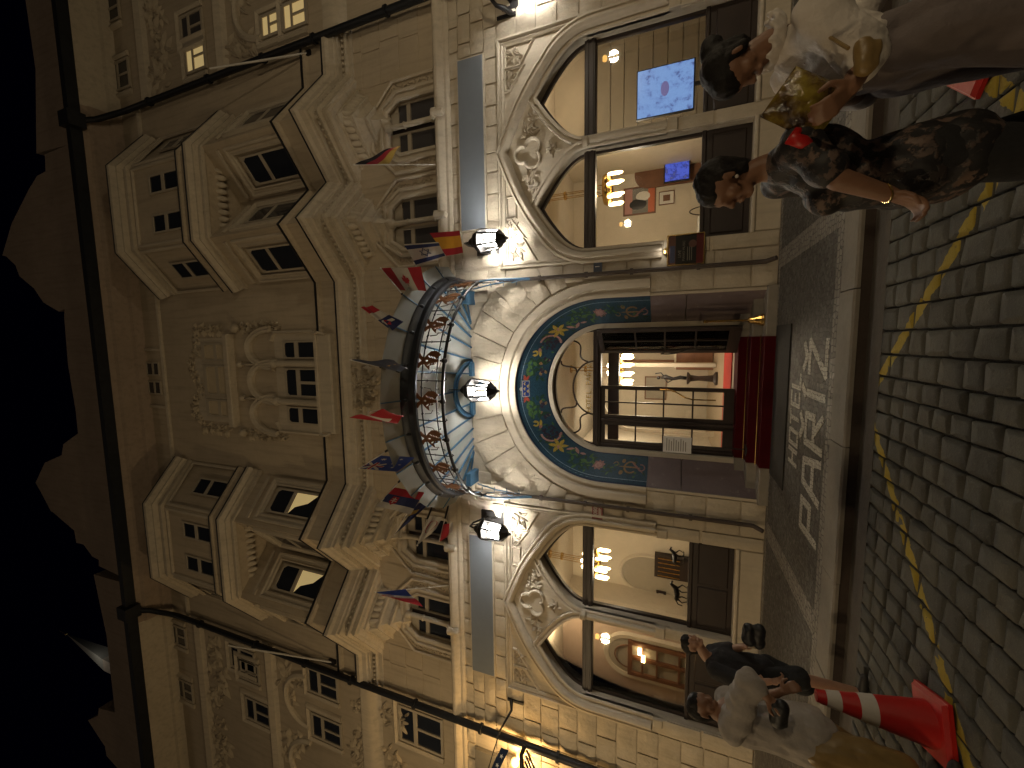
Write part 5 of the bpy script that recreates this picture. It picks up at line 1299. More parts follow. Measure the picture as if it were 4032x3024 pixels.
HOLES = [slot(0, -.13, .03, .028, 0), slot(0, .10, .018, .032, 0)] + [slot(s*(.055+.012*k), -.06+.055*k-.0, .016, .045, s*-.55) for s in (-1, 1) for k in range(3)]
for i in range(NL):
    t = PI*(.055+.89*(i+.5)/NL); p, X = frame_at(t); Nn = Vector((X.y, -X.x, 0))
    b = MB().plate([LEAFP] + [h[::-1] for h in HOLES], -.010, .010); b.v = [tuple(p+X*x+Vector((0, 0, 5.92-CZ+z))+Nn*y) for x, y, z in b.v]
    lf = b.build('leaf_ornament', 'bronze_leaf', can)
    for s in (-1, 1):
        b = MB()
        for (x0, z0, r0, a0, a1) in ((.25, 6.08, .04, 0, 5), (.24, 5.74, .04, 1, 6)):
            b.tube([p+X*s*(x0+r0*(1-k/14)*math.cos(a0+(a1-a0)*k/12))+Vector((0, 0, z0-CZ+r0*(1-k/14)*math.sin(a0+(a1-a0)*k/12))) for k in range(13)], .006, 5)
        b.tube([p+X*s*.17+Vector((0, 0, 5.86-CZ)), p+X*s*.235+Vector((0, 0, 5.90-CZ)), p+X*s*.25+Vector((0, 0, 6.04-CZ))], .007, 5)
        b.build('iron_scroll', 'iron_black', can, smooth='all')
    b = MB().ball(p+Vector((0, 0, 5.64-CZ)), .055, 8, 6); b.cyl(p+Vector((0, 0, 5.73-CZ)), p+Vector((0, 0, 5.64-CZ)), .018)
    b.build('frieze_boss', 'iron_black', can, smooth='all')
# wall lunette behind the lamp
lun = [(-.66, 0), (.66, 0)] + arc(0, 0, .66, .72, 0, 180, 20)[1:-1]
b = MB().sweep([(.62, .03), ] + arc(0, .03, .62, .66, 0, 180, 24) + [(-.62, .03)], [(-.05, 0), (-.05, .12), (.05, .12), (.05, 0)])
b.v = [(x, -(z*1.25)-.02, -.03-y*.4) for x, y, z in b.v]
b.build('lunette_frame', 'canopy_blue', can)
b = MB(); 
P = []
for i in range(17):
    a = PI*i/16
    for j in range(6):
        u = j/5; P.append((.60*math.cos(a)*(1-.0*u), -.02-.80*math.sin(a)*(1-u), -.02+.45*math.sin(PI/2*u)*math.sin(a)))
b.add(P, [(i*6+j, i*6+j+1, (i+1)*6+j+1, (i+1)*6+j) for i in range(16) for j in range(5)]); b.build('lunette_hood', 'zinc', can, smooth='all')
for s in (-1, 1):
    MB().box(min(s*.62, s*.30), max(s*.62, s*.30), -.16, -.01, -.06, .03).build('lunette_foot', 'canopy_blue', can)
    # blue side boxes at the wall ends and scroll brackets down the wall
    MB().box(min(s*1.95, s*2.25), max(s*1.95, s*2.25), -.45, -.02, -.10, .02).build('end_plate', 'canopy_blue', can)
    b = MB()
    br = [(s*2.38, -.55, -.42), (s*2.42, -.50, -.75), (s*2.42, -.38, -1.05), (s*2.43, -.22, -1.30), (s*2.43, -.12, -1.55), (s*2.43, -.08, -1.95)]
    b.tube(br, [.018, .02, .024, .03, .03, .02], 7)
    b.tube([(s*2.30, -.10, -.1), (s*2.38, -.12, -.6), (s*2.43, -.10, -1.2), (s*2.43, -.07, -1.9)], .016, 6)
    for k in range(4): z = -.25-.3*k; b.tube([(s*2.32, -.10, z), (s*2.4, -.30+.05*k, z-.05), (s*2.36, -.52+.10*k, z+.06)], .010, 5)
    for k, (z, y) in enumerate(((-.35, -.3), (-.7, -.26), (-1.0, -.2), (-1.5, -.09))):
        r = .09 if k < 3 else .11
        b.tube([(s*2.42, y+r*(1-q/15)*math.cos(q*.55), z+r*(1-q/15)*math.sin(q*.55)) for q in range(13)], .010, 5)
    b.build('scroll_bracket', 'canopy_blue', can, smooth='all')
    b = MB().plate([[(x*.8, z*1.0) for x, z in LEAFP]], -.008, .008); b.v = [(s*2.40+y, -.30+x, -.52-z) for x, y, z in b.v]; b.build('bracket_leaf', 'trim', can)
# ---------------------------------------------------------------- lanterns
def lantern(label, c, hang=None, pw=400, arm=True, light_col=(1.0, .95, .86)):
    """six-sided black lantern, c = centre of the glass body"""
    t = thing('wall_lantern' if arm else 'hanging_lantern', label, 'lantern', c, 'white lanterns of the hotel front'); n = 6
    prof_r, H = .20, .20
    b = MB().lathe([(.235, H), (.25, H+.02), (.20, H+.10), (.12, H+.16), (.07, H+.24), (.04, H+.27), (.001, H+.30)], (0, 0, 0), n); b.build('roof', 'iron_black', t)
    b = MB().lathe([(.19, -H), (.20, -H-.02), (.14, -H-.08), (.10, -H-.13), (.05, -H-.16), (.03, -H-.20), (.001, -H-.24)], (0, 0, 0), n); b.build('base_cap', 'iron_black', t)
    b = MB()
    for k in range(n):
        a = 2*PI*k/n; b.bar((.235*math.cos(a), .235*math.sin(a), H), (.185*math.cos(a), .185*math.sin(a), -H), .030)
    b.build('cage', 'iron_black', t)
    for k in range(n):
        a0, a1 = 2*PI*k/n, 2*PI*(k+1)/n
        MB().add([(.22*math.cos(a0), .22*math.sin(a0), H-.01), (.175*math.cos(a0), .175*math.sin(a0), -H+.01), (.175*math.cos(a1), .175*math.sin(a1), -H+.01), (.22*math.cos(a1), .22*math.sin(a1), H-.01)], [(0, 1, 2, 3)]).build('lantern_pane', 'lamp_glass', t)
    for k in range(4):
        a = PI/4+k*PI/2; MB().lathe([(.001, .16), (.028, .14), (.036, .08), (.036, -.12), (.025, -.18)], (.105*math.cos(a), .105*math.sin(a), 0), 10).build('bulb', 'bulb_white', t, smooth=60)
    lamp('lantern_light', (0, 0, -.02), pw, light_col, t, .14)
    if arm:
        b = MB().tube([(0, 0, .46), (0, .05, .60), (0, .24, .62), (0, .46, .52), (0, -c[1]-.01, .42)], .022, 7); b.box(-.14, .14, -c[1]-.05, -c[1]+.02, .0, .62)
        b.tube([(0, .1, .60), (0, .30, .42), (0, .5, .30), (0, -c[1], .18)], .014, 6)
        b.build('bracket', 'iron_black', t, smooth=50)
    else:
        MB().cyl((0, 0, .46), (0, 0, hang), .012).build('rod', 'iron_black', t)
    return t
lantern('lit black lantern on the wall between the canopy and the window with the brown niche', tuple(pY(1927, 945, -.72)))
lantern('lit black lantern on the wall between the canopy and the window with the horse figures', tuple(pY(1942, 2092, -.72)))
lantern('lit black lantern on the outer pier beyond the pale blue screen', (8.10, -.72, 4.58), pw=280)
lantern('lit lantern hanging under the middle of the glass canopy', tuple(pY(1893, 1538, -1.05)), hang=.75, pw=360, arm=False)
# ---------------------------------------------------------------- unseen street lamps, added as warm fill for facade and road
def added_street_lamp(label, x, y, h, pw, col, r=.16):
    t = thing('added_street_lamp', label, 'street lamp', (x, y, Z_ROAD), 'unseen street lamps added for fill')
    MB().lathe([(.18, 0), (.18, .3), (.10, .5), (.06, 1.0), (.045, h-.5), (.08, h-.45), (.04, h-.4)], (0, 0, 0), 12).build('post', 'iron_black', t, smooth=40)
    MB().lathe([(.10, h-.40), (.17, h-.05), (.19, h), (.12, h+.12), (.03, h+.22)], (0, 0, 0), 6).build('lantern_head', 'iron_black', t)
    MB().ball((0, -.0, h-.52), .10, 12, 8).build('bulb', 'bulb_amber', t, smooth='all')
    lamp('street_fill_light', (0, 0, h-.75-r*.5), pw, col, t, r)
added_street_lamp('unseen added street lamp in the road beyond the shop lantern', -10.2, -5.6, 4.8, 620, (1.0, .72, .38))
added_street_lamp('unseen added street lamp in the road beyond the edge lantern', 10.8, -6.2, 4.8, 430, (1.0, .80, .52))
added_street_lamp('unseen added street lamp across the road facing the pale-blue screen window', 6.6, -11.4, 4.8, 520, (1.0, .78, .48), .14)
added_street_lamp('unseen added street lamp across the road facing the horse figure window', -6.8, -11.0, 4.8, 620, (1.0, .74, .42), .14)
# ---------------------------------------------------------------- flags
def flag(label, base, tip, corners, nx, ny, colf, emblem=None, wave=.05, ph=0.0, polemat='white_paint', sleeve=True, r=.012):
    """corners: [hoist top, fly top, fly bottom, hoist bottom] in space; colf(u,v)->colour index"""
    base, tip = Vector(base), Vector(tip)
    t = thing('flag', label, 'flag', base, 'flags of the hotel front')
    O = base; L = (tip-base)
    b = MB().tube([Vector((0, 0, 0)), L], r, 8); b.ball(L, r*1.8, 8, 6); b.build('pole', polemat, t, smooth=50)
    if sleeve: MB().tube([Vector((0, 0, 0)), L*.42], r*2.0, 8).build('pole_sleeve', 'black_paint', t, smooth=50)
    C = [Vector(c)-O for c in corners]; nrm = (C[1]-C[0]).cross(C[3]-C[0]).normalized()
    def S(u, v, off=0.0):
        p = C[0]*(1-u)*(1-v)+C[1]*u*(1-v)+C[2]*u*v+C[3]*(1-u)*v
        w = wave*u**.7*math.sin(7.5*u+2.2*v+ph)+wave*.5*math.sin(4*v+3*u+ph)*u**.5
        return p+nrm*(w+off)
    b = MB(); cols = []
    P = [S(i/nx, j/ny) for i in range(nx+1) for j in range(ny+1)]
    names = []
    for i in range(nx):
        for j in range(ny):
            c = colf((i+.5)/nx, (j+.5)/ny)
            if c not in names: names.append(c)
            b.cur = names.index(c); k = i*(ny+1)+j
            b.add([P[k], P[k+ny+1], P[k+ny+2], P[k+1]], [(0, 1, 2, 3)])
    cl = b.build('cloth', ['cloth_'+c for c in names], t, smooth='all', recalc=False)
    bm = bmesh.new(); bm.from_mesh(cl.data); bmesh.ops.remove_doubles(bm, verts=bm.verts, dist=1e-5); bm.to_mesh(cl.data); bm.free()
    for nm, polys in (emblem or {}).items():
        for off in (.006, -.006):
            eb = MB()
            for poly in polys:
                # subdivide long edges so that the print follows the waves
                pp = []
                for (a0, b0), (a1, b1) in zip(poly, poly[1:]+poly[:1]):
                    n = max(1, int(math.hypot(a1-a0, b1-b0)/.06))
                    for q in range(n): pp.append((a0+(a1-a0)*q/n, b0+(b1-b0)*q/n))
                tr = tessellate_polygon([[Vector((x, y, 0)) for x, y in pp]]); eb.add([S(x, y, off*(1.5 if nm in ('red2',) else 1)) for x, y in pp], [tuple(q) for q in tr])
            eb.build('flag_emblem', 'cloth_'+nm.replace('2', ''), t, recalc=False)
    return t
def cloth_mat(n, c):
    m, nt, b = nmat('cloth_'+n); v = coords(nt, 'World'); nz = noise_n(nt, v, 14, 4)
    nt.links.new(mix(nt, math_n(nt, 'MULTIPLY', nz, .4), c, tuple(x*.55 for x in c)), b.inputs['Base Color']); b.inputs['Roughness'].default_value = .85
    b.inputs['Sheen Weight'].default_value = .2; bump(nt, b, noise_n(nt, v, 9, 4), .02, .5)
for n, c in dict(red=(.42, .015, .03), white=(.62, .58, .52), yellow=(.75, .36, .02), navy=(.02, .03, .12), blue=(.03, .06, .28), black=(.012, .012, .018), gold=(.55, .38, .08), green=(.04, .09, .04), dkblue=(.03, .045, .10)).items(): cloth_mat(n, c)
def strips(dirn, *cs):
    edges = cs
    def f(u, v):
        w = u if dirn == 'u' else v
        for e, c in edges:
            if w <= e: return c
        return edges[-1][1]
    return f
def star(cx, cy, r, n=5, k=.42, asp=1.0, rot=0): return [(cx+(r if i % 2 == 0 else r*k)*math.sin(PI*i/n+rot), cy-(r if i % 2 == 0 else r*k)*math.cos(PI*i/n+rot)*asp) for i in range(2*n)]
def q5(z, o): return lambda X, Y, Yp: pY(o[0]+X/z, o[1]+Y/z, Yp)
kA = q5(3.687, (1380, 880)); kB = q5(3.687, (1380, 1750)); kC = q5(3.687, (1300, 1250)); kD = q5(2.765, (1000, 200)); kE = q5(4.424, (1350, 2200))
def rim(t, z=6.5): p = ell(GA+.1, GB+.1, z, t); return Vector((p.x, p.y, z))
# Canada
MAPLE = [(0, -.45), (.07, -.28), (.16, -.33), (.13, -.10), (.25, -.22), (.28, -.14), (.42, -.17), (.37, -.02), (.44, .03), (.22, .22), (.25, .30), (.03, .26), (.03, .46), (-.03, .46), (-.03, .26), (-.25, .30), (-.22, .22), (-.44, .03), (-.37, -.02), (-.42, -.17), (-.28, -.14), (-.25, -.22), (-.13, -.10), (-.16, -.33), (-.07, -.28)]
Y1 = -1.75
flag('red and white maple leaf flag raised on the canopy rim', kA(945, 1260, -1.25), kA(440, 650, Y1), [kA(440, 650, Y1), kA(1010, 632, Y1-.15), kA(1100, 985, Y1-.05), kA(720, 965, Y1+.25)], 20, 12, strips('u', (.27, 'red'), (.72, 'white'), (1, 'red')), {'red': [[(.50+.42*x*.62, .5+y*.62*.9) for x, y in MAPLE]]}, .025, polemat='white_paint')
# Israel
tri = lambda cx, cy, r, up: [(cx+r*math.sin(a)*.72, cy-up*r*math.cos(a)) for a in (0, 2*PI/3, 4*PI/3)]
def tri_ring(cx, cy, r, up, w): 
    o_, i_ = tri(cx, cy, r, up), tri(cx, cy, r-w, up)
    return [[o_[k], o_[(k+1) % 3], i_[(k+1) % 3], i_[k]] for k in range(3)]
Y2 = -1.15
flag('white flag with two blue bands and a six-pointed star over the canopy end', kA(1140, 1010, -.75), kA(925, 575, Y2), [kA(775, 300, Y2-.1), kA(1270, 270, Y2-.2), kA(1390, 480, Y2-.1), kA(960, 620, Y2)], 18, 16, strips('v', (.06, 'white'), (.22, 'navy'), (.76, 'white'), (.93, 'navy'), (1, 'white')), {'navy': [p for up in (1, -1) for p in tri_ring(.50, .49, .24, up, .06)]}, .035, 1.0)
# Spain
Y3 = -.95
flag('red yellow red flag beside the lit lantern', kA(1355, 860, -.45), kA(1265, 530, -.75), [kA(1150, 140, Y3), kA(1590, 105, Y3), kA(1640, 425, Y3+.05), kA(1390, 470, Y3+.05)], 16, 14, strips('v', (.24, 'red'), (.74, 'yellow'), (1, 'red')), None, .03, 2.0)
# Croatia-like furled tricolour
Y4 = -2.45
flag('furled red white and blue flag with a small shield over the canopy', kA(800, 1655, -2.0), kA(470, 1420, Y4), [kA(150, 1215, Y4), kA(300, 1205, Y4-.08), kA(780, 1420, Y4+.1), kA(600, 1560, Y4+.15)], 14, 18, strips('v', (.28, 'red'), (.55, 'white'), (1, 'navy')), {'red': [star(.45, .72, .13, 4, .8)], 'white': [[(.55, .66), (.75, .70), (.72, .80), (.58, .78)]]}, .05, .6)
# dark blue
Y5 = -2.75
flag('dark blue flag hanging edge-on above the canopy front', kC(1010, 790, -2.30), kC(300, 615, Y5), [kC(300, 615, Y5), kC(930, 625, Y5-.2), kC(1150, 745, Y5), kC(1000, 785, Y5+.3)], 16, 8, strips('u', (1, 'dkblue')), {'gold': [star(.55, .5, .05), star(.7, .55, .05)]}, .04, 1.4)
# Denmark / Peru style red and white
flag('narrow red flag with a white middle drooping above the canopy front', kC(975, 1305, -2.30), kC(560, 1375, Y5), [kC(275, 1455, Y5), kC(750, 1365, Y5-.15), kC(1065, 1440, Y5), kC(950, 1540, Y5+.2)], 18, 8, lambda u, v: 'white' if .38 < u < .60 and v < .75 else 'red', None, .06, .2)
# Australia
UJ = {'white': [[(0.02, .02), (.07, .02), (.48, .42), (.48, .48), (.43, .48), (.02, .08)], [(.48, .02), (.43, .02), (.02, .42), (.02, .48), (.07, .48), (.48, .08)], [(.20, 0), (.30, 0), (.30, .5), (.20, .5)], [(0, .19), (.5, .19), (.5, .31), (0, .31)], star(.24, .75, .09, 7), star(.75, .25, .06, 7), star(.62, .5, .05, 7), star(.86, .45, .05, 7), star(.75, .8, .06, 7)], 'red2': [[(.225, 0), (.275, 0), (.275, .5), (.225, .5)], [(0, .22), (.5, .22), (.5, .28), (0, .28)]]}
Y6 = -2.35
flag('blue flag with a small union cross and white stars over the canopy', kB(760, -60, -1.75), kB(130, 350, Y6), [kB(130, 350, Y6), kB(440, 160, Y6+.1), kB(930, 190, Y6+.05), kB(700, 400, Y6-.1)][0:1]+[kB(690, 400, Y6-.1), kB(930, 190, Y6+.05), kB(440, 160, Y6+.1)], 18, 12, strips('u', (1, 'blue')), UJ, .03, .5)
# Slovakia
Y7 = -1.75
SH = [(.24, .40), (.44, .40), (.45, .66), (.34, .80), (.23, .66)]
flag('red blue and white flag with a red shield beside the canopy rim', kB(860, 370, -1.25), kB(450, 820, Y7), [kB(640, 625, Y7+.1), kB(1070, 700, Y7), kB(880, 1020, Y7-.15), kB(370, 890, Y7)], 18, 15, strips('v', (.36, 'red'), (.70, 'navy'), (1, 'white')), {'red': [SH], 'white': [[(.325, .44), (.355, .44), (.355, .70), (.325, .70)], [(.27, .50), (.41, .50), (.41, .53), (.27, .53)], [(.25, .58), (.43, .58), (.43, .61), (.25, .61)]]}, .03, 1.2)
# Sweden / Ukraine style
Y8 = -1.25
flag('dark blue flag with a yellow bar twisted on its pole by the canopy', kB(1010, 680, -.95), kB(640, 1310, Y8), [kB(985, 850, Y8), kB(1145, 860, Y8), kB(930, 1060, Y8-.1), kB(640, 1310, Y8)], 12, 12, lambda u, v: 'gold' if .22 < v < .42 and u < .6 else 'navy', None, .04, .9)
# Japan
Y9 = -.95
flag('white flag with a large dark red disc near the wall lantern', kB(1215, 820, -.45), kB(970, 1465, Y9), [kB(1150, 1030, Y9), kB(1330, 1060, Y9-.05), kB(1240, 1230, Y9-.1), kB(970, 1465, Y9)], 12, 14, strips('u', (1, 'white')), {'red': [[(.5+.36*math.cos(a), .46+.27*math.sin(a)) for a in [2*PI*i/16 for i in range(16)]]]}, .03, .3)
# Poland-like
flag('small red and white flag tucked beside the wall lantern', kB(1430, 850, -.35), kB(1290, 1400, -.75), [kB(1350, 1160, -.75), kB(1500, 1130, -.8), kB(1490, 1260, -.85), kB(1290, 1420, -.75)], 10, 10, strips('u', (.55, 'red'), (1, 'white')), None, .04, 2.2)
# France, Germany on the first floor
flag('blue white and red flag standing before the first floor window', kE(1850, 465, -.12), kE(560, 585, -1.0), [kE(560, 585, -1.0), kE(1390, 820, -1.0), kE(1300, 860, -.95), kE(1085, 530, -.75)][0:1]+[kE(720, 660, -1.05), kE(1390, 830, -1.0), kE(1090, 530, -.75)], 14, 12, strips('u', (.36, 'blue'), (.60, 'white'), (1, 'red')), None, .05, .4, sleeve=False)
flag('black red and gold flag standing before the first floor window', kD(1990, 1240, -.12), kD(1090, 1240, -1.0), [kD(1090, 1240, -1.0), kD(1480, 1060, -1.05), kD(1600, 1020, -1.0), kD(1470, 1230, -.75)], 14, 12, strips('v', (.36, 'black'), (.66, 'red'), (1, 'gold')), None, .05, 1.4, sleeve=False)
# two bare poles on the upper front
for lab, a, b_ in (('bare white flagpole on the upper front beside the house with lit windows', (1360/1.6458, 445/1.6458), (1990/1.6458, 345/1.6458)), ('bare white flagpole on the upper front beside the house with the shop lantern', (1480/1.6458, 2016+865/1.6458), (2150/1.6458, 2016+972/1.6458))):
    p, q = pY(*a, -.9), pY(*b_, -.06)
    t = thing('flagpole', lab, 'flagpole', q, 'bare flagpoles'); MB().tube([(0, 0, 0), p-q], [.03, .022], 8).build('pole', 'white_paint', t, smooth=50); MB().box(-.06, .06, -.02, .08, -.12, .12).build('wall_plate', 'iron_black', t)
# ---------------------------------------------------------------- rainwater pipes
def pipe(label, pts, r, mat, group, clips=()):
    t = thing('downpipe', label, 'downpipe', (pts[-1][0], pts[-1][1], 0), group); o_ = Vector((pts[-1][0], pts[-1][1], 0))
    MB().tube([Vector(p)-o_ for p in pts], r, 12).build('pipe', mat, t, smooth=50)
    for z in clips: MB().lathe([(r*1.05, -.03), (r*1.45, -.03), (r*1.45, .03), (r*1.05, .03)], Vector((pts[-2][0], pts[-2][1], z))-o_, 12).build('pipe_clip', mat, t)
    return t
for s, w in ((-1, 'on the side of the red number plaque'), (1, 'on the side of the blue number plaque')):
    pipe('thin brown canopy downpipe %s' % w, [(s*2.42, -.42, 6.3), (s*2.43, -.30, 5.6), (s*2.43, -.13, 5.0), (s*2.43, -.11, .35), (s*2.43, -.12, .22), (s*2.46, -.24, .08)], .042, 'pipe_brown', 'canopy downpipes', (4.4, 3.4, 2.5, 1.3))
    pipe('thick black eaves downpipe %s' % ('next to the shop lantern' if s < 0 else 'next to the lit upstairs windows'), [(s*8.15, -1.08, 19.3), (s*8.3, -.7, 18.9), (s*8.66, -.22, 18.3), (s*8.66, -.22, 17.0), (s*8.66, -.22, .3), (s*8.66, -.22, .05)], .085, 'dark_metal', 'eaves downpipes', (17, 14.2, 12, 10.2, 8, 6, 4, 2))
for s in (-1, 1):
    o = MB().box(s*8.15-.22, s*8.15+.22, -1.34, -.9, 19.02, 19.55).build('gutter_hopper', 'zinc', hotel)
# ---------------------------------------------------------------- sign boards, plaques, poster, door notice
for s, lab in ((1, 'long blank blue-grey sign board above the café window with the blue screens'), (-1, 'long blank blue-grey sign board above the café window with the horse figures')):
    t = thing('sign_board', lab, 'sign', (s*5.42, -.05, 5.96), 'blank sign boards')
    MB().bbox(-1.80, 1.80, -.06, .05, -.30, .30, .006).build('panel', 'sign_blue', t)
    MB().plate([[(-1.83, -.33), (1.83, -.33), (1.83, .33), (-1.83, .33)], [(-1.80, -.30), (-1.80, .30), (1.80, .30), (1.80, -.30)]], -.05, .05).build('edge_trim', 'trim', t)
t = thing('number_plaque', 'small dark blue house number plaque with a white 1', 'plaque', (2.58, -.085, 3.17)); MB().bbox(-.11, .11, -.01, .03, -.085, .085, .006).build('plate', 'plaque_blue', t)
wall_text('1', .13, 0, -.014, 0, 'white_paint', t, 'numeral', .004)
t = thing('number_plaque', 'dark red house number plaque reading 1080', 'plaque', (-2.60, -.085, 3.14)); MB().bbox(-.16, .16, -.01, .03, -.115, .115, .006).build('plate', 'plaque_red', t)
wall_text('1080', .12, 0, -.014, .035, 'white_paint', t, 'numeral', .004); MB().box(-.10, .10, -.016, -.011, -.05, -.035).build('district_line', 'white_paint', t); MB().box(-.08, .08, -.016, -.011, -.08, -.068).build('district_line', 'white_paint', t)
t = thing('poster_case', 'brass framed LIVE PIANO MUSIC poster case on the pier by the window', 'poster', (2.76, -.08, 1.53)); w, h = .285, .325
MB().plate([[(-w, -h), (w, -h), (w, h), (-w, h)], [(-w+.02, -h+.02), (-w+.02, h-.02), (w-.02, h-.02), (w-.02, -h+.02)]], -.05, .02).build('frame', 'brass', t)
MB().box(-w+.01, w-.01, -.02, .0, -h+.01, h-.01).build('poster_sheet', 'poster_dark', t); MB().box(-w+.02, w-.02, -.026, -.021, h-.15, h-.02).build('picture_strip', 'poster_pink', t); MB().box(-w+.06, w-.2, -.030, -.027, h-.14, h-.05).build('picture_patch', 'poster_blue', t)
MB().box(-w+.02, w-.02, -.026, -.021, -h+.02, -h+.14).build('red_strip', 'poster_red', t); MB().ball((.10, -.026, -.12), .07, 10, 6, (1, .06, 1)).build('portrait', 'poster_pink', t)
wall_text('LIVE', .075, -.07, -.03, .10, 'white_paint', t, 'lettering', .003); wall_text('PIANO MUSIC', .060, -.02, -.03, .03, 'white_paint', t, 'lettering', .003)
for k in range(3): MB().box(-.2, .05, -.028, -.023, -.04-.035*k, -.028-.035*k).build('small_print', 'white_paint', t)
MB().box(-w+.01, w-.01, -.042, -.040, -h+.01, h-.01).build('case_glass', 'pane', t); MB().box(-.05, .05, -.06, .02, h, h+.05).build('picture_light', 'brass', t); lamp('case_light', (0, -.14, h+.06), 1.2, (1.0, .92, .8), t, .03)
p0 = pY(2655, 1715, .22)
t = thing('notice_stand', 'white printed notice sheet on a thin stand left of the door', 'notice', (-1.07, .25, .33)); MB().box(-.165, .165, -.01, .01, .98, 1.52).build('sheet', 'paper', t); MB().cyl((.0, .012, .0), (.0, .012, 1.6), .012).build('post', 'iron_black', t); MB().lathe([(.12, 0), (.12, .02), (.02, .03)], (0, .012, 0), 12).build('foot', 'iron_black', t)
for k in range(9): MB().box(-.13, .13-.03*(k % 3), -.013, -.011, 1.44-.045*k, 1.455-.045*k).build('text_line', 'grey_paint', t)
t = thing('umbrella_post', 'polished brass post with a flared pleated foot on the top step', 'post', (1.42, .10, .165)); MB().lathe([(.11, 0), (.115, .02), (.10, .06), (.075, .14), (.055, .22), (.05, .25), (.02, .26)], (0, 0, 0), 14).build('flared_foot', 'brass', t); MB().lathe([(.02, .24), (.02, .92), (.03, .95), (.03, 1.0), (.001, 1.02)], (0, 0, 0), 10).build('post', 'brass', t, smooth=40)
# ---------------------------------------------------------------- shop lantern and wrought-iron sign at the photo's edge
t = thing('shop_lantern', 'amber two-globe wall lamp glowing behind the black downpipe', 'lamp', (-9.05, -.28, 5.0))
for dx in (-.12, .14): MB().ball((dx, 0, .06 if dx < 0 else -.08), .10, 12, 8).build('globe', 'bulb_amber', t, smooth='all')
b = MB().cyl((0, .28, -.25), (0, .28, .25), .05, n=10); b.tube([(0, .26, -.2), (-.05, .05, -.3), (-.12, 0, -.06)], .014, 6); b.tube([(0, .26, -.2), (.06, .05, -.35), (.14, 0, -.2)], .014, 6); b.build('bracket', 'brass', t)
lamp('shop_light', (0, -.22, -.1), 150, (1.0, .60, .22), t, .12)
t = thing('hanging_sign', 'black wrought iron hanging sign with pale stars on a curved bracket', 'sign', (-7.75, -.02, 5.12))
b = MB().box(-.03, .03, -.06, .0, -.22, .2); b.tube([(0, -.05, .1), (-.06, -.25, .02), (-.28, -.62, .16), (-.34, -.75, .18)], [.05, .03, .02, .02], 8)
b.tube([(-.28, -.62, .16), (-.6, -.95, .22), (-.9, -1.3, .25)], .012, 6); b.build('bracket', 'iron_black', t, smooth=50)
b = MB(); P = []
for i in range(13):
    u = i/12; x = -.55-.75*u; y = -.80-.55*u; z = -.02+.22*u+.05*math.sin(PI*u); P += [(x, y, z+.09), (x, y, z-.09), (x+.02, y+.02, z-.09), (x+.02, y+.02, z+.09)]
b.add(P, [(i*4+j, i*4+(j+1) % 4, (i+1)*4+(j+1) % 4, (i+1)*4+j) for i in range(12) for j in range(4)]+[(0, 1, 2, 3), (48, 51, 50, 49)]); b.build('scroll_band', 'plaque_blue', t)
for k in range(5):
    u = .12+.19*k; x = -.55-.75*u; y = -.80-.55*u-.012; z = -.02+.22*u+.05*math.sin(PI*u)
    eb = MB(); pl = star(0, 0, .05); tr = tessellate_polygon([[Vector((a, c, 0)) for a, c in pl]]); eb.add([(x+a*.8, y+a*.6, z+c) for a, c in pl], [tuple(q) for q in tr]); eb.build('star', 'white_paint', t)
b = MB()
for k in range(4): b.tube([(-.35-.09*k, -.78-.05*k, -.55), (-.55-.09*k, -.9-.05*k, -.75), (-.62-.1*k, -1.0-.05*k, -1.0)], .022, 6)
b.tube([(-.3, -.75, -.5), (-.45, -.85, -.45), (-.75, -1.05, -.55)], .05, 8); b.tube([(-.34, -.75, .16), (-.33, -.76, -.2), (-.32, -.76, -.5)], .01, 6); b.build('claw_scroll', 'iron_black', t, smooth='all')
t = thing('iron_bracket', 'black iron bracket on the pier near the edge lantern', 'bracket', (7.85, -.02, 5.1)); b = MB().box(-.03, .03, -.05, 0, -.2, .22); b.tube([(0, -.04, -.12), (.02, -.2, -.02), (.05, -.3, .12), (.3, -.5, .35), (.6, -.7, .42)], [.05, .05, .04, .022, .018], 8); b.build('arm', 'iron_black', t, smooth=50)
# ---------------------------------------------------------------- people
rough_mat('skin_brown', (.25, .13, .075), (.20, .10, .058), .5, 12, 120, .001, space='Object')
rough_mat('skin_light', (.42, .24, .16), (.36, .20, .13), .5, 12, 120, .001, space='Object')
rough_mat('hair_dark', (.010, .008, .007), (.006, .005, .0045), .62, 30, 160, .004, space='Object', spec=.25)
rough_mat('denim_black', (.012, .012, .014), (.008, .008, .009), .9, 6, 200, .002, space='Object')
rough_mat('cotton_white', (.66, .61, .55), (.56, .51, .46), .9, 5, 26, .012, space='Object')
rough_mat('cotton_grey', (.40, .36, .32), (.29, .26, .235), .9, 4, 20, .014, space='Object')
rough_mat('linen_pale', (.17, .14, .135), (.12, .10, .098), .9, 3, 16, .018, space='Object')
rough_mat('tee_dark', (.028, .027, .030), (.018, .018, .020), .9, 5, 22, .010, space='Object')
rough_mat('shorts_dark', (.018, .020, .022), (.012, .013, .015), .9, 5, 22, .010, space='Object')
rough_mat('bag_black', (.010, .010, .012), (.007, .007, .008), .5, 5, 30, .006, space='Object')
rough_mat('leather_tan', (.28, .19, .07), (.20, .13, .05), .4, 9, 30, .004, space='Object')
rough_mat('shoe_dark', (.03, .028, .026), (.02, .019, .018), .6, 9, 50, .002, space='Object')
rough_mat('plastic_red', (.50, .015, .012), (.42, .012, .010), .42, 3, 60, .001, space='Object')
rough_mat('reflective_white', (.62, .58, .52), (.52, .48, .42), .45, 6, 60, .001, space='Object')
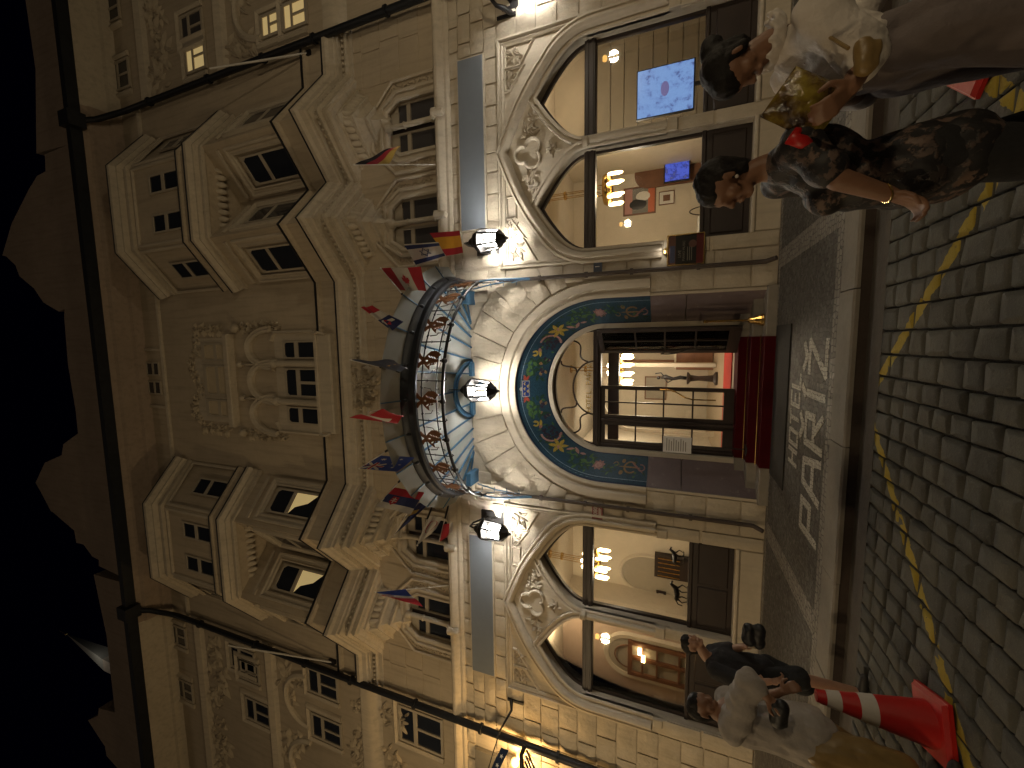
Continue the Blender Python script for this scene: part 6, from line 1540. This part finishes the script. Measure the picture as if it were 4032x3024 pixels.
def lace():
    m, nt, b = nmat('lace_black'); v = coords(nt, 'Object')
    n = ramp(nt, noise_n(nt, v, 26, 3, .6), [(.50, 0.0), (.58, 1.0)])
    big = ramp(nt, noise_n(nt, v, 5, 3, .6), [(.45, 0.15), (.62, 1.0)])
    col = mix(nt, math_n(nt, 'MULTIPLY', n, big), (.010, .009, .010), (.13, .085, .065))
    nt.links.new(col, b.inputs['Base Color']); b.inputs['Roughness'].default_value = .6; bump(nt, b, n, .004, .6)
lace()
def snack():
    m, nt, b = nmat('snack_bag'); v = coords(nt, 'Object'); n = noise_n(nt, v, 9, 4)
    nt.links.new(ramp(nt, n, [(.38, (.04, .02, .01)), (.5, (.16, .10, .02)), (.62, (.34, .26, .04))]), b.inputs['Base Color']); b.inputs['Roughness'].default_value = .22
    b.inputs['Transmission Weight'].default_value = .25; bump(nt, b, noise_n(nt, v, 12, 5), .03, .7)
snack()
def cap(b, p, q, r0, r1=None, n=14):
    p, q = Vector(p), Vector(q); r1 = r0 if r1 is None else r1; d = q-p; L = max(d.length, 1e-4); d = d/L; pts = []; rs = []
    for k in range(5): a = PI/2*k/4; pts.append(p-d*r0*math.cos(a)); rs.append(max(.0015, r0*math.sin(a)))
    for k in range(1, 5): pts.append(p+d*L*k/4); rs.append(r0+(r1-r0)*k/4)
    for k in range(1, 5): a = PI/2*k/4; pts.append(q+d*r1*math.sin(a)); rs.append(max(.0015, r1*math.cos(a)))
    b.tube(pts, rs, n)
def chain(b, pts, rs):
    for (p, q, r, s) in zip(pts, pts[1:], rs, rs[1:]): cap(b, p, q, r, s)
def fuse(b, name, mat, parent, base, voxel=.009, it=4, fold=None, seed=0):
    base = Vector(base); b.v = [tuple(Vector(p)-base) for p in b.v]
    o = b.build(name, mat, None, smooth='all')
    m = o.modifiers.new('r', 'REMESH'); m.mode = 'VOXEL'; m.voxel_size = voxel; m.use_smooth_shade = True
    s = o.modifiers.new('s', 'SMOOTH'); s.factor = .5; s.iterations = it
    me = evalmesh(o); bpy.data.objects.remove(o)
    if fold:
        amp, sc, stretch = fold; off = Vector((seed*3.1, seed*1.7, 0)); cos = [v.co.copy() for v in me.vertices]; nor = [v.normal.copy() for v in me.vertices]
        for v, c, n_ in zip(me.vertices, cos, nor):
            q = Vector((c.x*sc, c.y*sc, c.z*sc*stretch))+off
            h = abs(noise.noise(q))*1.4-.3+.5*noise.noise(q*2.3)
            v.co = c+n_*amp*h
    me.polygons.foreach_set('use_smooth', [True]*len(me.polygons)); me.materials.clear(); me.materials.append(MATS[mat]); me.name = name
    return obj(name, me, parent)
def head(b, c, fwd, up, s=1.0):
    """skull, jaw, nose, brow, lips, ears; c = centre, fwd = where the face looks"""
    c = Vector(c); f = Vector(fwd).normalized(); u = (Vector(up)-f*Vector(up).dot(f)).normalized(); r = f.cross(u)
    P = lambda a, d, e: c+r*(a*s)+f*(d*s)+u*(e*s)
    cap(b, P(0, -.028, .035), P(0, .016, .035), .080*s, .076*s, 18); cap(b, P(0, .018, -.01), P(0, .040, -.062), .060*s, .042*s, 16); cap(b, P(-.02, .06, -.085), P(.02, .06, -.085), .018*s, .018*s)
    cap(b, P(0, .085, .028), P(0, .108, -.012), .008*s, .013*s, 10); cap(b, P(-.012, .095, -.018), P(.012, .095, -.018), .009*s, .009*s, 10)
    cap(b, P(-.03, .078, .035), P(.03, .078, .035), .013*s, .013*s, 10)
    cap(b, P(-.018, .088, -.047), P(.018, .088, -.047), .008*s, .008*s, 10); cap(b, P(-.016, .085, -.058), P(.016, .085, -.058), .008*s, .008*s, 10)
    for k in (-1, 1): cap(b, P(k*.078, -.008, .02), P(k*.080, -.004, -.02), .014*s, .010*s, 10); cap(b, P(k*.045, .055, -.012), P(k*.04, .05, -.03), .024*s, .022*s, 10)
    return P
def hand(b, w, d, curl, spread, s=1.0, side=1):
    """palm at wrist w pointing along d; curl = direction fingers bend to; five separate fingers"""
    w = Vector(w); d = Vector(d).normalized(); cu = Vector(curl); cu = (cu-d*cu.dot(d)).normalized(); x = d.cross(cu)*side
    for k in (-1, 0, 1): cap(b, w+d*.012+x*(k*.018), w+d*.085*s+x*(k*.023), .014, .013, 10)
    for k, (o_, L) in enumerate(((-.032, .062), (-.011, .078), (.010, .085), (.031, .076))):
        p0 = w+d*.088*s+x*o_; p1 = p0+(d*.8+cu*spread*.6).normalized()*L*.42; p2 = p1+(d*.4+cu*spread).normalized()*L*.34; p3 = p2+(d*.0+cu*spread-d*.2).normalized()*L*.28
        chain(b, [p0, p1, p2, p3], [.0105, .0095, .0088, .0078])
    p0 = w+d*.025-x*.03; p1 = p0+(-x*.7+d*.6+cu*.3).normalized()*.042; p2 = p1+(d*.8+cu*.5).normalized()*.035; chain(b, [p0, p1, p2], [.014, .0115, .009])
def shoe(p, d, name, mat, parent, base):
    p = Vector(p); d = Vector(d).normalized(); b = MB(); cap(b, p-d*.06+Vector((0, 0, .045)), p+d*.13+Vector((0, 0, .032)), .042, .034); cap(b, p-d*.05+Vector((0, 0, .03)), p-d*.04+Vector((0, 0, .09)), .042, .045); cap(b, p+d*.02+Vector((0, 0, .03)), p+d*.15+Vector((0, 0, .028)), .040, .03)
    return fuse(b, name, mat, parent, base, .008, 3)
UP = Vector((0, 0, 1)); ZR = Z_ROAD+.005
# --- woman in black lace blouse, walking to the left of the upright photo
def woman_black():
    Y = -6.42; K = lambda x, y, dy=0: pY(x, y, Y+dy)
    hd = K(2862, 725); base = Vector((hd.x+.12, Y, Z_ROAD)); t = thing('person', 'person in a black lace blouse and black trousers walking past with bare forearm', 'person', base)
    nk = hd+Vector((.045, 0, -.13)); ch = nk+Vector((.005, 0, -.14)); wa = K(3370, 705); hp = K(3560, 655)
    hp.z = min(hp.z, .93); fw = Vector((-.97, -.10, -.12))
    shN, shF = ch+Vector((.02, -.155, .03)), ch+Vector((-.02, .155, .03))
    kneeN, kneeF = hp+Vector((-.06, -.09, -.42)), hp+Vector((.10, .09, -.42)); ankN = Vector((kneeN.x+.10, kneeN.y, ZR+.09)); ankF = Vector((kneeF.x+.22, kneeF.y, ZR+.11))
    elN = K(3300, 705, -.18); wrN = K(3500, 765, -.16); elF = shF+Vector((.0, .03, -.27)); wrF = elF+Vector((-.03, -.03, -.23))
    b = MB(); head(b, hd, fw, UP, 1.0); chain(b, [hd+Vector((.02, 0, -.07)), nk, ch], [.052, .054, .085])
    chain(b, [ch+Vector((0, 0, -.03)), wa, hp], [.115, .105, .118]); cap(b, shN, shF, .060)
    chain(b, [hp+Vector((0, -.07, 0)), kneeN, ankN], [.082, .055, .038]); chain(b, [hp+Vector((0, .07, 0)), kneeF, ankF], [.082, .055, .038])
    chain(b, [shN, elN, wrN], [.055, .042, .029]); chain(b, [shF, elF, wrF], [.055, .042, .029])
    hand(b, wrN, (wrN-elN), Vector((-.8, 0, -.3)), .5); hand(b, wrF, (wrF-elF), Vector((-.8, 0, -.3)), .5, side=-1)
    for a in (ankN, ankF): cap(b, a+Vector((.02, 0, -.05)), a+Vector((-.12, 0, -.06)), .035, .03)
    fuse(b, 'body', 'skin_brown', t, base, .0075, 2)
    b = MB(); P = lambda a, d, e: hd+Vector((0, 1, 0))*a+fw*d+UP*e
    cap(b, P(0, -.035, .045), P(0, .022, .062), .088, .074, 18); cap(b, P(0, -.06, .03), P(0, -.055, -.055), .072, .055); cap(b, P(-.06, -.02, .03), P(-.055, -.045, -.06), .034, .026); cap(b, P(.06, -.02, .03), P(.055, -.045, -.06), .034, .026); cap(b, P(0, .055, .095), P(0, -.02, .115), .022, .03)
    fuse(b, 'hair', 'hair_dark', t, base, .009, 2, (.006, 40, .5), 1)
    b = MB(); chain(b, [ch+Vector((.0, 0, .06)), ch+Vector((0, 0, -.06)), wa, hp+Vector((0, 0, .02)), hp+Vector((.01, 0, -.13))], [.082, .138, .130, .145, .155]); cap(b, shN, shF, .076); cap(b, ch+Vector((-.08, 0, -.10)), wa+Vector((-.05, 0, .1)), .085, .085)
    sl = shN.lerp(elN, .72); chain(b, [shN, shN.lerp(elN, .4), sl], [.076, .070, .074]); slF = shF.lerp(elF, .9); chain(b, [shF, slF], [.08, .08]); cap(b, hp+Vector((-.01, -.05, -.02)), hp+Vector((-.01, .05, -.02)), .145); cap(b, hp+Vector((0, -.05, -.12)), hp+Vector((0, .05, -.12)), .148)
    fuse(b, 'blouse', 'lace_black', t, base, .012, 4, (.012, 9, .5), 2)
    b = MB(); chain(b, [hp, hp+Vector((0, -.09, -.06)), kneeN, ankN+Vector((0, 0, .02))], [.13, .105, .085, .08]); chain(b, [hp+Vector((0, .09, -.06)), kneeF, ankF+Vector((0, 0, .02))], [.105, .085, .08])
    fuse(b, 'trousers', 'denim_black', t, base, .014, 4, (.012, 7, .4), 3)
    for a in (ankN, ankF): shoe(Vector((a.x-.03, a.y, ZR)), (-1, 0, 0), 'shoe', 'shoe_dark', t, base)
    b = MB().tube([wrN+((wrN-elN).normalized()*-.012)+Vector((.034*math.cos(a), .034*math.sin(a), .012*math.sin(a+1))) for a in [2*PI*i/16 for i in range(16)]], .004, 5, closed=True); b.v = [tuple(Vector(p)-base) for p in b.v]; b.build('bracelet', 'brass', t)
    e = hd+Vector((0, -.085, -.03)); MB().ball(e-base, .008, 8, 6).build('earring', 'reflective_white', t)
    return t
woman_black()
# --- woman in white blouse holding a snack bag
def woman_white():
    Y = -6.50; K = lambda x, y, dy=0: pY(x, y, Y+dy)
    hd = K(2898, 262); base = Vector((hd.x+.05, Y, Z_ROAD)); t = thing('person', 'person in a pale frilled blouse and wide trousers looking down at a food bag', 'person', base)
    fw = Vector((-.82, -.18, -.52)); up2 = Vector((-.45, 0, .9)); nk = hd+Vector((.055, 0, -.12)); ch = nk+Vector((-.035, 0, -.14)); wa = K(3330, 262); hp = K(3480, 215)
    shN, shF = ch+Vector((.01, -.16, .02)), ch+Vector((-.03, .16, .02)); elN = K(3415, 215, -.18); wrN = K(3352, 338, -.22); elF = shF+Vector((-.10, .05, -.27)); wrF = wrN+Vector((.05, .17, .06))
    kneeN, kneeF = hp+Vector((-.06, -.10, -.42)), hp+Vector((.02, .10, -.42)); ankN = Vector((kneeN.x-.02, kneeN.y, ZR+.08)); ankF = Vector((kneeF.x+.03, kneeF.y, ZR+.08))
    b = MB(); head(b, hd, fw, up2, 1.0); chain(b, [hd+Vector((.03, 0, -.06)), nk, ch], [.052, .055, .085]); chain(b, [ch+Vector((0, 0, -.03)), wa, hp], [.095, .085, .095]); cap(b, shN, shF, .052)
    chain(b, [hp+Vector((0, -.065, 0)), kneeN, ankN], [.075, .055, .038]); chain(b, [hp+Vector((0, .065, 0)), kneeF, ankF], [.075, .055, .038]); chain(b, [shN, elN, wrN], [.056, .046, .032]); chain(b, [shF, elF, wrF], [.056, .044, .03])
    hand(b, wrN, (wrN-elN)+Vector((0, 0, .05)), Vector((-.2, .3, .6)), .8); hand(b, wrF, Vector((-.6, -.5, .1)), Vector((-.2, -.3, .6)), .8, side=-1)
    for a in (ankN, ankF): cap(b, a+Vector((.02, 0, -.05)), a+Vector((-.12, 0, -.055)), .035, .03)
    fuse(b, 'body', 'skin_brown', t, base, .0075, 2)
    r_ = fw.normalized().cross(up2).normalized(); u_ = (up2-fw*up2.dot(fw)/fw.dot(fw)).normalized(); f_ = fw.normalized(); P = lambda a, d, e: hd+r_*a+f_*d+u_*e
    b = MB(); cap(b, P(0, -.035, .045), P(0, .025, .060), .088, .072, 18); cap(b, P(0, -.06, .02), P(0, -.06, -.04), .074, .056); cap(b, P(-.058, -.01, .03), P(-.06, -.02, -.04), .034, .024); cap(b, P(.058, -.01, .03), P(.06, -.02, -.04), .034, .024); cap(b, P(0, -.125, .03), P(0, -.15, .02), .055, .05); cap(b, P(.02, .06, .075), P(.05, .045, .02), .018, .012)
    fuse(b, 'hair', 'hair_dark', t, base, .009, 2, (.006, 40, .6), 5)
    b = MB(); chain(b, [ch+Vector((0, 0, .055)), ch+Vector((0, 0, -.06)), wa, hp+Vector((0, 0, .10))], [.082, .118, .118, .150]); cap(b, shN, shF, .076); cap(b, ch+Vector((-.07, 0, -.10)), wa+Vector((-.04, 0, .06)), .08, .085); cap(b, hp+Vector((.08, 0, .12)), hp+Vector((.20, -.02, .06)), .10, .045)
    chain(b, [shN, shN.lerp(elN, .5), elN], [.076, .074, .070]); cap(b, elN, elN.lerp(wrN, .32), .068, .055); chain(b, [shF, shF.lerp(elF, .5), elF], [.074, .074, .07])
    fuse(b, 'blouse', 'cotton_white', t, base, .011, 4, (.020, 9, .45), 6)
    b = MB()
    for k in range(22):
        a = 2*PI*k/22; c = nk+Vector((.075*math.cos(a)+.01, .072*math.sin(a), -.035)); cap(b, c, c+Vector((.022*math.cos(a), .022*math.sin(a), .025+.018*(k % 2))), .016, .013, 8)
    fuse(b, 'collar_frill', 'cotton_white', t, base, .008, 2)
    b = MB(); chain(b, [hp+Vector((0, 0, .03)), hp+Vector((0, -.09, -.10)), kneeN, ankN], [.135, .12, .115, .14]); chain(b, [hp+Vector((0, .09, -.10)), kneeF, ankF], [.12, .115, .14])
    fuse(b, 'trousers', 'linen_pale', t, base, .014, 4, (.024, 8, .18), 7)
    for a in (ankN, ankF): shoe(Vector((a.x-.03, a.y, ZR)), (-1, 0, 0), 'shoe', 'shoe_dark', t, base)
    # things she carries
    c = K(3170, 410, -.12); s_ = thing('snack_bag', 'crumpled brown and yellow food bag held by the person in the pale blouse', 'bag', c)
    b = MB(); P_ = []; n1, n2 = 14, 9
    for i in range(n1+1):
        for j in range(n2+1):
            u, v = i/n1, j/n2; th = .055*math.sin(PI*u)**.5*math.sin(PI*v)**.5; P_.append(((u-.5)*.20, -th+.008*noise.noise(Vector((u*6, v*6, 1))), (v-.5)*.23))
    m = len(P_); P_ += [(x, -y, z) for x, y, z in P_]
    F_ = [(i*(n2+1)+j, (i+1)*(n2+1)+j, (i+1)*(n2+1)+j+1, i*(n2+1)+j+1) for i in range(n1) for j in range(n2)]; F_ += [tuple(m+q for q in reversed(f)) for f in F_]
    b.add(P_, F_); b.xf(Matrix.Rotation(math.radians(35), 4, 'Y')); b.build('packet', 'snack_bag', s_, smooth='all')
    b = MB().tube([(-.10, -.01, .02), (-.13, -.02, .04), (-.15, -.02, .0), (-.155, -.02, -.03)], [.02, .028, .025, .005], 8); b.build('red_tip', 'plastic_red', s_, smooth='all')
    c = K(3410, 225, -.30); s2 = thing('shoulder_bag', 'small tan handbag hanging at the hip of the person in the pale blouse', 'bag', c); b = MB(); cap(b, (-.03, 0, 0), (.035, 0, .01), .03, .03); b.box(-.042, .042, -.02, .02, -.036, .03)
    fuse(b, 'pouch', 'leather_tan', s2, (0, 0, 0), .008, 3, (.006, 14, 1), 3)
    cc = Vector(c); stp = [Vector((.04, 0, .05)), shF-cc+Vector((.1, -.05, .10)), nk-cc+Vector((.06, -.06, .02)), Vector((-.04, -.02, .05))]; MB().tube([stp[0], stp[0].lerp(stp[1], .5)+Vector((.1, 0, 0)), stp[1]], .006, 6).build('strap', 'leather_tan', s2)
    return t
woman_white()
# --- person in dark tee and shorts at the kerb, holding a black bag
def person_dark():
    Y = -3.92; K = lambda x, y, dy=0: pY(x, y, Y+dy); kk = lambda X, Y_, dy=0: K(2640+X/3.687, 2420+Y_/3.687, dy)
    hd = kk(330, 430); base = Vector((K(3387, 2705).x, Y, Z_ROAD)); t = thing('person', 'person in dark tee shirt and shorts stepping along the kerb with a black bag', 'person', base)
    fw = Vector((.95, -.2, .05)); nk = kk(520, 610); ch = kk(700, 700); wa = kk(1080, 780); hp = kk(1300, 830); kN = kk(1900, 930, -.08); kF = kk(1950, 1010, .10); aN = Vector((K(3365, 2700).x, Y-.08, ZR+.09)); aF = Vector((aN.x-.30, Y+.10, ZR+.12))
    sN, sF = ch+Vector((.03, -.17, .05)), ch+Vector((-.02, .17, .05)); eF = kk(930, 500, .10); wF = kk(1085, 455, -.02); eN = sN+Vector((-.02, -.06, -.27)); wN = eN+Vector((.10, .0, -.22))
    b = MB(); head(b, hd, fw, UP, 1.0); chain(b, [hd+Vector((-.02, 0, -.07)), nk, ch], [.055, .058, .09]); chain(b, [ch+Vector((0, 0, -.03)), wa, hp], [.13, .125, .135]); cap(b, sN, sF, .065)
    chain(b, [hp+Vector((0, -.085, 0)), kN, aN], [.095, .06, .04]); chain(b, [hp+Vector((0, .085, 0)), kF, aF], [.095, .06, .04]); chain(b, [sF, eF, wF], [.055, .045, .03]); chain(b, [sN, eN, wN], [.055, .045, .03])
    hand(b, wF, Vector((.8, -.3, -.2)), Vector((.3, -.2, -.8)), .8); hand(b, wN, wN-eN, Vector((.8, 0, -.2)), .5, side=-1)
    for a in (aN, aF): cap(b, a+Vector((-.02, 0, -.05)), a+Vector((.11, 0, -.055)), .035, .03)
    fuse(b, 'body', 'skin_light', t, base, .008, 2)
    b = MB(); P = lambda a, d, e: hd+Vector((0, 1, 0))*a+fw*d+UP*e; cap(b, P(0, -.035, .045), P(0, .02, .062), .088, .072, 18); cap(b, P(0, -.06, .03), P(0, -.05, -.04), .07, .05); fuse(b, 'hair', 'hair_dark', t, base, .009, 2, (.006, 40, .6), 2)
    b = MB(); chain(b, [ch+Vector((0, 0, .05)), ch+Vector((0, 0, -.06)), wa, hp+Vector((0, 0, -.02))], [.09, .16, .155, .165]); cap(b, sN, sF, .085); cap(b, sF, sF.lerp(eF, .75), .085, .085); cap(b, sN, sN.lerp(eN, .75), .085, .085); fuse(b, 'tee_shirt', 'tee_dark', t, base, .012, 4, (.014, 9, .5), 4)
    b = MB(); chain(b, [hp, hp+Vector((0, -.09, -.08)), hp.lerp(kN, .92)+Vector((0, -.0, 0))], [.15, .125, .115]); chain(b, [hp+Vector((0, .09, -.08)), hp.lerp(kF, .92)], [.125, .115]); fuse(b, 'shorts', 'shorts_dark', t, base, .012, 4, (.014, 9, .4), 5)
    for a in (aN, aF): shoe(Vector((a.x+.02, a.y, a.z-.088)), (1, 0, 0), 'shoe', 'shoe_dark', t, base)
    c = kk(1190, 290, -.05); s_ = thing('hand_bag', 'soft black bag swinging from the hand of the person in shorts', 'bag', c); b = MB(); cap(b, (-.06, 0, .03), (.05, 0, .03), .07, .06); cap(b, (-.08, 0, -.06), (.07, 0, -.06), .06, .06); fuse(b, 'pouch', 'bag_black', s_, (0, 0, 0), .01, 4, (.012, 10, 1), 2)
    MB().tube([Vector((0, 0, .08)), (Vector(wF)-c)*.6+Vector((.03, 0, .03)), Vector(wF)-c+Vector((.06, 0, -.02))], .008, 6).build('strap', 'bag_black', s_)
person_dark()
# --- person in loose pale shirt at the photo's lower edge, elbow forward
def person_pale():
    Y = -5.2; K = lambda x, y, dy=0: pY(x, y, Y+dy); kk = lambda X, Y_, dy=0: K(2640+X/3.687, 2420+Y_/3.687, dy)
    hd = kk(500, 1340); base = Vector((K(3480, 3000).x, Y, Z_ROAD)); t = thing('person', 'person in a loose pale shirt with raised elbow standing behind the traffic cone', 'person', base)
    fw = Vector((.9, -.1, -.25)); nk = kk(720, 1440); ch = kk(900, 1480); wa = kk(1500, 1620); hp = kk(1850, 1720); hp.z = max(hp.z, .72)
    kN = hp+Vector((.07, -.10, -.38)); kF = hp+Vector((-.10, .10, -.38)); aN = Vector((kN.x-.06, kN.y, ZR+.09)); aF = Vector((kF.x-.10, kF.y, ZR+.09))
    sN, sF = ch+Vector((.03, -.16, .02)), ch+Vector((0, .16, .02)); eN = kk(1130, 960, -.16); wN = kk(1400, 1200, -.22); eF = sF+Vector((.05, .05, -.26)); wF = eF+Vector((.15, -.05, -.12))
    b = MB(); head(b, hd, fw, Vector((-.2, 0, 1)), 1.0); chain(b, [hd+Vector((-.02, 0, -.07)), nk, ch], [.055, .058, .09]); chain(b, [ch, wa, hp], [.13, .13, .14]); cap(b, sN, sF, .065)
    chain(b, [hp+Vector((0, -.085, 0)), kN, aN], [.095, .06, .04]); chain(b, [hp+Vector((0, .085, 0)), kF, aF], [.095, .06, .04]); chain(b, [sN, eN, wN], [.055, .045, .03]); chain(b, [sF, eF, wF], [.055, .045, .03]); hand(b, wN, wN-eN, Vector((-.4, 0, -.4)), .7); hand(b, wF, wF-eF, Vector((.3, 0, -.4)), .6, side=-1)
    for a in (aN, aF): cap(b, a+Vector((-.02, 0, -.05)), a+Vector((.11, 0, -.055)), .035, .03)
    fuse(b, 'body', 'skin_brown', t, base, .008, 2)
    b = MB(); P = lambda a, d, e: hd+Vector((0, 1, 0))*a+fw*d+UP*e; cap(b, P(0, -.035, .045), P(0, .02, .066), .09, .074, 18); cap(b, P(0, -.06, .03), P(0, -.05, -.05), .072, .055); fuse(b, 'hair', 'hair_dark', t, base, .009, 2, (.006, 40, .6), 8)
    b = MB(); chain(b, [ch+Vector((0, 0, .05)), ch+Vector((0, 0, -.06)), wa, hp+Vector((0, 0, -.08))], [.09, .165, .175, .20]); cap(b, sN, sF, .09); chain(b, [sN, sN.lerp(eN, .5), eN], [.10, .105, .085]); cap(b, eN, eN.lerp(wN, .35), .085, .085); chain(b, [sF, sF.lerp(eF, .8)], [.09, .09]); fuse(b, 'shirt', 'cotton_grey', t, base, .012, 4, (.022, 8, .5), 9)
    b = MB(); chain(b, [hp, hp+Vector((0, -.09, -.08)), kN, kN.lerp(aN, .55)], [.15, .125, .10, .09]); chain(b, [hp+Vector((0, .09, -.08)), kF, kF.lerp(aF, .55)], [.125, .10, .09]); fuse(b, 'trousers', 'leather_tan', t, base, .012, 4, (.014, 9, .4), 3)
    for a in (aN, aF): shoe(Vector((a.x+.02, a.y, ZR)), (1, 0, 0), 'shoe', 'shoe_dark', t, base)
    c = kk(1560, 1440, -.24); s_ = thing('belt_bag', 'dark belt bag worn at the side of the person in the loose pale shirt', 'bag', c); b = MB(); cap(b, (-.05, 0, 0), (.06, 0, -.02), .055, .05); b.box(-.07, .08, -.03, .04, -.06, .05); fuse(b, 'pouch', 'bag_black', s_, (0, 0, 0), .009, 3)
person_pale()
# ---------------------------------------------------------------- traffic cones
def cone(label, x, y, h=.75, rz=.3, tilt=0.0):
    t = thing('traffic_cone', label, 'traffic cone', (x, y, Z_ROAD+.012), 'traffic cones on the setts'); t.rotation_euler = (tilt, 0, rz)
    q = .215; b = MB()
    for z0, z1, a, c in ((0, .025, q, q), (.025, .05, q*.96, q*.88)):
        P = [(sx*w, sy*w, z) for z, w in ((z0, a), (z1, c)) for sx, sy in ((-1, -1), (1, -1), (1, 1), (-1, 1))]; b.add(P, [(0, 3, 2, 1), (4, 5, 6, 7)]+[(i, (i+1) % 4, 4+(i+1) % 4, 4+i) for i in range(4)])
    b.build('base_plate', 'plastic_red', t)
    R = lambda z: .150+(.042-.150)*(z-.05)/(h-.05)
    zs = [.05, .36, .46, .57, .66, h]
    for i, (z0, z1) in enumerate(zip(zs, zs[1:])):
        e = .002 if i % 2 else 0
        MB().lathe([(R(z0)+e, z0), ((R(z0)+R(z1))/2+e, (z0+z1)/2), (R(z1)+e, z1)] + ([(.02, h)] if i == 4 else []), (0, 0, 0), 24).build('cone_body' if i % 2 == 0 else 'reflective_band', 'plastic_red' if i % 2 == 0 else 'reflective_white', t, smooth=60)
    return t
cone('red traffic cone with two white bands by the person in the loose shirt', -1.70, -5.05, .72, .35)
c = pZ(3872, 205, Z_ROAD); cone('red traffic cone mostly hidden behind the person in the wide trousers', c.x, c.y, .74, .9)
